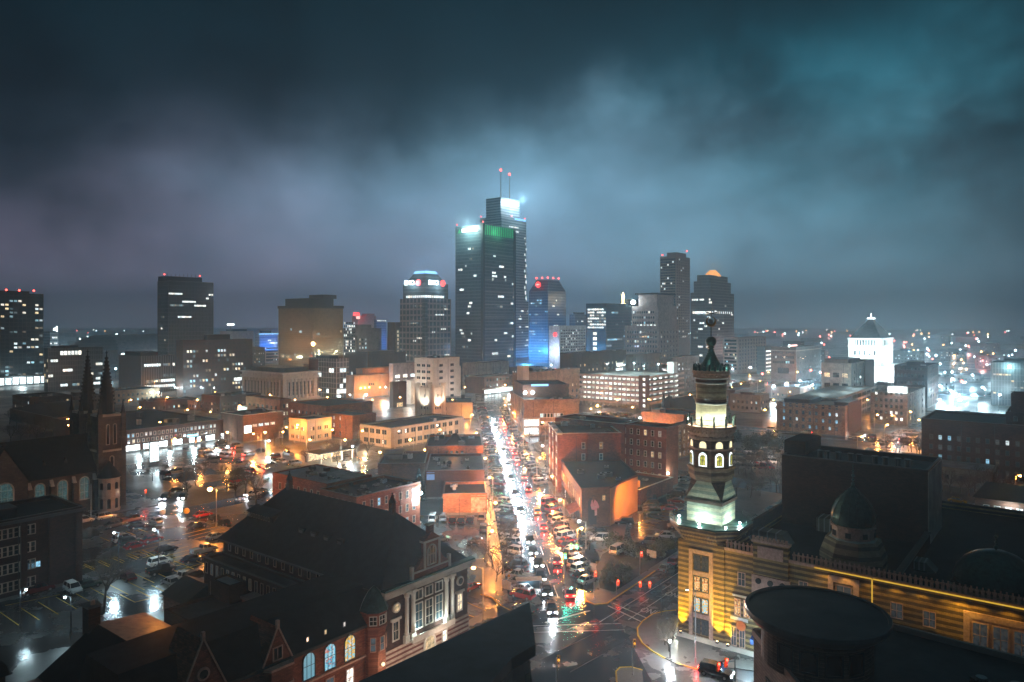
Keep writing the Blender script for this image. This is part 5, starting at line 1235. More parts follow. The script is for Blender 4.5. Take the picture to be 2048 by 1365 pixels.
for k in range(n):
    a0, a1 = rad(-245 + 310 * k / n) , rad(-245 + 310 * (k + 1) / n)
    w0 = .06 + .17 * sin(PI * k / n); w1 = .06 + .17 * sin(PI * (k + 1) / n)
    q.tube((c[0] + .72 * cos(a0), c[1], 50.2 + .72 * sin(a0)), (c[0] + .72 * cos(a1), c[1], 50.2 + .72 * sin(a1)), w0, w1, 'gilt', 6)
q.box(c[0] - .3, c[0] + .3, c[1] - .05, c[1] + .05, 49.7, 50.4, 'steel_pole'); b.part('crescent', q)
q = MB(); q.tube((*c, 50.85), (*c, 51.3), .05, .05, 'metal_dark')
for k in range(8):
    x0, x1 = -.95 + k * .24, -.71 + k * .24; f_ = lambda x: 51.45 + .22 * x * x - .05 * x
    q.tube((c[0] + x0, c[1], f_(x0)), (c[0] + x1, c[1], f_(x1)), .09, .09, 'metal_dark', 5)
b.part('scimitar', q)
# window column on the shaft
q = MB(); q.box(1.9, 2.5, -.45, -.2, .9, 14.4, 'terracotta'); q.box(5.2, 5.8, -.45, -.2, .9, 14.4, 'terracotta'); q.box(2.5, 5.2, -.45, -.2, 13.8, 14.4, 'terracotta')
for zb in (3.9, 7.3, 10.5): q.box(2.5, 5.2, -.3, -.2, zb - .1, zb + .55, 'terracotta')
b.part('window_surround', q)
for zb, p in ((1.3, 'stained_dark'), (4.6, 'stained_gold'), (7.95, 'stained_warm'), (11.2, 'stained_dark')):
    for x in (3.2, 4.5): b.put('R', x, zb, winmesh(1.15, 2.35, p, 'frame_dark', fw=.1), y=-.2)
for x_, y_ in ((.7, -.75), (6.7, -.75)):
    q = MB(); q.box(-.2, .2, -.25, .1, 0, .3, 'metal_dark'); q.box(-.14, .14, -.2, .05, .3, .34, 'sign_gold'); q.build('uplight', b.o, (x_, y_, .9))
    lamp('SPOT', b.loc(x_, y_ - .05, 1.3), 9000, (1, .62, .02), b.o, .08, b.loc(x_, y_ + .5, 18), 60, 1.0)
lamp('SPOT', b.loc(3.8, -5.5, 1.0), 5200, (1, .60, .03), b.o, .2, b.loc(3.8, 0, 14), 62, 1.0)  # spots without fixtures, added to carry the yellow wash up the shaft
lamp('SPOT', b.loc(.6, -2.2, 1.0), 4200, (1, .62, .02), b.o, .1, b.loc(.7, 0, 13), 44, 1.0)
lamp('SPOT', b.loc(7.0, -2.2, 1.0), 4200, (1, .62, .02), b.o, .1, b.loc(6.9, 0, 13), 44, 1.0)
for x_, y_, p in ((c[0], c[1] - 4.6, 3600), (c[0] + 4.7, c[1], 3000), (c[0] - 4.6, c[1] - 2, 800), (c[0] + 4, c[1] - 4, 800)):
    q = MB(); q.ball((0, 0, .15), .17, 'white_lamp', 8, 5); q.build('floodlight', b.o, (x_, y_, 18.45)); lamp('POINT', b.loc(x_, y_, 18.95), p * .16, (.74, 1, .90), b.o, .15)
for k in range(6):
    a = rad(-150 + k * 36); lamp('POINT', b.loc(c[0] + 3.35 * cos(a), c[1] + 3.35 * sin(a), 34.5), 130, (.92, 1, .74), b.o, .1)
for k in range(4):
    a = rad(-130 + k * 40); lamp('POINT', b.loc(c[0] + 2.55 * cos(a), c[1] + 2.55 * sin(a), 42.7), 16, (.5, 1, .88), b.o, .06)
lamp('POINT', b.loc(c[0] - .2, c[1] - 2.2, 45.6), 22, (.5, 1, .85), b.o, .1)
for k in range(8):
    a = k * PI / 4; lamp('POINT', b.loc(c[0] + (ap + .9) * cos(a), c[1] + (ap + .9) * sin(a), 28.4), 14, (1, .8, .45), b.o, .1)

q = MB(); q.box(-.25, .25, -.3, .1, 0, .3, 'white_lamp'); q.build('floodlight', b.o, (-.3, 2.2, 2.4)); lamp('POINT', b.loc(-1.4, 3.0, 2.6), 330, (.95, 1, .85), b.o, .15)

# ================================================================ gabled brick clubhouse (left foreground)
b = Bld('clubhouse', 'huge dark gabled brick clubhouse with a floodlit columned front and hipped slate roof', 770, 102.2, W=17.5, D=42, h=12.0, base=(-17.9, 102.2, 0), wall='brick_dark', body=False)
b.n = 0
q = MB(); q.box(0, 17.5, 0, 42, 3.5, 12, 'brick_dark'); b.part('wall', q)
q = MB(); q.box(-.12, 17.62, -.15, 42, 0, 3.5, 'banded_red'); b.part('banded_base', q)
q = MB(); e = .7
v = [(-e, -e + .9, 11.9), (17.5 + e, -e + .9, 11.9), (17.5 + e, 42 + e, 11.9), (-e, 42 + e, 11.9), (8.75, 7, 20.2), (8.75, 36, 20.2)]
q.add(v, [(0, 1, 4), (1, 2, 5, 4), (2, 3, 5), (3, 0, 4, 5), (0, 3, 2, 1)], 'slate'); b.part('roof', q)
q = MB(); q.box(-.9, 18.4, -1.0, .5, 11.75, 12.15, 'stone'); q.box(-.8, 18.3, -.9, .0, 12.15, 12.4, 'copper_green'); q.box(-.5, 18.0, -.45, 0, 10.9, 11.75, 'limestone'); b.part('cornice', q)
q = MB(); q.box(-.75, -.45, 0, 42.5, 11.55, 11.9, 'coping_dark'); b.part('gutter', q)
for y, z in ((8, 20.1), (35, 20.1)):
    q = MB(); q.box(-.4, .4, -.4, .4, -1.2, 1.6, 'brick_dark'); q.lathe([(.62, 1.6), (.05, 2.9)], 8, 'slate'); q.ball((0, 0, 3.0), .16, 'metal_dark', 6, 4); q.build('ridge_pinnacle', b.o, (8.75, y, z))
# long roof ventilator
q = MB(); q.box(3.0, 4.6, 32, 39, 15.5, 16.6, 'brick_dark'); q.add([(2.7, 31.7, 16.6), (2.7, 39.3, 16.6), (4.9, 39.3, 17.4), (4.9, 31.7, 17.4)], [(0, 3, 2, 1), (0, 1, 2, 3)], 'roof_mid'); b.part('roof_ventilator', q)
for k in range(9): b.put('L', 32.6 + k * .75, 15.7, winmesh(.4, .7, 'glass_dark', 'frame_stone', fw=.06), 'ventilator_opening', x=3.0)
for k in range(4):
    q = MB(); q.box(-.7, .7, 0, 1.4, 0, 1.1, 'slate'); q.box(-.45, .45, -.05, .02, .15, .8, 'frame_dark'); o = q.build('roof_hatch', b.o, (3.2, 24 - k * 3.3, 14.9), -PI / 2)
# front gable
gx0 = 8.75
q = MB(); q.prism([(4.6, 12.1), (12.9, 12.1), (12.4, 13.6), (11.4, 14.2), (10.7, 15.2), (10.3, 15.4), (10.3, 17.2), (7.2, 17.2), (7.2, 15.4), (6.8, 15.2), (6.1, 14.2), (5.1, 13.6)], 0, .6, 'brick_red')
for i, p in enumerate(q.v): q.v[i] = (p[0], -.55 + p[2], p[1])
b.part('gable', q)
q = MB(); q.box(7.0, 10.5, -.75, .2, 17.2, 17.5, 'stone'); q.add([(7.0, -.7, 17.5), (10.5, -.7, 17.5), (8.75, -.7, 18.7), (7.0, .1, 17.5), (10.5, .1, 17.5), (8.75, .1, 18.7)], [(0, 1, 2), (3, 5, 4), (0, 2, 5, 3), (1, 4, 5, 2)], 'brick_red')
q.box(8.2, 9.3, -.5, .1, 18.3, 19.6, 'brick_red'); q.box(8.0, 9.5, -.6, .2, 19.6, 19.8, 'stone')
for x in (7.1, 10.2): q.box(x, x + .35, -.72, -.5, 13.4, 17.2, 'stone')
for x in (4.7, 12.6): q.box(x - .15, x + .3, -.7, -.2, 12.2, 14.3, 'stone')
q.box(4.7, 12.9, -.7, -.5, 13.2, 13.45, 'stone'); b.part('gable_trim', q)
b.put('R', 8.75, 13.7, winmesh(1.9, 3.1, 'glass_dark', 'stone', arch=True, bars=(3, 2), fw=.2), y=-.58)
# giant order and tall windows
for x in (3.9, 5.2, 12.3, 13.6):
    q = MB(); q.box(-.42, .42, -.5, .0, 3.5, 4.6, 'stone'); q.lathe([(.36, 4.6), (.38, 4.9), (.32, 5.0), (.28, 10.0), (.4, 10.2), (.42, 10.6)], 12, 'stone', (0, -.32)); q.box(-.45, .45, -.75, .0, 10.6, 10.95, 'stone'); q.build('column', b.o, (x, 0, 0))
for k, x in enumerate((6.6, 8.75, 10.9)):
    b.put('R', x, 4.6, winmesh(1.7, 3.9, 'glass_blue' if k != 1 else 'glass_dark', 'stone', bars=(2, 3), fw=.16)); b.put('R', x, 8.9, winmesh(1.7, 1.6, 'glass_dark', 'stone', bars=(2, 1), fw=.16))
q = MB(); q.box(4.3, 13.2, -1.3, -.15, 3.5, 3.75, 'stone'); q.box(4.3, 13.2, -1.3, -1.15, 3.75, 4.4, 'stone'); b.part('balcony', q)
for x in (2.0, 15.6):
    q = MB(); q.lathe([(.75, -.14), (.75, .14)], 16, 'stone'); q.lathe([(.5, .14), (.5, .17)], 14, 'glass_dark' if x > 9 else 'lit_warm'); o = q.build('oculus', b.o, (x, -.14, 9.2)); o.rotation_euler = (PI / 2, 0, 0)
    b.put('R', x, 4.4, winmesh(1.35, 2.9, 'lit_warm' if x > 9 else 'glass_dark', 'stone', bars=(2, 2), fw=.2))
    q = MB(); q.box(x - 1.0, x + 1.0, -.22, 0, 7.35, 7.7, 'stone'); b.part('lintel', q)
b.put('R', 8.75, .3, winmesh(2.6, 2.9, 'lit_warm', 'stone', arch=True, fw=.3), 'entrance_door', y=-.15)
b.put('R', 12.0, .8, winmesh(1.2, 2.0, 'lit_white', 'stone', fw=.2), y=-.15)
for x, p in ((6.0, 130), (10.9, 200)):
    q = MB(); q.box(-.25, .25, -.15, .15, 0, .3, 'white_lamp'); q.build('floodlight', b.o, (x, -.95, 3.8)); lamp('POINT', b.loc(x, -.85, 4.5), p, (.78, 1, .90), b.o, .12)
for x, p in ((4.6, 160), (12.9, 260)): lamp('SPOT', b.loc(x, -1.5, 4.2), p * 1.6, (.75, .95, 1), b.o, .1, b.loc(x, -.2, 12), 50)
lamp('POINT', b.loc(10, -4, 2.5), 500, (1, .8, .65), b.o, .2); lamp('POINT', b.loc(2, -4, 2.5), 260, (1, .75, .6), b.o, .2)
# side aisle
b.block('aisle_wall', -3.6, 0, 14, 42, 0, 9.4, 'brick_dark', 'roof_mid', .4, 'coping_dark', 'aisle_roof')
for k in range(16): b.put('L', 41 - k * 1.65, 6.9, winmesh(.7, 1.9, 'lit_dim' if k < 9 and k % 3 else 'glass_dark', 'frame_stone', fw=.08), x=-3.6)
for k in range(4): b.put('L', 37.5 - k * 1.6, 3.2, winmesh(.95, 2.8, 'lit_cool' if k in (0, 1) else 'glass_dark', 'frame_stone', bars=(1, 2)), x=-3.6)
b.put('L', 39.3, 3.2, winmesh(.9, 2.6, 'glass_dark', 'frame_stone', bars=(1, 2)), x=-3.6); b.put('L', 38.2, .4, winmesh(1.3, 2.2, 'lit_cool', 'frame_stone'), x=-3.6)
b.rows('L', 1, 12, .8, 1.4, 10.0, 1, u0=14, u1=41, lit=.0, frame='frame_stone')
b.block('rear_wing', -15, -3.6, 14.3, 33, 0, 6.2, 'brick_dark', 'roof_mid', .5, None, 'rear_roof')
b.block('stair_block', -7.2, -4.2, 28, 33.5, 0, 8.6, 'brick_dark', 'roof_grey', .3, None, 'stair_roof')
for k in range(6):
    q = MB(); q.lathe([(.35, 0), (.35, .8), (.5, .85), (.5, 1.0)], 10, 'metal_dark'); q.build('vent_pipe', b.o, (R.uniform(-13.5, -5), R.uniform(16, 27), 5.7))
q = MB(); q.box(-10.5, -8.6, 17, 19, 6, 9.8, 'brick_brown'); q.box(-10.7, -8.4, 16.8, 19.2, 9.8, 10.1, 'coping_dark'); b.part('chimney', q)
# street wing with mansard roof
q = MB(); q.box(-34, 0, .6, 14, 0, 8.3, 'brick_red'); b.part('wing_wall', q)
q = MB(); q.add([(-34.3, .2, 8.3), (.0, .2, 8.3), (0, 14.2, 8.3), (-34.3, 14.2, 8.3), (-34.3, 4.2, 12.2), (0, 4.2, 12.2), (0, 12, 12.2), (-34.3, 12, 12.2)], [(0, 1, 5, 4), (1, 2, 6, 5), (2, 3, 7, 6), (3, 0, 4, 7), (4, 5, 6, 7), (0, 3, 2, 1)], 'slate'); b.part('mansard_roof', q)
q = MB(); q.box(-34.2, 0, .1, .6, 8.0, 8.4, 'stone_dark'); q.box(-34.1, 0, .35, .6, 3.9, 4.15, 'terracotta'); b.part('eaves', q)
for k, (x, p) in enumerate(((-12.4, 'lit_cool'), (-9.1, 'stained_blue'), (-5.8, 'stained_gold'))):
    b.put('R', x, 4.3, winmesh(1.95, 3.5, 'sky_window' if k == 0 else p, 'frame_dark', arch=True, bars=(3, 2), fw=.12) if k else winmesh(1.95, 3.5, 'window_teal', 'frame_dark', arch=True, bars=(3, 2), fw=.12) if 'window_teal' in MATS else (emit('window_teal', (.28, .68, .85), .55) and winmesh(1.95, 3.5, 'window_teal', 'frame_dark', arch=True, bars=(3, 2), fw=.12)), y=.6)
for x, p in ((-5.8, 'lit_warm'), (-9.1, 'lit_dim'), (-12.4, 'glass_dark'), (-15.6, 'glass_dark')): b.put('R', x, .6, winmesh(1.4, 2.7, p, 'terracotta', bars=(2, 2)), y=.6)
for x in (-17.2, -26.8):
    q = MB(); w_ = 2.0 if x > -20 else 2.8; zt = 11.8 if x > -20 else 13.6
    q.add([(x - w_, .3, 8.3), (x + w_, .3, 8.3), (x, .3, zt + .9), (x - w_, 6, 8.3), (x + w_, 6, 8.3), (x, 6, zt + .9)], [(0, 1, 2), (0, 2, 5, 3), (1, 4, 5, 2)], 'brick_red'); b.part('dormer_gable', q)
    q = MB(); q.tube((x - w_ - .1, .22, 8.3), (x, .22, zt + 1.0), .12, .12, 'terracotta', 4); q.tube((x + w_ + .1, .22, 8.3), (x, .22, zt + 1.0), .12, .12, 'terracotta', 4); q.box(x - .18, x + .18, .1, .5, zt + .7, zt + 1.7, 'terracotta'); b.part('gable_trim', q)
    if x > -20:
        b.put('R', x, 8.6, winmesh(1.4, 1.7, 'glass_dark', 'terracotta', bars=(2, 1)), y=.3)
        q = MB(); q.prism([(x - 2.2, .6), (x - 1.5, -.7), (x + 1.5, -.7), (x + 2.2, .6)], 5.9, 7.9, 'brick_red'); q.prism([(x - 2.3, .6), (x - 1.6, -.85), (x + 1.6, -.85), (x + 2.3, .6)], 7.9, 8.2, 'terracotta'); q.prism([(x - 2.3, .6), (x - 1.6, -.82), (x + 1.6, -.82), (x + 2.3, .6)], 5.7, 5.9, 'terracotta'); b.part('oriel', q)
    else:
        q = MB(); q.lathe([(.75, -.12), (.75, .12)], 16, 'terracotta'); q.lathe([(.5, .12), (.5, .16)], 14, 'glass_dark'); o = q.build('oculus', b.o, (x, .22, 10.6)); o.rotation_euler = (PI / 2, 0, 0)
        b.put('R', x, 5.2, winmesh(2.0, 2.2, 'glass_dark', 'frame_white', bars=(3, 2)), y=.6)
for x in (-6.5, -9.6, -12.4): b.put('R', x, 9.0, winmesh(.45, .7, 'lit_warm', 'frame_dark', fw=.06), 'roof_light', y=.9)
# corner turret
q = MB(); q.lathe([(1.75, 0), (1.75, 7.6), (1.95, 7.7), (1.95, 8.0), (1.75, 8.1), (1.75, 9.6), (1.95, 9.7), (1.95, 10.0)], 8, 'brick_red', (-1.5, .6), RO); b.part('turret', q)
q = MB(); q.lathe([(2.1, 10.0), (1.6, 11.2), (.9, 12.4), (.1, 13.2)], 8, 'copper_green', (-1.5, .6), RO); b.part('turret_roof', q)
for k in (-1, 0, 1):
    a = -PI / 2 + k * PI / 4; r = 1.75 * cos(PI / 8) + .02
    obj('window', winmesh(.8, 2.0, 'lit_dim', 'terracotta', bars=(1, 2), fw=.08), b.o, (-1.5 + r * cos(a), .6 + r * sin(a), 4.6), a + PI / 2)
    obj('window', winmesh(1.1, 1.3, 'glass_dark', 'frame_white', bars=(2, 2), fw=.08), b.o, (-1.5 + r * cos(a), .6 + r * sin(a), 8.2), a + PI / 2)
q = MB(); q.ball((-1.6, -1.4, 2.8), .28, 'sign_cream', 8, 6); b.part('wall_lamp', q); lamp('POINT', b.loc(-1.6, -2.2, 2.8), 90, (1, .85, .6), b.o, .15)
lamp('POINT', b.loc(-7, -7, 5), 500, (1, .6, .4), b.o, .5)

# ================================================================ twin-spired church (left)
Pc = gpt(180, 1022)
b = Bld('stone_church', 'dark gothic stone church with twin crocketed spires and tall stained windows', 0, 190, W=46, D=16, h=10.5, base=tuple(Pc - e2 * 40), wall='stone_block', cat='church', body=False)
q = MB(); q.box(0, 44, 0, 16, 0, 10.5, 'stone_block'); b.part('wall', q)
q = MB(); q.add([(-.3, -.5, 10.3), (44, -.5, 10.3), (44, 16.5, 10.3), (-.3, 16.5, 10.3), (-.3, 8, 19.6), (44, 8, 19.6)], [(0, 1, 5, 4), (2, 3, 4, 5), (0, 4, 3), (1, 2, 5), (0, 3, 2, 1)], 'slate'); b.part('roof', q)
for x in (28.2, 33.4, 38.6): b.put('R', x, 3.2, winmesh(2.6, 6.2, 'stained_church', 'stone', arch=True, bars=(2, 3), fw=.25))
for x in (25.8, 30.8, 36.0, 41.0): q = MB(); q.box(x - .4, x + .4, -1.2, 0, 0, 8.2, 'stone_block'); q.add([(x - .4, -1.2, 8.2), (x + .4, -1.2, 8.2), (x + .4, 0, 9.8), (x - .4, 0, 9.8), (x - .4, 0, 8.2), (x + .4, 0, 8.2)], [(0, 1, 2, 3), (0, 3, 4), (1, 5, 2)], 'stone'); b.part('buttress', q)
q = MB(); q.add([(15, -1.8, 0), (25, -1.8, 0), (25, -1.8, 10.8), (20, -1.8, 19.2), (15, -1.8, 10.8), (15, 8, 0), (25, 8, 0), (25, 8, 10.8), (20, 8, 19.2), (15, 8, 10.8)], [(0, 1, 2, 3, 4), (1, 6, 7, 2), (0, 4, 9, 5)], 'stone_block'); q.add([(14.6, -2, 10.3), (25.4, -2, 10.3), (20, -2, 19.6), (14.6, 8, 10.3), (25.4, 8, 10.3), (20, 8, 19.6)], [(0, 2, 5, 3), (1, 4, 5, 2)], 'slate'); b.part('transept', q)
b.put('R', 20, 3.0, winmesh(4.2, 8.2, 'stained_church', 'stone', arch=True, bars=(3, 4), fw=.3), y=-1.8)
q = MB(); q.box(19.85, 20.15, -2.0, -1.6, 19.3, 20.9, 'stone_dark'); q.box(19.5, 20.5, -1.95, -1.65, 20.1, 20.35, 'stone_dark'); b.part('cross', q)
for x in (30, 35): q = MB(); q.add([(x - .6, 2.2, 12.8), (x + .6, 2.2, 12.8), (x, 2.2, 14.6), (x, 4.6, 14.6)], [(0, 1, 2), (0, 2, 3), (1, 3, 2)], 'stone_dark'); b.part('dormer', q)
for y in (2.0, 14.0):
    x = 45.0
    q = MB(); q.box(x - 3.2, x + 3.2, y - 3.2, y + 3.2, 0, 15.5, 'stone_block'); q.box(x - 2.9, x + 2.9, y - 2.9, y + 2.9, 15.5, 25, 'stone_block'); q.box(x - 3.35, x + 3.35, y - 3.35, y + 3.35, 15.2, 15.7, 'stone'); q.box(x - 3.1, x + 3.1, y - 3.1, y + 3.1, 24.6, 25.2, 'stone'); b.part('tower', q)
    for dx in (-1, 1):
        for dy in (-1, 1):
            q = MB(); q.box(x + dx * 3.0 - .55, x + dx * 3.0 + .55, y + dy * 3.0 - .55, y + dy * 3.0 + .55, 0, 25.4, 'stone_block'); q.lathe([(.6, 25.4), (.05, 29.0)], 6, 'stone_dark', (x + dx * 3.0, y + dy * 3.0)); b.part('pinnacle', q)
    q = MB(); q.lathe([(2.2, 25), (1.85, 27.5), (.1, 41.2)], 8, 'stone_dark', (x, y), RO)
    for k in range(8):
        a = RO + k * PI / 4
        for j in range(13): t = j / 13; r = 1.85 * (1 - t) + .1; q.box(x + r * cos(a) - .16, x + r * cos(a) + .16, y + r * sin(a) - .16, y + r * sin(a) + .16, 27.6 + t * 13.4, 28.1 + t * 13.4, 'stone_dark')
    q.box(x - .08, x + .08, y - .08, y + .08, 41, 42.3, 'metal_dark'); q.box(x - .35, x + .35, y - .06, y + .06, 41.6, 41.8, 'metal_dark'); b.part('spire', q)
    b.put('R', x, 8.5, winmesh(1.2, 5.6, 'glass_dark', 'stone', arch=True, fw=.2), y=y - 3.2)
    for k in (-.9, .9): b.put('R', x + k, 17, winmesh(1.0, 5.6, 'glass_dark', 'stone', arch=True, fw=.15), y=y - 2.9)
q = MB(); q.lathe([(2.6, 0), (2.6, 3.8), (2.5, 4), (2.5, 8.6), (2.8, 8.8), (2.8, 9.1)], 14, 'stone', (43.3, -3.6)); b.part('apse_turret', q)
q = MB(); q.lathe([(2.95, 9.0), (.1, 13.2)], 14, 'slate', (43.3, -3.6)); b.part('turret_roof', q)
for k in range(4):
    a = -PI * .85 + k * PI * .22
    for zb, hh in ((1.0, 2.6), (6.0, 1.8)): obj('window', winmesh(.8, hh, 'glass_dark', 'stone_dark', arch=True, fw=.1), b.o, (43.3 + 2.62 * cos(a), -3.6 + 2.62 * sin(a), zb), a + PI / 2)
q = MB(); q.lathe([(3.2, 0), (3.2, 4.5), (.1, 24)], 8, 'stone_dark', (-4, -1)); b.part('spirelet', q)
sheet('pavement', [tuple((Pc + e2 * x - e1 * y)[:2]) for x, y in ((-45, 0), (14, 0), (14, 8), (-45, 8))], 0, 'pavement_wet', h=KH)

# ================================================================ dark houses at the lower left
P = gpt(165, 1162)
b = Bld('apartment_house', 'dark brick apartment house with tall bays beside the car park, at the left edge', 0, 130, W=24, D=15, h=14.4, base=tuple(P - e2 * 24), wall='brick_dark')
b.rows('R', 4, 9, .9, 1.9, 1.4, 3.2, u0=8, lit=.10, lits='lit_warm', frame='frame_stone', bars=(1, 2)); b.put('R', 15.8, 4.6, winmesh(2.2, 1.3, 'lit_cool', 'frame_dark')); b.flush()
q = MB()
for x in (9.5, 14, 18.6, 23.2): q.box(x - .5, x + .5, -.6, 0, 0, 13.4, 'brick_dark')
b.part('bay_pier', q); b.pent(.3, .6, .3, .6, 1.6); cornice(b, 13.6, .5, .5, 'coping_dark')
b = Bld('gabled_house', 'dark gabled house whose far roof slope glows orange, lower left', 335, 83, W=15, D=17, h=6.5, base=(-45.6, 76.0, 0), wall='brick_red', body=False)
q = MB(); q.box(.6, 14.4, .6, 16.4, 0, 7.0, 'brick_red'); b.part('wall', q)
q = MB(); v = [(-.2, -.3, 5.2), (8, -.3, 12), (15, -.3, 10.6), (-.2, 17.3, 5.2), (8, 15, 12), (15, 17.3, 10.6), (15, -.3, 7), (15, 17.3, 7)]
q.add(v, [(0, 1, 4, 3), (0, 6, 2, 1), (3, 4, 5, 7), (0, 3, 7, 6)], 'roof_black'); b.part('roof', q)
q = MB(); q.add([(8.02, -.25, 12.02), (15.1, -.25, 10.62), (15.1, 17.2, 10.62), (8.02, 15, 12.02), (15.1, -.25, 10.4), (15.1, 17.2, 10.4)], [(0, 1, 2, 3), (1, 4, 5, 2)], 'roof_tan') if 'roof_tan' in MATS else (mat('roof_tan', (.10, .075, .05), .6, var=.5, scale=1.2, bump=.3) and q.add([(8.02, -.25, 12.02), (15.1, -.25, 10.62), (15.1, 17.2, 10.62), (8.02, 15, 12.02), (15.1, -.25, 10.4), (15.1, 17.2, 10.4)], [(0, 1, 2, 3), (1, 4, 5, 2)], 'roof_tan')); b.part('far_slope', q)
q = MB(); q.box(-.7, .7, -.9, .9, 9.5, 14.2, 'brick_dark'); q.box(-.85, .85, -1.05, 1.05, 14.2, 14.5, 'coping_dark'); q.lathe([(.3, 14.5), (.25, 15)], 8, 'terracotta', (0, -.4)); q.build('chimney', b.o, (7.6, 15.4, 0))
for k in range(3): b.put('L', 4 + k * 4.5, 1.6, winmesh(1.3, 2.6, 'lit_dim', 'frame_white', bars=(2, 3)), x=.6)
lamp('POINT', b.loc(15.6, 13.5, 13.0), 420, (1, .34, .06), b.o, .3)
b = Bld('barrel_roof_house', 'low dark house with a curved barrel roof at the lower left edge', 40, 96, W=12, D=14, h=4.5, base=(-72.0, 83.0, 0), wall='brick_dark', body=False)
q = MB(); q.box(0, 12, 0, 14, 0, 5, 'brick_dark'); b.part('wall', q)
q = MB(); n = 10; v = []; f = []
for i in range(n + 1):
    a = PI * i / n
    for y in (-.3, 14.3): v.append((6 - 6.4 * cos(a), y, 5 + 4.2 * sin(a)))
for i in range(n): f.append((2 * i, 2 * i + 2, 2 * i + 3, 2 * i + 1))
f += [tuple(range(0, 2 * n + 2, 2))[::-1], tuple(range(1, 2 * n + 3, 2))]
q.add(v, f, 'roof_black'); b.part('barrel_roof', q)
b.put('L', 7, 1.4, winmesh(1.4, 2.2, 'glass_dark', 'frame_white', bars=(2, 2)))
b = Bld('shed', 'small dark gabled shed with tan panels beside the car park', 385, 112, W=8, D=7, h=3.0, base=tuple(gpt(368, 1242)), wall='brick_brown', body=False)
q = MB(); q.box(0, 8, 0, 7, 0, 3, 'brick_brown'); b.part('wall', q); q = MB(); q.add([(-.4, -.4, 2.9), (8.4, -.4, 2.9), (8.4, 7.4, 2.9), (-.4, 7.4, 2.9), (4, -.4, 5), (4, 7.4, 5)], [(0, 4, 5, 3), (1, 2, 5, 4), (0, 1, 4), (2, 3, 5), (0, 3, 2, 1)], 'roof_black'); b.part('pitched_roof', q)
for k in range(2): b.put('R', 2 + k * 4, 1.2, winmesh(2.4, 1.3, 'lit_dim', 'frame_stone'))

# ================================================================ dark roofs right under the camera
q0 = thing('parapet_building', 'dark flat-roofed building with a jutting roof slab at the bottom edge, centre', 'building', (1.4, 64.5, 0))
U = Vector((0.03, -1, 0)); Vv = Vector((-.65, -.76, 0))     # right edge towards us, left edge towards us
def fp(a, c): v = U * a + Vv * c; return (v.x, v.y)
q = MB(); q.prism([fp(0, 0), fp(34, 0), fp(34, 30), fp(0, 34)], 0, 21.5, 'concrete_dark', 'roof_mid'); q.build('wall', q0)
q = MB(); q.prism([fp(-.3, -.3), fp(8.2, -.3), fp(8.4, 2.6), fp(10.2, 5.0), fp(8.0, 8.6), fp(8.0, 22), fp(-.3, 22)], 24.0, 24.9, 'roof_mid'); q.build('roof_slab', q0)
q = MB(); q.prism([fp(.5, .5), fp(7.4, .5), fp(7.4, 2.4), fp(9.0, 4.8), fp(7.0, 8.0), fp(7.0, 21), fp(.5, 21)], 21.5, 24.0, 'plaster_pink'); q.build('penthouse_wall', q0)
q = MB(); a = fp(0, 0); c_ = fp(34, 0); q.box(-.4, 0, -34, 0, 21.5, 22.6, 'concrete_dark'); q.build('parapet', q0)
for k, (a_, c_) in enumerate(((12, 4), (13, 12), (10.5, 16), (14.5, 20))):
    q = MB(); q.lathe([(.18, 0), (.18, .7), (.3, .75), (.3, .85)], 8, 'metal_dark'); p = fp(a_, c_); q.build('vent_pipe', q0, (p[0], p[1], 21.5))
q0 = thing('round_roof_building', 'pinkish brick building with a big flat round roof at the lower right', 'building', (27.4, 65.3, 0))
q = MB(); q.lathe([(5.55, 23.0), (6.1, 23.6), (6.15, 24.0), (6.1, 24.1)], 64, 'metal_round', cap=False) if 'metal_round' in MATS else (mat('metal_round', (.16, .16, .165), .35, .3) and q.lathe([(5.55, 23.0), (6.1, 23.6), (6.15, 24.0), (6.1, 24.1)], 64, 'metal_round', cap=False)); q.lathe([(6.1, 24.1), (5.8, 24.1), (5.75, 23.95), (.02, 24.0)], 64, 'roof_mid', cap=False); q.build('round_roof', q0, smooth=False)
q = MB(); q.lathe([(4.7, 19.5), (4.7, 23.02)], 40, 'siding_lines', cap=False); q.lathe([(5.55, 23.0), (4.7, 23.01)], 40, 'siding', cap=False); q.build('drum_wall', q0)
for k in range(4):
    a = -PI * .80 + k * .42; obj('window', winmesh(1.5, 1.9, 'glass_dark', 'frame_dark'), q0, (4.72 * cos(a), 4.72 * sin(a), 20.3), a + PI / 2)
q = MB()
wall = [(-3.9, 5.2), (10, 6.8), (19, -1.5), (36, -22), (36, -50), (-2.6, -50)]
q.prism(wall, 0, 19.6, 'siding_lines', 'roof_mid'); q.build('wall', q0)
q = MB()
for i in range(len(wall)):
    p_, r_ = Vector(wall[i]), Vector(wall[(i + 1) % len(wall)]); d = (r_ - p_).normalized(); s_ = Vector((-d.y, d.x)) * .16
    q.prism([p_ - s_, p_ + s_, r_ + s_, r_ - s_], 19.6, 20.15 + i * .004, 'siding')
q.build('parapet', q0)
for y, z, p in ((1.2, 15.2, 'glass_dark'), (-2.4, 15.0, 'lit_white'), (1.2, 11, 'glass_dark'), (-6.4, 15, 'lit_dim'), (-2.4, 11, 'lit_dim')):
    obj('window', winmesh(1.4, 2.0, p, 'frame_dark', bars=(2, 1)), q0, (-3.9 + (5.2 - y) * 1.3 / 55.2 - .03, y, z), -PI / 2)
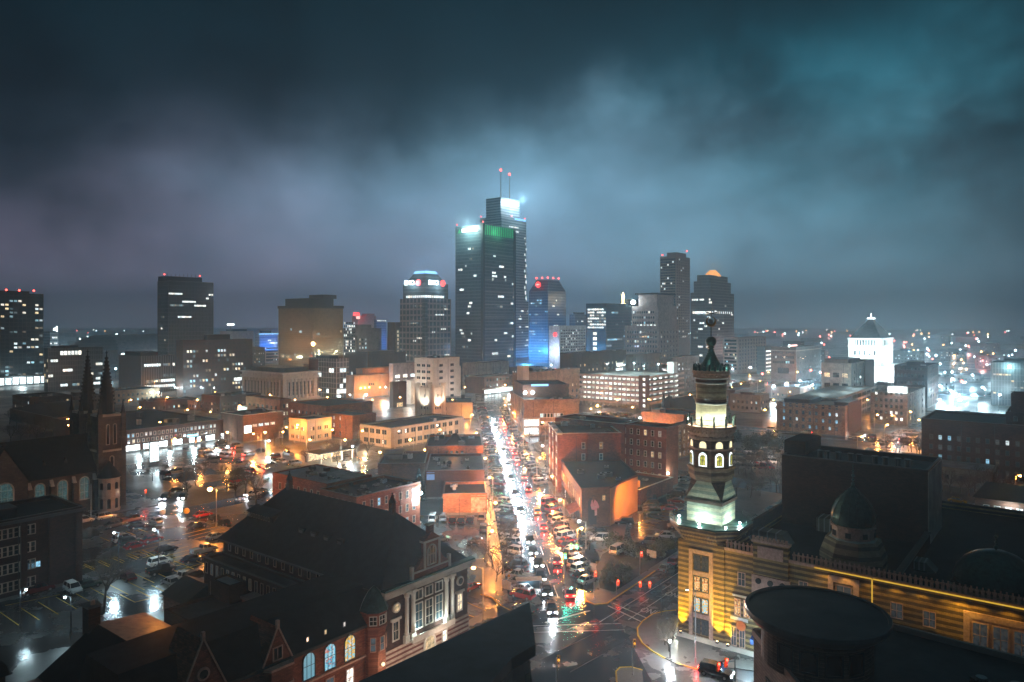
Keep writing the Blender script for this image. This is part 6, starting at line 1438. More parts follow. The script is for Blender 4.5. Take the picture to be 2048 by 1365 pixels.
for x, y, w_ in ((11, -6, 1.2), (12.6, -8, 1.6), (20, -16, 1.3)):
    q = MB(); q.box(-w_ / 2, w_ / 2, -w_ / 2, w_ / 2, 0, w_, 'metal_dark'); q.lathe([(w_ * .35, w_), (w_ * .35, w_ + .2)], 10, 'metal_grey'); q.build('air_unit', q0, (x, y, 19.6))

# ================================================================ brick corner complex right of the avenue
p0, p1, p2 = gpt(1163, 1056), gpt(1220, 1052), gpt(1275, 1022)
t = thing('mural_building', 'low brick corner shop with a woman in pink painted on its end wall', 'building', p0); WORLDP.add(t.name)
L0 = [Vector((0, 0)), (p1 - p0).to_2d(), (p2 - p0).to_2d(), (p2 - p0 + mu * 28).to_2d(), (mu * 36).to_2d()]
q = MB(); q.prism([tuple(v) for v in L0], 0, 9.2, 'brick_brown', 'roof_black'); q.build('wall', t)
d_ = (L0[2] - L0[1]); q = MB(); n_ = Vector((d_.y, -d_.x)).normalized() * .06
q.prism([tuple(L0[1] + n_), tuple(L0[2] + n_), tuple(L0[2] - n_ * .5), tuple(L0[1] - n_ * .5)], .05, 9.1, 'plaster_orange'); q.build('rendered_wall', t)
q = MB()
for i in range(5):
    a_, c_ = L0[i], L0[(i + 1) % 5]; d_ = (c_ - a_).normalized(); s_ = Vector((-d_.y, d_.x)) * .2
    q.prism([a_ - s_, a_ + s_, c_ + s_, c_ - s_], 9.2, 9.65 + i * .005, 'brick_brown')
q.build('parapet', t)
# the painted figure: flat paint on the wall
d_ = (p1 - p0).normalized(); rot = (PI / 2, 0, math.atan2(d_.y, d_.x)); mus = 7.0 / 8.2
mat('paint_pink', (.55, .22, .25), .9, var=.2, scale=2); mat('paint_skin', (.10, .05, .035), .9); mat('paint_dark', (.03, .025, .03), .9); mat('paint_blush', (.62, .36, .36), .9)
def mural(pts, m, k):
    q = MB(); q.add([(x * mus + 3.1, z * mus + .6, .02 + k * .012) for x, z in pts], [tuple(range(len(pts)))], m); o = q.build('mural_paint', t); o.rotation_euler = rot
ell = lambda x, z, a, c_: [(x + a * cos(2 * PI * k / 18), z + c_ * sin(2 * PI * k / 18)) for k in range(18)]
mural([(-1.6, 0), (-.2, 0), (-.1, 4.2), (.1, 5.8), (-.2, 7.6), (-1.0, 7.7), (-1.7, 6.6)], 'paint_dark', 0)
mural([(-.9, .1), (.95, .1), (.8, 4.2), (-.7, 4.2)], 'paint_dark', 1)
mural([(-.55, 7.0), (-.15, 7.15), (.35, 7.1), (1.1, 6.4), (1.75, 5.0), (1.35, 4.4), (1.05, 4.7), (1.05, 2.6), (.35, 2.5), (.3, 4.2), (-.6, 4.3), (-.75, 4.9), (-.95, 5.6)], 'paint_pink', 2)
mural([(.35, 2.5), (1.0, 2.6), (1.0, 4.0), (.3, 3.9)], 'paint_blush', 3)
mural([(-.12, 6.0), (.28, 6.9), (.1, 7.3), (-.2, 7.2), (-.3, 6.9)], 'paint_skin', 3); mural(ell(-.05, 7.65, .36, .48), 'paint_skin', 4); mural(ell(-.08, 8.05, .52, .42), 'paint_dark', 3)
mural([(-.75, 4.9), (-.45, 4.7), (.9, 4.9), (1.0, 5.25), (-.3, 5.15)], 'paint_blush', 4)
o = obj('window', winmesh(1.0, 1.5, 'stained_warm', 'frame_dark', bars=(2, 2)), t, tuple((p1 - p0) * .78 - mu * .03) , rot[2]); o.location.z = 6.2
for k in range(11):
    o = obj('window', winmesh(1.8, 2.4, 'lit_warm' if k % 3 == 0 else 'lit_dim', 'frame_stone', bars=(2, 2)), t, tuple(mu * (2.6 + k * 3.1)), ANGM - PI / 2); o.location.z = 4.6; o.location -= mv * .02
    o = obj('shop_window', winmesh(2.4, 2.5, 'lit_white' if k in (3, 4, 8) else 'lit_dim', 'frame_dark', bars=(2, 1)), t, tuple(mu * (2.6 + k * 3.1) - mv * .02), ANGM - PI / 2); o.location.z = .6
q = MB(); q.add([(-2.6, 0, 3.0), (0, 0, 4.2), (0, 8, 4.2), (-2.6, 8, 3.0), (-2.6, 0, 2.7), (-2.6, 8, 2.7)], [(0, 1, 2, 3), (0, 3, 2, 1), (0, 3, 5, 4), (0, 4, 5, 3)], 'rust'); q.build('awning', t, tuple(mu * 1.5), ANGM)
for k in range(7): q = MB(); s_ = R.uniform(.5, 1.1); q.box(-s_, s_, -s_, s_, 0, s_, 'metal_grey'); q.lathe([(s_ * .5, s_), (s_ * .5, s_ + .2)], 8, 'metal_dark'); p = mv * R.uniform(2, 12) + mu * R.uniform(7, 30); q.build('air_unit', t, (p.x, p.y, 9.2))
lamp('SPOT', tuple((p1 + p2) * .5 - mu * 9 + Vector((5, 0, 8))), 9000, (1, .34, .06), t, .3, tuple((p1 + p2) * .5 + Vector((0, 0, 4))), 80)
q = MB(); q.box(-.2, .2, -.2, .2, -.15, .15, 'sodium'); q.build('wall_lamp', t, tuple(p2 - p0 + mu * 6 + mv * .35 + Vector((0, 0, 7.2)))); lamp('POINT', tuple(p2 + mu * 6 + mv * 1.4 + Vector((0, 0, 7.0))), 2600, (1, .34, .06), t, .2)  # wall lamp and its light added to tint the car park orange
b = Bld('brick_apartments', 'tall red brick apartment block with white coping and blind end walls on the avenue', 1119, 212, W=17.5, D=24, yt=868, ang=ANGM, base=tuple(ave(212, 11.7)), wall='brick_red', coping='coping')
b.h = CAMZ - (868 - HZ) * 212 / F
q = MB(); q.box(b.W * .42, b.W * .5, -.9, 0, 0, b.h - .2, 'brick_red'); b.part('chimney_breast', q)
for r in range(3):
    for u in (b.W * .36, b.W * .66): b.put('R', u, b.h - 4.6 - r * 3.3, winmesh(1.1, 2.0, 'lit_dim', 'frame_white', bars=(1, 2)))
b.rows('L', 5, 9, 1.2, 1.8, 1.5, 3.3, u0=1, lit=.25, lits='lit_warm', frame='frame_white', bars=(1, 2)); b.flush(); b.units(3)
q = MB()
for y in (0, 9, 17): q.box(-1.3, 0, y, y + 5, 0, b.h - .4, 'brick_red'); q.box(-1.5, .1, y - .1, y + 5.1, b.h - .4, b.h + .18, 'coping')
b.part('bay', q)
for y in (2.5, 11.5, 19.5):
    for r in range(5): b.put('L', y, 1.5 + r * 3.3, winmesh(2.6, 1.9, 'lit_dim' if r % 2 else 'lit_warm', 'frame_white', bars=(3, 1)), x=-1.3)
b = Bld('brick_apartments', 'taller brick apartment wing with three lit window columns behind the blind end walls', 1249, 224, W=12, D=26, yt=849, wall='brick_red', coping='coping')
b.rows('R', 5, 4, 1.0, 1.8, b.h - 15.8, 3.2, u0=.6, lit=.45, lits='lit_cool', frame='frame_white', bars=(1, 2)); b.put('L', 9, b.h - 3.4, winmesh(1.1, 1.8, 'glass_dark', 'frame_white')); b.flush(); b.units(2)
b = Bld('brick_apartments', 'brick apartment wing with a windowless outer gable wall next to the minaret', 1332, 216, xr=1356, D=16, yt=857, wall='brick_red', coping='coping_dark')
b.rows('L', 5, 6, 1.0, 1.8, b.h - 15.6, 3.2, u0=.8, lit=.2, lits='lit_warm', frame='frame_white', pair=0, bars=(1, 2)); b.flush()
q = MB(); q.ball((.4, -.4, 5), .35, 'white_lamp', 8, 5); b.part('wall_lamp', q); lamp('POINT', b.loc(.4, -1.4, 5), 900, (.85, 1, .8), b.o, .2)
b = Bld('brick_annex', 'long low brick annex with a black roof beside the right-hand car park', 1279, 196, xr=1346, D=16, h=4.6, wall='brick_red', coping='coping')
b.units(3); q = MB(); q.box(3, 6, 3, 5, b.h - .6, b.h + 1.3, 'plaster_orange'); b.part('skylight', q)

# ================================================================ left of the avenue
b = Bld('red_brick_block', 'three-storey red brick block with a dark cluttered roof and a snow-grey rear roof', 713, 162, xl=640, xr=840, yt=995, wall='brick_red')
Wn, Dn, hn = b.W, b.D, b.h
b.rows('R', 3, 8, 1.0, 1.9, 1.3, 3.2, u0=1, lit=.08, lits='lit_cool', dark='glass_blue', frame='frame_stone', bars=(1, 2)); b.rows('L', 3, 5, 1.0, 1.9, 1.3, 3.2, u0=1.5, lit=.1, frame='frame_stone', bars=(1, 2)); b.flush()
b.units(22, .05, .95, .05, .95, big=.6)
q = MB(); q.box(Wn - 2.8, Wn - .9, -.12, 0, 5.4, 9.6, 'paint_blush'); b.part('wall_poster', q)
b.block('rear_wall', 2, Wn * .8, Dn + .02, Dn + 22, 0, hn + .8, 'brick_red', 'roof_grey', .3, None, 'rear_roof'); b.rows('L', 3, 7, 1.0, 1.9, 1.3, 3.2, u0=Dn + 2, u1=Dn + 20, lit=.05, frame='frame_stone', x=2)
for k in range(12):
    q = MB(); s_ = R.uniform(.3, .9); q.box(-s_, s_, -s_ * .7, s_ * .7, 0, s_ * 1.1, 'metal_dark'); q.lathe([(s_ * .4, s_ * 1.1), (s_ * .4, s_ * 1.4)], 8, 'metal_grey'); q.build('air_unit', b.o, (R.uniform(4, Wn * .7), R.uniform(Dn + 3, Dn + 19), hn + .5))
wp = b.loc(Wn + .6, -.6, 8.6)
q = MB(); q.ball((Wn - .3, -.5, 8.3), .4, 'white_lamp', 10, 6); b.part('floodlight', q); lamp('POINT', b.loc(Wn, -1.6, 8.3), 5200, (.62, .92, 1), b.o, .3)
b = Bld('avenue_shop', 'low orange-lit brick shop with a pale painted panel on the left kerb', 886, 188, xr=974, D=14, yt=988, ang=ANGM, wall='brick_orange'); b.units(2)
q = MB(); q.box(b.W * .64, b.W * .97, -.05, 0, .4, b.h - .5, 'paint_panel') if 'paint_panel' in MATS else (mat('paint_panel', (.42, .26, .18), .9, var=.7, scale=.9) and q.box(b.W * .64, b.W * .97, -.05, 0, .4, b.h - .5, 'paint_panel')); b.part('painted_panel', q)
lamp('SPOT', b.loc(b.W * .4, -9, 6.5), 7500, (1, .34, .06), b.o, .3, b.loc(b.W * .55, 0, 2.5), 90)
b = Bld('avenue_shop', 'dark windowless brick shop with a grey-black roof behind the orange-lit one', 852, 205, xr=969, D=26, yt=942, ang=ANGM, wall='brick_dark', roof='roof_mid'); b.units(12, big=.7)
q = MB(); q.box(.4, 4, -.12, 0, b.h - 2.2, b.h - .4, 'sign_blue_dim') if 'sign_blue_dim' in MATS else (emit('sign_blue_dim', (.15, .4, .9), .5) and q.box(.2, 2.4, -.12, 0, b.h - 2.6, b.h - .5, 'sign_blue_dim')); b.part('lit_window', q)
b = Bld('avenue_shop', 'orange brick shop with hipped black roof lantern, farthest of the left kerb shops', 851, 236, xr=966, D=24, yt=893, ang=ANGM, wall='brick_orange'); b.rows('R', 1, 4, .9, 1.4, b.h - 3, 3, u0=6, lit=.1)
frustum(b, 'roof_lantern', (6, 13, 6, 13), (9, 10, 9, 10), b.h - .6, b.h + 2.6, 'slate'); b.units(5); lamp('POINT', b.loc(b.W * .5, -2.2, b.h + .6), 500, (1, .34, .06), b.o, .2)
b = Bld('brown_brick_shop', 'brown brick low block with black roof, a dark conifer at its corner', 756, 216, xr=850, D=20, yt=928, ang=ANGM, wall='brick_brown'); b.units(3); b.pent(.05, .45, .5, .9, 1.6, 'roof_grey')

LM = 5.0

# ================================================================ cars
def car_meshes(kind):
    L, Wd, belt, roof, c0, c1, c2, c3 = {'sedan': (4.7, 1.82, .92, 1.44, -1.75, -1.15, .35, 1.15), 'suv': (4.8, 1.92, 1.08, 1.76, -2.2, -1.95, .55, 1.25),
                                         'van': (5.1, 1.98, 1.12, 1.95, -2.45, -2.3, 1.0, 1.75), 'pickup': (5.6, 1.98, 1.10, 1.82, -.55, -.35, .95, 1.6)}[kind]
    h = L / 2; w = Wd / 2
    body = MB()
    st = [(-h, w * .86, .45, belt - .28), (-h + .12, w * .93, .28, belt - .06), (-h + .5, w, .24, belt), (c0, w, .22, belt + .02), (0, w, .22, belt), (c3, w, .22, belt - .03), (h - .55, w * .98, .24, belt - .14), (h - .12, w * .9, .28, belt - .26), (h, w * .8, .42, belt - .40)]
    if kind == 'pickup': st = [(x, a, b_, z) for x, a, b_, z in st]
    v = []; n = 8
    for x, a, zb, zt in st:
        m_ = (zb + zt) / 2
        v += [(x, -a * .86, zb), (x, -a, zb + .16), (x, -a, m_ + .05), (x, -a * .9, zt), (x, a * .9, zt), (x, a, m_ + .05), (x, a, zb + .16), (x, a * .86, zb)]
    f = [(i * n + k, i * n + (k + 1) % n, (i + 1) * n + (k + 1) % n, (i + 1) * n + k) for i in range(len(st) - 1) for k in range(n)]
    f = [q[::-1] for q in f] + [tuple(range(n)), tuple(range(len(v) - n, len(v)))[::-1]]
    body.add(v, f, 'car_paint')
    wb, wt = w * .90, w * .74
    body.add([(c1, -wt, roof), (c2, -wt, roof), (c2, wt, roof), (c1, wt, roof), (c1 + .1, -wt * .9, roof + .05), (c2 - .15, -wt * .9, roof + .05), (c2 - .15, wt * .9, roof + .05), (c1 + .1, wt * .9, roof + .05)],
             [(0, 1, 5, 4), (1, 2, 6, 5), (2, 3, 7, 6), (3, 0, 4, 7), (4, 5, 6, 7), (0, 3, 2, 1)], 'car_paint')
    zs = belt - .02
    for sy in (-1, 1):
        for xb, xt in ((c0, c1), (c3, c2), ((c0 + c3) / 2, (c1 + c2) / 2)):
            body.tube((xb, sy * wb, zs), (xt, sy * wt, roof + .01), .05, .045, 'car_paint', 4)
    if kind == 'pickup':
        body.box(-h + .1, c0 - .1, -w * .98, -w * .88, belt - .02, belt + .18, 'car_paint'); body.box(-h + .1, c0 - .1, w * .88, w * .98, belt - .02, belt + .18, 'car_paint'); body.box(-h + .02, -h + .1, -w * .9, w * .9, belt - .1, belt + .18, 'car_paint')
    body.box(-h - .05, -h + .06, -w * .8, w * .8, .36, .52, 'frame_dark'); body.box(h - .07, h + .05, -w * .72, w * .72, .30, .50, 'frame_dark')
    for sy in (-1, 1): body.box(c3 - .35, c3 - .15, sy * (w + .02), sy * (w + .2), belt, belt + .16, 'frame_dark') if sy > 0 else body.box(c3 - .35, c3 - .15, -w - .2, -w - .02, belt, belt + .16, 'frame_dark')
    gl = MB()
    gl.add([(c0, -wb, zs), (c3, -wb, zs), (c3, wb, zs), (c0, wb, zs), (c1, -wt, roof), (c2, -wt, roof), (c2, wt, roof), (c1, wt, roof)], [(0, 1, 5, 4), (1, 2, 6, 5), (2, 3, 7, 6), (3, 0, 4, 7)], 'glass_car')
    wh = MB(); wh.tube((0, -.11, 0), (0, .11, 0), .34, .34, 'tyre', 14); wh.tube((0, -.125, 0), (0, .125, 0), .21, .21, 'rim', 10)
    hz, tz = belt - .38, belt - .22
    def lm(m, wdt=.34, hh=.16): q = MB(); q.box(-.05, .05, -wdt / 2, wdt / 2, -hh / 2, hh / 2, m); return q.mesh('light')
    parts = {'body': body, 'window_glass': gl, 'wheel': wh}
    d = {k: x.mesh(k) for k, x in parts.items()}
    d['off_h'] = lm('rim'); d['off_t'] = lm('tail_dark') if 'tail_dark' in MATS else (mat('tail_dark', (.25, .01, .01), .2) and lm('tail_dark')); d['on_h'] = lm('head_on', .42, .24); d['on_t'] = lm('tail_on', .42, .2)
    d['dim'] = (h, w, hz, tz, c0, c3)
    far = MB()
    for q in (body, gl):
        off = len(far.v); far.v += q.v
        for fc, mi in zip(q.f, q.mi): far.f.append(tuple(i + off for i in fc)); far.mi.append(far.slot(q.ms[mi]))
    for x in (-h + .95, h - .95):
        for y in (-w + .1, w - .1): far.tube((x, y - .1, .34), (x, y + .1, .34), .34, .34, 'tyre', 8)
    d['far'] = far.mesh('parked_car')
    return d
CM = {k: car_meshes(k) for k in ('sedan', 'suv', 'van', 'pickup')}
COLS = {'white': (.62, .63, .62), 'silver': (.34, .35, .36), 'grey': (.12, .125, .13), 'black': (.012, .013, .015), 'dark blue': (.015, .03, .07), 'red': (.34, .012, .012), 'dark red': (.13, .012, .012), 'green': (.02, .05, .04),
        'tan': (.30, .24, .17), 'pale blue': (.25, .36, .40), 'taxi yellow': (.55, .32, .02)}
def car(kind, col, p, a, label, group, lights='', name='parked_car', far=False, z=.03, hk=.6):
    m = CM[kind]; c = (*COLS[col], 1)
    if far:
        o = obj(name, m['far'], None, (p[0], p[1], z), a); o.color = c
        return tag(o, label, 'car', group)
    t = thing(name, label, 'car', (p[0], p[1], z), a, group)
    h, w, hz, tz, c0, c3 = m['dim']
    o = obj('body', m['body'], t); o.color = c
    obj('window_glass', m['window_glass'], t)
    for x in (-h + .95, h - .95):
        for y in (-w + .1, w - .1): obj('wheel', m['wheel'], t, (x, y, .34))
    for y in (-1, 1):
        obj('headlight', m['on_h' if 'h' in lights else 'off_h'], t, (h - .06, y * w * .62, hz)); obj('taillight', m['on_t' if 't' in lights else 'off_t'], t, (-h + .02, y * w * .66, tz))
    if 'h' in lights:
        lamp('SPOT', (h + .1, 0, hz), HEADP * hk, (.90, .96, 1), t, .12, (h + 8, 0, -.75), 58, .9)
    if 't' in lights:
        lamp('POINT', (-h - .35, 0, tz), TAILP, (1, .04, .03), t, .12)
    return t
HEADP, TAILP = 3600.0, 70.0
CL = ['white', 'silver', 'grey', 'black', 'dark blue', 'red', 'dark red', 'tan', 'grey', 'black', 'silver', 'white']
KD = ['sedan', 'suv', 'sedan', 'suv', 'van', 'pickup', 'sedan']
a_mu = math.atan2(mu.y, mu.x)
# angled rows along the avenue
for side, s0, s1, nm in ((-1, 126, 420, 'left'), (1, 139, 420, 'right')):
    i = 0; s = s0
    while s < s1:
        if not (206 < s < 221 or 320 < s < 334):
            k, c = R.choice(KD), R.choice(CL); kk = {'suv': 'SUV'}.get(k, k)
            ang = a_mu + (rad(52) if side < 0 else PI - rad(52)) + R.uniform(-.03, .03)
            if side > 0: ang = a_mu - rad(52) + R.uniform(-.03, .03)
            car(k, c, ave(s, side * 6.5 + R.uniform(-.25, .25)), ang, '%s %s in the slanted row on the %s kerb, %s from the near end' % (c, kk, nm, nth(i)), 'cars parked aslant along the avenue', far=s > 250)
            i += 1
        s += R.uniform(2.95, 3.3) if R.random() > .07 else 6.2
# traffic towards the camera, headlights on
s = 126; i = 0
while s < 400:
    k, c = R.choice(['sedan', 'suv', 'sedan']), R.choice(['black', 'grey', 'black', 'silver', 'dark blue'])
    car(k, c, ave(s, -2.0 + R.uniform(-.3, .3)), a_mu + PI, '%s %s with headlights on coming down the avenue, %s in the queue' % (c, {'suv': 'SUV'}.get(k, k), nth(i)), 'oncoming cars on the avenue', 'h', 'moving_car', hk=.3 if s < 140 else .9 if s < 160 else 3.2)
    i += 1; s += R.uniform(7.5, 9.5) if s < 160 else R.uniform(17, 30)
s = 225; i = 0
# traffic going away, tail lights on
for i, (s, c, k) in enumerate(((133, 'red', 'sedan'), (151, 'dark blue', 'suv'), (176, 'red', 'sedan'), (190, 'taxi yellow', 'sedan'), (216, 'dark red', 'sedan'), (232, 'grey', 'suv'), (262, 'white', 'sedan'), (275, 'red', 'sedan'), (290, 'grey', 'sedan'), (310, 'black', 'suv'), (340, 'white', 'sedan'), (372, 'grey', 'sedan'))):
    car(k, c, ave(s, 2.1), a_mu, '%s %s with red tail lights driving up the avenue, %s from the junction' % (c, {'suv': 'SUV'}.get(k, k), nth(i)), 'departing cars on the avenue', 't', 'moving_car')
# single cars placed one by one
a2 = ANG; a1 = ANG + PI / 2
LOT = [('suv', 'white', 167, 1046, a2, 'at the kerb beside the church'), ('suv', 'white', 212, 1038, a2, 'driving past the church lawn'), ('sedan', 'grey', 230, 1054, a2, 'on the street edge of the car park'), ('pickup', 'dark red', 266, 1044, a2, 'behind the grey sedan near the church'),
       ('sedan', 'dark blue', 275, 1056, a2, 'below the dark red pickup'), ('sedan', 'silver', 311, 1047, a1, 'turned nose-in by the street'), ('sedan', 'red', 406, 1034, a2, 'alone under the orange lamp post'), ('sedan', 'black', 394, 1056, a2, 'on the striped bays under the orange lamp'),
       ('suv', 'white', 247, 1083, a2, 'first of the clustered three'), ('suv', 'green', 259, 1089, a2, 'middle of the clustered three'), ('sedan', 'red', 270, 1097, a2, 'nearest of the clustered three'), ('sedan', 'red', 304, 1083, a2, 'across from the clustered three'), ('sedan', 'black', 333, 1104, a2, 'in the long striped row'),
       ('suv', 'white', 320, 1130, a2, 'by the bright puddle'), ('pickup', 'black', 323, 1146, a2, 'right in front of the white SUV'), ('sedan', 'dark blue', 385, 1124, a2, 'in a bay near the clubhouse'), ('pickup', 'pale blue', 407, 1106, a2, 'beside the clubhouse end wall'), ('sedan', 'pale blue', 432, 1078, a2, 'half hidden by the clubhouse roof'),
       ('sedan', 'silver', 341, 1170, a1, 'by the shed'), ('pickup', 'white', 364, 1162, a2, 'right behind the shed'), ('suv', 'black', 392, 1158, a2, 'between shed and clubhouse'), ('sedan', 'dark red', 255, 1160, a1, 'between the two bright puddles'), ('pickup', 'dark red', 74, 1186, a2, 'alone at the left of the car park'), ('suv', 'white', 146, 1184, a1 + PI, 'near the bare tree, rear to us'), ('sedan', 'green', 176, 1176, a2, 'under the bare tree'),
       ('sedan', 'black', 428, 1042, a1, 'next to the red sedan by the lamp'), ('sedan', 'black', 447, 1050, a1, 'two along from the red sedan by the lamp')]
for k, c, x, y, a, w in LOT: car(k, c, gpt(x, y), a, '%s %s %s' % (c, {'suv': 'SUV'}.get(k, k), w), 'cars on the left car park')
for k, c, x, y, a, w, l in (('suv', 'black', 330, 1000, a1 + PI * .5, 'with glaring headlights at the crossing by the church', 'h'), ('sedan', 'black', 366, 998, a1 + PI * .5, 'with glaring headlights nearest the orange lamp post', 'h'), ('sedan', 'black', 355, 985, a2, 'stopped behind the crossing', ''), ('sedan', 'grey', 520, 985, a2, 'with blue reflections by the brick block', ''), ('sedan', 'white', 506, 992, a2 + PI, 'turning by the brick block', 'h')):
    car(k, c, gpt(x, y), a if 'head' not in w else math.atan2(-1, .15), '%s %s %s' % (c, {'suv': 'SUV'}.get(k, k), w), 'cars at the crossing by the church', l, 'moving_car')
RL = [('suv', 'white', 1200, 1082, PI * .97, 'beside the shrubs at the corner lot'), ('suv', 'tan', 1299, 1088, PI * .92, 'between the pale shrubs'), ('sedan', 'white', 1330, 1076, PI * .95, 'at the far side of the shrub bed'), ('van', 'white', 1237, 1106, a2, 'rear to us beside the dark bush'), ('suv', 'black', 1249, 1049, PI * .97, 'against the orange wall'), ('sedan', 'black', 1195, 1068, PI, 'behind the white SUV'),
      ('sedan', 'pale blue', 1333, 1142, a2, 'waiting on the wide street by the lawn'), ('suv', 'dark red', 1352, 1130, a2, 'behind the pale blue sedan on the wide street'), ('pickup', 'white', 1297, 978, PI * .95, 'at the head of the packed row'), ('suv', 'white', 1345, 964, PI * .9, 'near the blind gable wall'), ('sedan', 'black', 1330, 971, PI * .95, 'left of the white SUV near the gable'),
      ('sedan', 'dark blue', 1363, 962, PI * .9, 'right of the white SUV near the gable'), ('sedan', 'grey', 1378, 958, PI * .9, 'farthest right of the gable group'), ('sedan', 'red', 1338, 1021, PI * .95, 'in the middle of the right lot'), ('suv', 'tan', 1355, 1056, PI * .98, 'half hidden by the minaret'), ('sedan', 'dark red', 1352, 1006, PI * .9, 'right of the middle aisle'), ('suv', 'black', 1350, 994, PI * .95, 'right side of the middle aisle, farther back'), ('sedan', 'black', 1356, 985, PI * .95, 'deepest of the right side of the middle aisle')]
for j in range(9): RL.append((R.choice(['sedan', 'suv', 'suv']), R.choice(['black', 'grey', 'dark blue', 'black', 'green']), 1292 + j * 1.6, 985 + j * 5.6, PI * .96, '%s in the packed row by the orange wall' % nth(j)))
for k, c, x, y, a, w in RL: car(k, c, gpt(x, y), a, '%s %s %s' % (c, {'suv': 'SUV'}.get(k, k), w), 'cars on the right lots')
ML = [('van', 'white', 866, 1042, PI / 2, 'under the white floodlight'), ('suv', 'silver', 887, 1041, PI / 2, 'second from the brick block under the floodlight'), ('suv', 'tan', 963, 1040, PI / 2, 'by the orange-lit shop wall'), ('suv', 'grey', 967, 1062, PI / 2, 'beside the lit footpath'), ('sedan', 'white', 823, 1050, .4, 'glinting beside the clubhouse roof'), ('sedan', 'silver', 882, 1082, .2, 'with tail lights in the yard behind the clubhouse'),
      ('sedan', 'black', 905, 1046, PI / 2, 'in the shadow of the orange-lit shop wall'), ('sedan', 'black', 922, 1046, PI / 2, 'middle of the dark row below the orange shop wall'), ('sedan', 'black', 940, 1045, PI / 2, 'last of the dark row below the orange shop wall'), ('sedan', 'grey', 955, 1086, .1, 'alone on the dark yard'), ('sedan', 'red', 942, 1180, a2, 'behind the clubhouse corner')]
for k, c, x, y, a, w in ML: car(k, c, gpt(x, y), a, '%s %s %s' % (c, {'suv': 'SUV'}.get(k, k), w), 'cars in the yard left of the avenue', 't' if 'tail' in w else '')
car('suv', 'black', gpt(1432, 1352), ANGF + .1, 'black SUV braking on the street in front of the minaret', 'cars near the minaret', 'ht', 'moving_car')
car('sedan', 'taxi yellow', gpt(1915, 1006), ANGF, 'yellow cab parked beyond the theatre roof', 'cars beyond the theatre'); car('sedan', 'silver', gpt(1964, 1016), ANGF, 'silver sedan parked beside the yellow cab', 'cars beyond the theatre')
# storefront lot and farther lots
j = 0
for x, y in ((408, 905), (420, 912), (432, 904), (447, 915), (460, 900), (474, 895), (425, 925), (440, 890), (452, 908), (498, 912), (520, 905), (548, 918), (563, 926), (575, 912), (480, 932), (540, 935), (500, 945), (590, 930), (476, 965), (330, 952), (350, 948)):
    car(R.choice(KD), R.choice(CL), gpt(x, y), R.choice([a1, a2, a2 + PI]), '%s from the left among cars before the white-lit shops' % nth(j), 'cars before the white-lit shops', R.choice(['', '', 'h', 't', 't', '']), far=False); j += 1
RW = [(1440 + (i % 9) * 12 + i // 9 * 5, 938 - (i // 9) * 11, 'yard behind the minaret') for i in range(36)]
for i, (x, y, w) in enumerate(RW):
    o = car(R.choice(KD), R.choice(CL), gpt(x + R.uniform(-2, 2), y), ANGF + R.choice([0, PI]) + .2, 'wet car in the packed car yard behind the minaret', 'cars packed in the yard behind the minaret', far=True)
for i in range(26):
    car(R.choice(KD), R.choice(CL), gpt(1195 + (i % 9) * 9 + R.uniform(-2, 2), 850 - (i // 9) * 9), R.choice([a1, a2]), 'small wet car on the lot in front of the bright garage', 'cars on the lot before the bright garage', far=True)
i = 0
for s, n_, l, aa in [(175 + k * 9, 82.5 + (k % 2) * 3.4, 't' if k % 4 else 'h', 0) for k in range(26)]:
    g = grd(s, n_); car(R.choice(['sedan', 'suv']), R.choice(CL), g, ANG if l == 't' else ANG + PI, 'car with lights on in the busy street at the right, %s from the near end' % nth(i), 'cars in the street at the right', l, 'moving_car'); i += 1
for s0, n0, n1, w in ((334, -160, 120, 'second cross street'), (461, -180, 160, 'third cross street'), (586, -260, 260, 'far cross street')):
    i = 0; n_ = n0
    while n_ < n1:
        g = grd(s0 + 4 + R.choice([0, 4]), n_); l = R.choice(['h', 't', 't', ''])
        car(R.choice(['sedan', 'suv']), R.choice(CL), g, ANGF if R.random() < .5 else ANGF + PI, 'car on the %s, %s from its left end' % (w, nth(i)), 'cars on the cross streets', l, 'moving_car'); i += 1; n_ += R.uniform(13, 26)

# ================================================================ lamps, signals, signs
def street_lamp(px, py, hz_=9.0, col='sodium', power=900, arm=1.6, label='', group='street lamps', pm='steel_pole', r=.34):
    p = gpt(px, py, hz_)
    t = thing('street_lamp', label, 'street lamp', (p.x, p.y, 0), R.uniform(-.5, .5) + (PI if R.random() < .5 else 0), group)
    q = MB(); q.lathe([(.22, 0), (.22, .5), (.11, .6), (.07, hz_ + .1)], 8, pm, (arm, 0)); q.build('pole', t)
    q = MB(); q.tube((arm, 0, hz_ - .1), (0, 0, hz_ + .35),   .05, .04, pm, 6); q.box(-.35, .35, -.16, .16, hz_ + .18, hz_ + .36, 'metal_grey'); q.build('arm', t)
    q = MB(); q.ball((0, 0, hz_), r, col, 10, 6, .75); q.build('lamp_head', t)
    c = (1, .31, .05) if col == 'sodium' else (.62, .90, 1)
    lamp('POINT', (0, 0, hz_ - .65), power * (1 / .35 / 2 if power > 15000 else 1), c, t, .3)
    return t
i = 0
for px, py, pw in ((1163, 1057, 1000), (1120, 1000, 1100), (1104, 953, 1100), (1080, 916, 900), (1052, 866, 800), (1026, 826, 800), (1008, 797, 700)):
    street_lamp(px, py, 7.0, 'sodium', pw * 2.2, 1.0, 'orange street lamp on the right pavement of the avenue, %s from the near end' % nth(i), 'lamps along the avenue'); i += 1
i = 0
for px, py, pw in ((984, 1062, 420), (991, 1006, 600), (979, 955, 1000), (970, 917, 1000), (953, 866, 800), (945, 830, 800), (940, 800, 700)):
    street_lamp(px, py, 7.0, 'sodium', pw * 2.2, -1.0, 'orange street lamp on the left pavement of the avenue, %s from the near end' % nth(i), 'lamps along the avenue'); i += 1
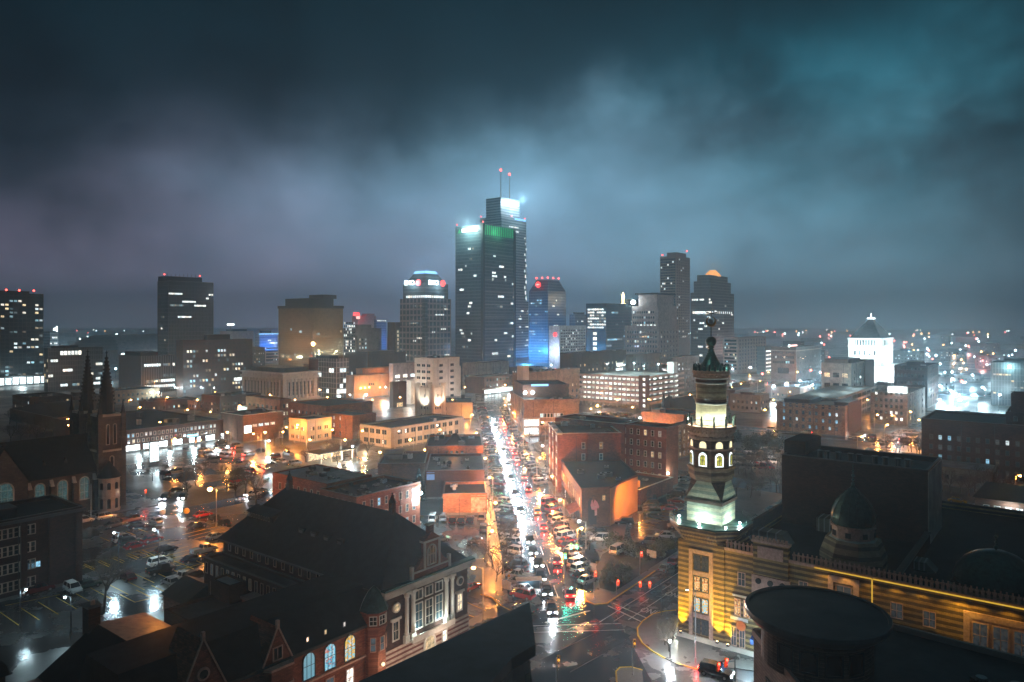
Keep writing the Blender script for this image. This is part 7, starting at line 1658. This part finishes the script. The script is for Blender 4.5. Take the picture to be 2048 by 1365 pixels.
for px, py, pw, h_, c, w in ((420, 979, 2600, 9, 'sodium', 'glaring orange lamp post at the crossing beside the car park'), (1600, 880, 3800, 10, 'sodium', 'brightest orange lamp, glaring above the theatre stage house'), (137, 851, 900, 8, 'sodium', 'orange lamp left of the spires, lower of two'), (138, 838, 700, 9, 'sodium', 'orange lamp left of the spires, upper of two'), (507, 868, 2200, 7, 'sodium', 'orange lamp beside the brick wall with the glowing square sign'),
                          (573, 855, 420, 7, 'sodium', 'upper orange lamp by the tan corner building'), (566, 864, 350, 6, 'sodium', 'lower orange lamp by the tan corner building'), (421, 824, 900, 8, 'sodium', 'orange lamp on the roofline left of the brick cafe'), (297, 758, 1600, 9, 'sodium', 'orange lamp before the finned office, left of two'), (313, 763, 1600, 9, 'sodium', 'orange lamp before the finned office, right of two'),
                          (508, 772, 1500, 9, 'sodium', 'orange lamp left of the columned hall'), (947, 1136, 700, 9, 'sodium', 'orange lamp on the clubhouse corner'), (1195, 812, 3500, 9, 'sodium', 'large orange lamp before the bright garage'), (1182, 818, 1500, 8, 'sodium', 'smaller orange lamp before the bright garage'), (1297, 799, 1500, 9, 'sodium', 'orange lamp right of the garage stair tower'), (1201, 787, 1200, 9, 'sodium', 'orange lamp against the garage front'),
                          (1724, 874, 1500, 9, 'sodium', 'orange lamp at the end of the brick flats'), (1775, 850, 1600, 9, 'sodium', 'orange lamp over the busy street, nearer one'), (1822, 824, 1800, 9, 'sodium', 'tall orange lamp post over the busy street'), (1784, 831, 1300, 9, 'sodium', 'orange lamp over the busy street beside the loft building'), (1838, 840, 900, 9, 'sodium', 'small orange lamp left of the long brick building'), (2040, 952, 900, 9, 'sodium', 'orange lamp post at the right edge above the gabled house'),
                          (1547, 800, 1200, 9, 'sodium', 'orange lamp over the pale house right of the minaret, left of two'), (1562, 802, 1200, 9, 'sodium', 'orange lamp over the pale house right of the minaret, right of two'), (1482, 768, 1500, 9, 'sodium', 'orange lamp just right of the minaret drum, upper'), (1463, 775, 1500, 9, 'sodium', 'orange lamp just right of the minaret drum, lower'), (1500, 752, 1500, 9, 'sodium', 'orange lamp in the hazy avenue right of the minaret, first'), (1520, 762, 1500, 9, 'sodium', 'orange lamp in the hazy avenue right of the minaret, second'), (1537, 745, 1500, 9, 'sodium', 'orange lamp in the hazy avenue right of the minaret, third'), (1595, 744, 1900, 9, 'sodium', 'orange lamp before the brick club building'), (1580, 784, 1500, 9, 'sodium', 'orange lamp at the end of the hazy avenue'),
                          (590, 800, 1300, 8, 'sodium', 'orange lamp below the columned hall'), (700, 790, 1800, 8, 'white_lamp', 'white lamp on the small square right of the lattice office'), (680, 793, 1500, 8, 'white_lamp', 'white lamp at the foot of the lattice office'), (732, 790, 3000, 8, 'white_lamp', 'bright white lamp beside the red-lit bus'), (771, 775, 2200, 8, 'white_lamp', 'bright white lamp in front of the orange sheds'),
                          (1158, 1043, 700, 6, 'white_lamp', 'white lamp above the rusty awning'), (1085, 892, 700, 7, 'white_lamp', 'white lamp among the trees right of the avenue'), (1280, 836, 1500, 12, 'white_lamp', 'white floodlight on the roof edge behind the brick apartments'), (705, 893, 900, 6, 'white_lamp', 'yellowish white lamp by the wall right of the cafe terrace'), (538, 882, 1500, 6, 'white_lamp', 'white lamp at the cafe terrace'), (1614, 893, 2600, 8, 'white_lamp', 'white floodlight left of the glaring orange lamp'), (1632, 914, 1500, 8, 'white_lamp', 'white floodlight at the edge of the stage house roof'),
                          (1902, 782, 14000, 9, 'white_lamp', 'blinding white floodlight on the street at the right'), (1880, 772, 9000, 9, 'white_lamp', 'second blinding floodlight, left of the brightest'), (1965, 775, 4000, 9, 'white_lamp', 'white floodlight beside the far right office'), (1548, 772, 5000, 9, 'white_lamp', 'white lamp in the glowing square below the club building'), (1625, 770, 7000, 9, 'white_lamp', 'white lamp lighting the trees below the club building'), (1600, 762, 5000, 9, 'white_lamp', 'white lamp at the club building entrance'), (1572, 768, 4000, 9, 'white_lamp', 'white lamp between the glowing square and the club entrance'),
                          (1700, 770, 5000, 9, 'white_lamp', 'white lamp at the foot of the white memorial'), (255, 705, 3000, 9, 'white_lamp', 'white lamp before the arena'), (350, 775, 1500, 7, 'white_lamp', 'white lamp below the brown slab, first'), (374, 772, 1500, 7, 'white_lamp', 'white lamp below the brown slab, second'), (402, 775, 1500, 7, 'white_lamp', 'white lamp below the brown slab, third'), (428, 776, 1500, 7, 'white_lamp', 'white lamp below the brown slab, fourth'), (295, 779, 2000, 6, 'white_lamp', 'white lamp at the corner of the finned office'), (317, 785, 2000, 6, 'white_lamp', 'white lamp on the kerb before the finned office')):
    street_lamp(px, py, h_, c, pw, 1.6, w, 'single street lamps', r=.34 if pw < 2500 else .6)
k = 0
for px, py in ((262, 800), (335, 795), (395, 800), (452, 795), (238, 838), (610, 815), (655, 795), (690, 812), (745, 800), (800, 795), (838, 790), (905, 800), (930, 775), (1010, 770), (1060, 775), (1110, 790), (1150, 815), (1235, 800), (1265, 815), (1330, 800), (1380, 790), (760, 775), (640, 780), (580, 780), (540, 790), (480, 812), (455, 865), (400, 880), (350, 878), (620, 880), (690, 880), (760, 905), (850, 900), (905, 885), (280, 815), (320, 845), (375, 820), (430, 785), (505, 825), (530, 865), (595, 850), (665, 860), (725, 862), (780, 905), (820, 880), (880, 860), (700, 770), (820, 760), (870, 775), (960, 765), (1085, 845), (1140, 860), (1215, 835), (1290, 850), (1320, 875), (1405, 770), (1420, 800), (1530, 820), (1600, 810), (1660, 800), (1735, 800), (1755, 830)):
    street_lamp(px, py, 8, 'sodium', 600, 1.4, 'added orange street lamp among the mid-distance blocks', 'street lamps among the mid-distance blocks', r=.42)  # lamps added at loosely chosen spots to spread orange light
for px, py in ((1440, 745), (1465, 738), (1500, 735), (1640, 745), (1660, 735), (1800, 735), (1830, 742), (1890, 745), (1920, 738), (1945, 750), (1985, 742), (2020, 738), (1930, 765), (1860, 760), (1905, 758), (1950, 790), (1920, 800), (1880, 800), (2000, 790), (1760, 745), (120, 735), (160, 738), (215, 742), (60, 745), (260, 740)):
    street_lamp(px, py, 9, 'white_lamp', 2600, 1.4, 'white street lamp in the hazy distance', 'white street lamps in the hazy distance', r=.55)
# unseen-pole lamps of the car park: low white floods whose glare lies on the wet tarmac
for px, py, h_, pw, w in ((228, 1066, 8, 420, 'black lamp post in the middle of the left car park'), (308, 1060, 8, 420, 'black lamp post beside the red sedan in the car park'), (130, 1195, 6, 150, 'short lamp post in the near bays of the car park'), (52, 1180, 6, 120, 'lamp post at the left edge of the car park')):
    street_lamp(px, py, h_, 'white_lamp', pw, .9, w, 'car park lamp posts', 'metal_dark', r=.2)
q0 = thing('lamp_post', 'bare white lamp post in front of the church wall', 'lamp post', gpt(182, 1038)); MB().lathe([(.2, 0), (.2, .4), (.09, .5), (.07, 8.8)], 8, 'white_paint').build('pole', q0); MB().box(-.5, .1, -.1, .1, 8.7, 8.85, 'metal_grey').build('arm', q0)
def signal(px, py, state, label, hh=5.0, arm=0.0, adir=0.0):
    p = gpt(px, py)
    t = thing('traffic_light', label, 'traffic light', p, adir, 'traffic lights at the junction')
    q = MB(); q.lathe([(.16, 0), (.16, .4), (.08, .5), (.07, hh + .3)], 8, 'steel_pole' if arm == 0 else 'metal_dark'); q.build('pole', t)
    if arm: q = MB(); q.tube((0, 0, hh), (arm, 0, hh + .5), .09, .05, 'metal_dark', 6); q.tube((0, 0, hh - .5), (arm * .7, 0, hh + .32), .04, .03, 'metal_dark', 5); q.build('mast_arm', t)
    for x in ([arm, arm * .55] if arm else [0.28]):
        q = MB(); q.box(x - .19, x + .19, -.16, .12, hh - .55, hh + .6, 'signal_yellow') if 'signal_yellow' in MATS else (mat('signal_yellow', (.55, .26, .02), .5) and q.box(x - .19, x + .19, -.16, .12, hh - .55, hh + .6, 'signal_yellow')); hd = q.build('signal_head', t)
        for k, nm in enumerate(('green', 'amber', 'red')):
            on = (state == nm); q = MB(); q.ball((x, -.18, hh - .36 + k * .38), .13 if not on else .16, {'green': 'sig_green', 'amber': 'sig_amber', 'red': 'sig_red'}[nm] if on else 'frame_dark', 8, 5); q.build('lens', hd)
        if state in ('red', 'green'): lamp('POINT', (x, -.5, hh), 14 if state == 'red' else 45, (1, .05, .03) if state == 'red' else (.05, 1, .75), t, .12)
    return t
signal(1323, 1232, 'red', 'black mast-arm traffic light showing red over the wide street', 5.2, -3.6, -.1)
signal(1233, 1190, 'red', 'red traffic light beside the yellow kerb of the planted corner', 2.2)
signal(1280, 1152, 'red', 'red traffic light in front of the lawn', 4.2)
signal(1188, 1200, 'red', 'white-poled traffic light on the tip of the planted corner', 4.6)
signal(1265, 1352, 'amber', 'yellow traffic light on the small bottom island', 4.6)
signal(1113, 1395, 'amber', 'yellow traffic light by the edge of the dark roof', 5.0)
signal(1168, 1148, 'green', 'green traffic light over the parked row at the end of the avenue, right one', 5.6, -2.6, .1)
signal(1470, 1425, 'red', 'mast-arm traffic light with yellow heads at the bottom right street', 7.0, -3.8, .7)
signal(290, 1005, 'red', 'red traffic light at the crossing by the church', 3.0)
signal(1128, 1168, 'green', 'green traffic light at the stop line of the avenue, left one', 5.4)
t = thing('lamp_post', 'tall grey lamp post standing in front of the minaret windows', 'lamp post', gpt(1391, 1328)); MB().lathe([(.2, 0), (.2, .9), (.1, 1.0), (.07, 10.6)], 8, 'steel_pole').build('pole', t); MB().tube((0, 0, 10.5), (-1.0, .3, 10.8), .05, .04, 'steel_pole').build('arm', t); MB().box(-1.4, -.9, .2, .4, 10.7, 10.85, 'metal_grey').build('lamp_head', t); MB().box(-1.35, -.95, .22, .38, 10.66, 10.698, 'white_lamp').build('lens', t); lamp('SPOT', (-1.15, .3, 10.6), 2400, (.90, .95, 1), t, .2, (-5, -1.5, 0), 125, .5)
t = thing('lamp_post', 'tall thin pole at the left kerb near the bus shelter', 'lamp post', gpt(1043, 1168)); MB().lathe([(.15, 0), (.12, .6), (.07, 9)], 8, 'metal_dark').build('pole', t); MB().tube((0, 0, 9), (1.4, 0, 9.4), .05, .04, 'metal_dark').build('arm', t)
t = thing('bus_shelter', 'white-roofed glass bus shelter on the corner island', 'bus shelter', gpt(1058, 1186), rad(8))
MB().box(-2.4, 2.4, -.9, .9, 2.5, 2.68, 'white_paint').build('roof', t)
for x in (-2.2, 2.2):
    for y in (-.75, .75): MB().box(x - .05, x + .05, y - .05, y + .05, 0, 2.5, 'metal_grey').build('post', t)
MB().box(-2.15, 2.15, .72, .76, .3, 2.3, 'glass_blue').build('back_panel', t); MB().box(-1.8, 1.8, .2, .6, .45, .52, 'concrete').build('bench', t)
lamp('POINT', (0, 0, 2.3), 60, (.85, .96, 1), t, .15)
for px, py, w, m in ((1013, 1186, 'white sign board at the exit of the yard', 'white_paint'), (1303, 1122, 'white sign board on the lawn among the pale shrubs', 'white_paint')):
    t = thing('sign_board', w, 'sign', gpt(px, py), ANGF); MB().box(-1.1, 1.1, -.06, .06, .7, 2.2, m).build('panel', t)
    for x in (-.9, .9): MB().box(x - .06, x + .06, -.05, .05, 0, .7, 'metal_dark').build('post', t)
t = thing('pylon_sign', 'tall lit pylon sign with stacked white panels before the storefronts', 'sign', gpt(308, 930), ANG)
MB().box(-1.7, 1.7, -.25, .25, 0, 8.2, 'frame_dark').build('frame', t)
for k in range(5): MB().box(-1.5, 1.5, -.32, -.26, 1.2 + k * 1.38, 2.35 + k * 1.38, 'lit_shop').build('panel', t)
lamp('POINT', (0, -2.5, 4), 260, (.7, .92, 1), t, .5)
# covered cafe terrace with string lights
t = thing('cafe_canopy', 'open dark-roofed terrace canopy strung with warm lights', 'canopy', gpt(640, 928), ANG)
MB().box(-1, 15, -1, 7, 3.4, 3.7, 'roof_black').build('roof', t)
for x in (0, 4.6, 9.2, 14): MB().box(x - .15, x + .15, -.8, -.5, 0, 3.4, 'limewash').build('post', t); MB().box(x - .15, x + .15, 6.5, 6.8, 0, 3.4, 'limewash').build('post', t)
q = MB()
for k in range(28): q.ball((-.9 + k * .58, -1.1, 3.3), .13, 'sign_cream', 6, 4)
for k in range(14): q.ball((-1.1, -.6 + k * .55, 3.3), .13, 'sign_cream', 6, 4)
o = q.build('string_lights', t)
MB().box(0, 14, 6.2, 6.4, .2, 2.9, 'lit_warm').build('lit_back_wall', t)
for x in (2, 7, 12): lamp('POINT', (x, -1.6, 3.0), 420, (1, .86, .62), t, .2)
for k in range(4):
    t = thing('traffic_barrel', 'orange and white barrel at the yard exit, %s from the left' % nth(k), 'barrel', gpt(1012 + k * 6, 1172 - k * 12), 0, 'barrels at the yard exit')
    MB().lathe([(.28, 0), (.25, .5), (.22, 1.0)], 12, 'signal_yellow').build('body', t); MB().lathe([(.265, .35), (.25, .6)], 12, 'white_paint').build('band', t)
for k, (px, py, m) in enumerate(((325, 1040, 'white_paint'), (373, 1038, 'yellow_paint'))):
    t = thing('inflatable_ball', '%s ball on a post at the street edge of the car park' % ('white' if k == 0 else 'yellow'), 'ball sign', gpt(px, py)); MB().lathe([(.06, 0), (.06, 1.4)], 6, 'metal_dark').build('post', t); MB().ball((0, 0, 2.0), .75, m, 14, 9).build('ball', t)

# ================================================================ trees
def bare_tree(seed, h=8.0, spread=.62):
    r = random.Random(seed); tr, cr = MB(), MB()
    def grow(p, d, l, rad_, lev):
        q = p
        seg = 2 if lev < 3 else 1
        for s_ in range(seg):
            d2 = (d + Vector((r.uniform(-.22, .22), r.uniform(-.22, .22), r.uniform(-.05, .2)))).normalized()
            e = q + d2 * l / seg; (tr if lev < 2 else cr).tube(q, e, rad_ * (1 - .25 * s_), rad_ * (.75 - .2 * s_), 'bark' if lev < 2 else 'twig', 6 if lev == 0 else 4 if lev < 3 else 3); q = e; d = d2
        if lev >= 5: return
        for k in range(r.choice((3, 3, 4)) if lev else 5):
            a = r.uniform(0, 2 * PI); t_ = spread * r.uniform(.6, 1.3)
            u = d.orthogonal().normalized(); v = d.cross(u)
            nd = (d + (u * cos(a) + v * sin(a)) * t_).normalized()
            st = q if k < 2 else p.lerp(q, r.uniform(.55, 1))
            grow(st, nd, l * r.uniform(.62, .82), rad_ * .56, lev + 1)
    grow(Vector((0, 0, 0)), Vector((0, 0, 1)), h * .30, h * .026, 0)
    return tr.mesh('trunk'), cr.mesh('crown')
BT = [bare_tree(s, 8, .62) for s in (3, 8, 14)]
def tree(px, py, h, label, group, k=None, p=None):
    p = p or gpt(px, py); m = BT[R.randrange(3) if k is None else k]
    t = thing('bare_tree', label, 'tree', (p[0], p[1], 0), R.uniform(0, 6.28), group)
    s = h / 8
    for n_, me in (('trunk', m[0]), ('crown', m[1])): o = obj(n_, me, t); o.scale = (s, s, s)
    return t
def leafy(seed, rx, rz, n, m, cone=False):
    r = random.Random(seed); q = MB()
    cl = [(r.uniform(-1, 1), r.uniform(-1, 1), r.uniform(.15, 1)) for _ in range(14)]
    for i in range(n):
        c = r.choice(cl); sc = .42
        x, y, z = (c[0] * .7 + r.gauss(0, sc) * .55) * rx, (c[1] * .7 + r.gauss(0, sc) * .55) * rx, abs(c[2] * .75 + r.gauss(0, .16)) * rz
        if cone: z = r.random() ** 1.5 * rz; f_ = rx * (1 - z / rz) * r.uniform(.4, 1) + .05; a = r.uniform(0, 6.28); x, y = f_ * cos(a), f_ * sin(a)
        a, b_ = r.uniform(0, 6.28), r.uniform(-.9, .9); s = r.uniform(.12, .26)
        u = Vector((cos(a), sin(a), b_ * .4)).normalized() * s; v = Vector((-sin(a) * .5, cos(a) * .5, b_)).normalized() * s; p = Vector((x, y, z))
        q.add([p - u - v * .4, p + u * .3 - v, p + u + v * .3, p - u * .2 + v], [(0, 1, 2, 3)], m)
    return q.mesh('crown')
def trunkmesh(h=1.2, r=.12):
    q = MB(); q.lathe([(r, 0), (r * .8, h * .5), (r * .5, h)], 6, 'bark')
    for k in range(5): q.tube((0, 0, h * .6), (cos(k * 1.3) * h * .5, sin(k * 1.3) * h * .5, h * 1.3), r * .4, r * .2, 'bark', 4)
    return q.mesh('trunk')
SH = {'pale': leafy(2, 1.7, 2.0, 1300, 'shrub_pale'), 'dark': leafy(4, 2.0, 2.6, 1500, 'shrub_leaf'), 'conifer': leafy(6, 1.8, 7.0, 2600, 'conifer', True), 'round': leafy(9, 2.4, 4.2, 2200, 'conifer')}
TK = trunkmesh()
def shrub(px, py, kind, s, label, group='shrubs', cat='shrub', name='shrub'):
    p = gpt(px, py); t = thing(name, label, cat, (p.x, p.y, .1), R.uniform(0, 6), group)
    o = obj('crown', SH[kind], t); o.scale = (s, s, s); o2 = obj('trunk', TK, t); o2.scale = (s, s, s)
    if kind in ('round',): o.location.z = 1.2
    return t
tree(208, 1212, 11, 'big bare tree black against the wet car park, lower left', 'bare trees', 0)
for i, (px, py, h) in enumerate(((375, 985, 8), (392, 972, 8), (372, 1000, 6), (408, 960, 7), (305, 962, 7), (326, 958, 6))): tree(px, py, h, 'bare tree on the verge beside the crossing, %s from the left' % nth((2, 4, 3, 5, 0, 1)[i]), 'bare verge trees')
for i, (px, py, h) in enumerate(((440, 890, 7), (452, 896, 6), (470, 878, 6), (530, 900, 8), (548, 892, 7), (560, 878, 7), (515, 868, 6), (566, 918, 6), (612, 925, 6))): tree(px, py, h, 'bare tree lit orange near the cafe terrace, %s of its group' % nth(i), 'orange-lit bare trees')
for i, (px, py, h) in enumerate(((470, 1000, 10), (490, 990, 10), (512, 1010, 11), (452, 985, 9))): tree(px, py, h, 'dark bare tree beside the clubhouse roof, %s in the clump' % nth(i), 'bare trees by the clubhouse')
for i, (px, py, h) in enumerate(((648, 920, 7), (665, 915, 8), (690, 918, 7), (712, 912, 8), (735, 915, 7), (676, 930, 6))): tree(px, py, h, 'dark bare tree behind the grey roof, %s from the left' % nth((0, 1, 3, 4, 5, 2)[i]), 'bare trees behind the grey roof')
for i, (px, py, h) in enumerate(((955, 1110, 6), (970, 1125, 6), (985, 1135, 7), (1005, 1150, 7), (1012, 1108, 8), (1022, 1085, 7), (992, 1165, 6), (940, 1130, 5))): tree(px, py, h, 'bare tree in the dark yard left of the avenue, %s counted from the shop' % nth(i), 'bare yard trees')
i = 0
for s in (158, 170, 184, 198, 226, 242, 260, 280, 300, 345, 365, 385, 405, 425):
    for t_ in (-10.2, 10.4):
        p = ave(s + R.uniform(-2, 2), t_)
        if t_ < 0 and s < 180: continue
        tree(0, 0, R.uniform(4.5, 6.5), 'small bare street tree on the %s pavement, %s from the junction' % ('left' if t_ < 0 else 'right', nth(i // 2)), 'street trees along the avenue', p=p)
        i += 1
for i in range(9): tree(1085 + (i % 5) * 16 + R.uniform(-5, 5), 905 - (i // 5) * 22 + R.uniform(-6, 6), R.uniform(6, 9), 'bare tree on the dark square behind the corner shops', 'bare trees on the square behind the corner shops')
for i in range(16): tree(1478 + (i % 8) * 12 + R.uniform(-6, 6), 985 - (i // 8) * 40 + R.uniform(-12, 12), R.uniform(6, 9), 'bare tree in the misty yard right of the minaret', 'bare trees in the yard right of the minaret')
for i in range(9): tree(1885 + i * 17 + R.uniform(-5, 5), 992 + R.uniform(-10, 6), R.uniform(6, 9), 'bare tree beyond the theatre roof at the right', 'bare trees beyond the theatre roof')
for i in range(10): tree(1560 + (i % 5) * 16, 835 - (i // 5) * 20 + R.uniform(-6, 6), R.uniform(7, 9), 'bare tree along the hazy street right of the minaret', 'bare trees along the hazy street')
for i in range(10): tree(1775 + i * 8 + R.uniform(-3, 3), 905 + R.uniform(-14, 10), R.uniform(6, 8), 'bare tree at the end of the long dark brick building', 'bare trees by the long dark brick building')
for i in range(26): tree(20 + (i % 13) * 17 + R.uniform(-6, 6), 880 - (i // 13) * 35 + R.uniform(-10, 10), R.uniform(7, 10), 'bare tree in the dark quarter left of the church spires', 'bare trees in the dark quarter at the left')
for i, (px, py) in enumerate(((1500, 905), (1525, 900), (1548, 905), (1470, 892))): shrub(px, py, 'round', 1.5, 'round dark evergreen in the yard behind the minaret, %s from the left' % nth((1, 2, 3, 0)[i]), 'evergreens behind the minaret', 'tree', 'evergreen_tree')
for px, py, s, w in ((838, 1000, 1.25, 'dark conifer at the corner of the brown brick block'), (1255, 1100, .8, 'dark conifer beside the white van on the corner bed')): shrub(px, py, 'conifer', s, w, 'conifers', 'tree', 'conifer')
for px, py, k, s, w in ((1232, 1096, 'dark', 1.25, 'large dark bush behind the white SUV'), (1256, 1106, 'dark', 1.0, 'dark bush right of the white van'), (1290, 1118, 'pale', 1.0, 'pale grey-green shrub on the lawn, left of three'), (1312, 1110, 'pale', 1.2, 'pale grey-green shrub on the lawn, middle of three'), (1334, 1098, 'pale', 1.15, 'pale grey-green shrub on the lawn, right of three'), (1268, 1112, 'dark', .9, 'small dark bush in front of the pale shrubs')): shrub(px, py, k, s, w)
for i, (px, py) in enumerate(((1216, 1150), (1232, 1160), (1246, 1150), (1222, 1168), (1250, 1165))): shrub(px, py, 'dark', .8, 'low brown bush at the tip of the planted corner', 'low bushes on the planted corner')
tree(1228, 1152, 4.5, 'reddish bare bush-like tree on the planted corner', 'bare trees', 1)
for i, (px, py) in enumerate(((1330, 1292), (1338, 1305), (1345, 1282))): tree(px, py, 4.5, 'small bare tree glowing white in the floodlight beside the minaret', 'small floodlit trees beside the minaret')
lamp_w = thing('floodlight_post', 'low white floodlight dazzling the pavement beside the minaret', 'floodlight', gpt(1340, 1318)); MB().lathe([(.08, 0), (.08, 2.4)], 8, 'metal_dark').build('pole', lamp_w); MB().ball((0, 0, 2.6), .22, 'white_lamp', 10, 6).build('lamp_head', lamp_w); lamp('POINT', (0, 0, 2.1), 520, (.85, .97, 1), lamp_w, .2)

# ================================================================ the far city: separate points of light down to the horizon
FM = {}
for c in ('far_warm', 'far_white', 'far_red'):
    for s in (0, 1, 2):
        q = MB(); r = (.9, 1.35, 1.9)[s]; q.tube((0, 0, -8), (0, 0, -r * .8), .15, .12, 'metal_dark', 4); q.ball((0, 0, 0), r, c, 6, 4); FM[c, s] = q.mesh('distant_lamp')
for i in range(285):
    px = R.uniform(-20, 2070) if i < 150 else R.uniform(1480, 2070)
    d = 620 + 3200 * R.random() ** 1.6
    if i >= 220: px, d = R.uniform(1500, 2060), R.uniform(480, 1100)
    if 310 < px < 560 and R.random() < .6: px = R.uniform(100, 310)
    c = R.choice(['far_warm', 'far_white', 'far_white', 'far_white', 'far_warm', 'far_red']) if R.random() < .93 else 'far_red'
    o = obj('distant_lamp', FM[c, 2 if d > 1500 else (1 if d > 900 else 0)], None, ((px - CX) / F * d, d, 8.5 + R.uniform(-1, 4)))
    if d > 2400: o.scale = (1.5, 1.5, 1.5)
    if i % 6 == 0: lamp('POINT', (0, 0, -3), 30000 if d > 900 else 3000, {'far_warm': (1, .6, .35), 'far_white': (.7, .92, 1), 'far_red': (1, .3, .25)}[c], o, 1.0)  # strong lights added to some lamps to make the horizon haze glow
    tag(o, 'tiny %s point of light in the far hazy city' % {'far_warm': 'orange', 'far_white': 'white', 'far_red': 'red'}[c], 'distant lamp', '%s lights of the far city' % {'far_warm': 'orange', 'far_white': 'white', 'far_red': 'red'}[c])
for i in range(40):
    d = R.uniform(1300, 4200); px = R.uniform(1440, 2100) if i % 2 else R.uniform(-30, 330)
    q = MB(); w_, h_ = R.uniform(20, 80), R.uniform(6, 14); q.prism([(-w_, 0), (w_, 0), (w_ * .9, 14), (-w_, 16)], 0, h_, 'concrete_dark', 'roof_mid'); q.box(-w_ * .5, w_ * .4, -.2, 0, h_ * .3, h_ * .6, 'lit_dim')
    tag(q.build('distant_shed', None, ((px - CX) / F * d, d, 0)), 'long low shed far out in the haze', 'shed', 'long low sheds far out in the haze')

# ================================================================ air
hm = bpy.data.materials.new('haze_air'); hm.use_nodes = True
n = hm.node_tree; n.nodes.clear()
pv = n.nodes.new('ShaderNodeVolumePrincipled'); pv.inputs['Density'].default_value = .00041; pv.inputs['Color'].default_value = (.55, .82, 1, 1); pv.inputs['Anisotropy'].default_value = .72
om = n.nodes.new('ShaderNodeOutputMaterial'); n.links.new(pv.outputs[0], om.inputs['Volume'])
MATS['haze_air'] = hm
q = MB(); q.box(-5400, 5400, -400, 6500, -1, 285, 'haze_air'); o = q.build('haze'); o['kind'] = 'stuff'
cy.volume_step_rate = 1.0; cy.volume_max_steps = 64
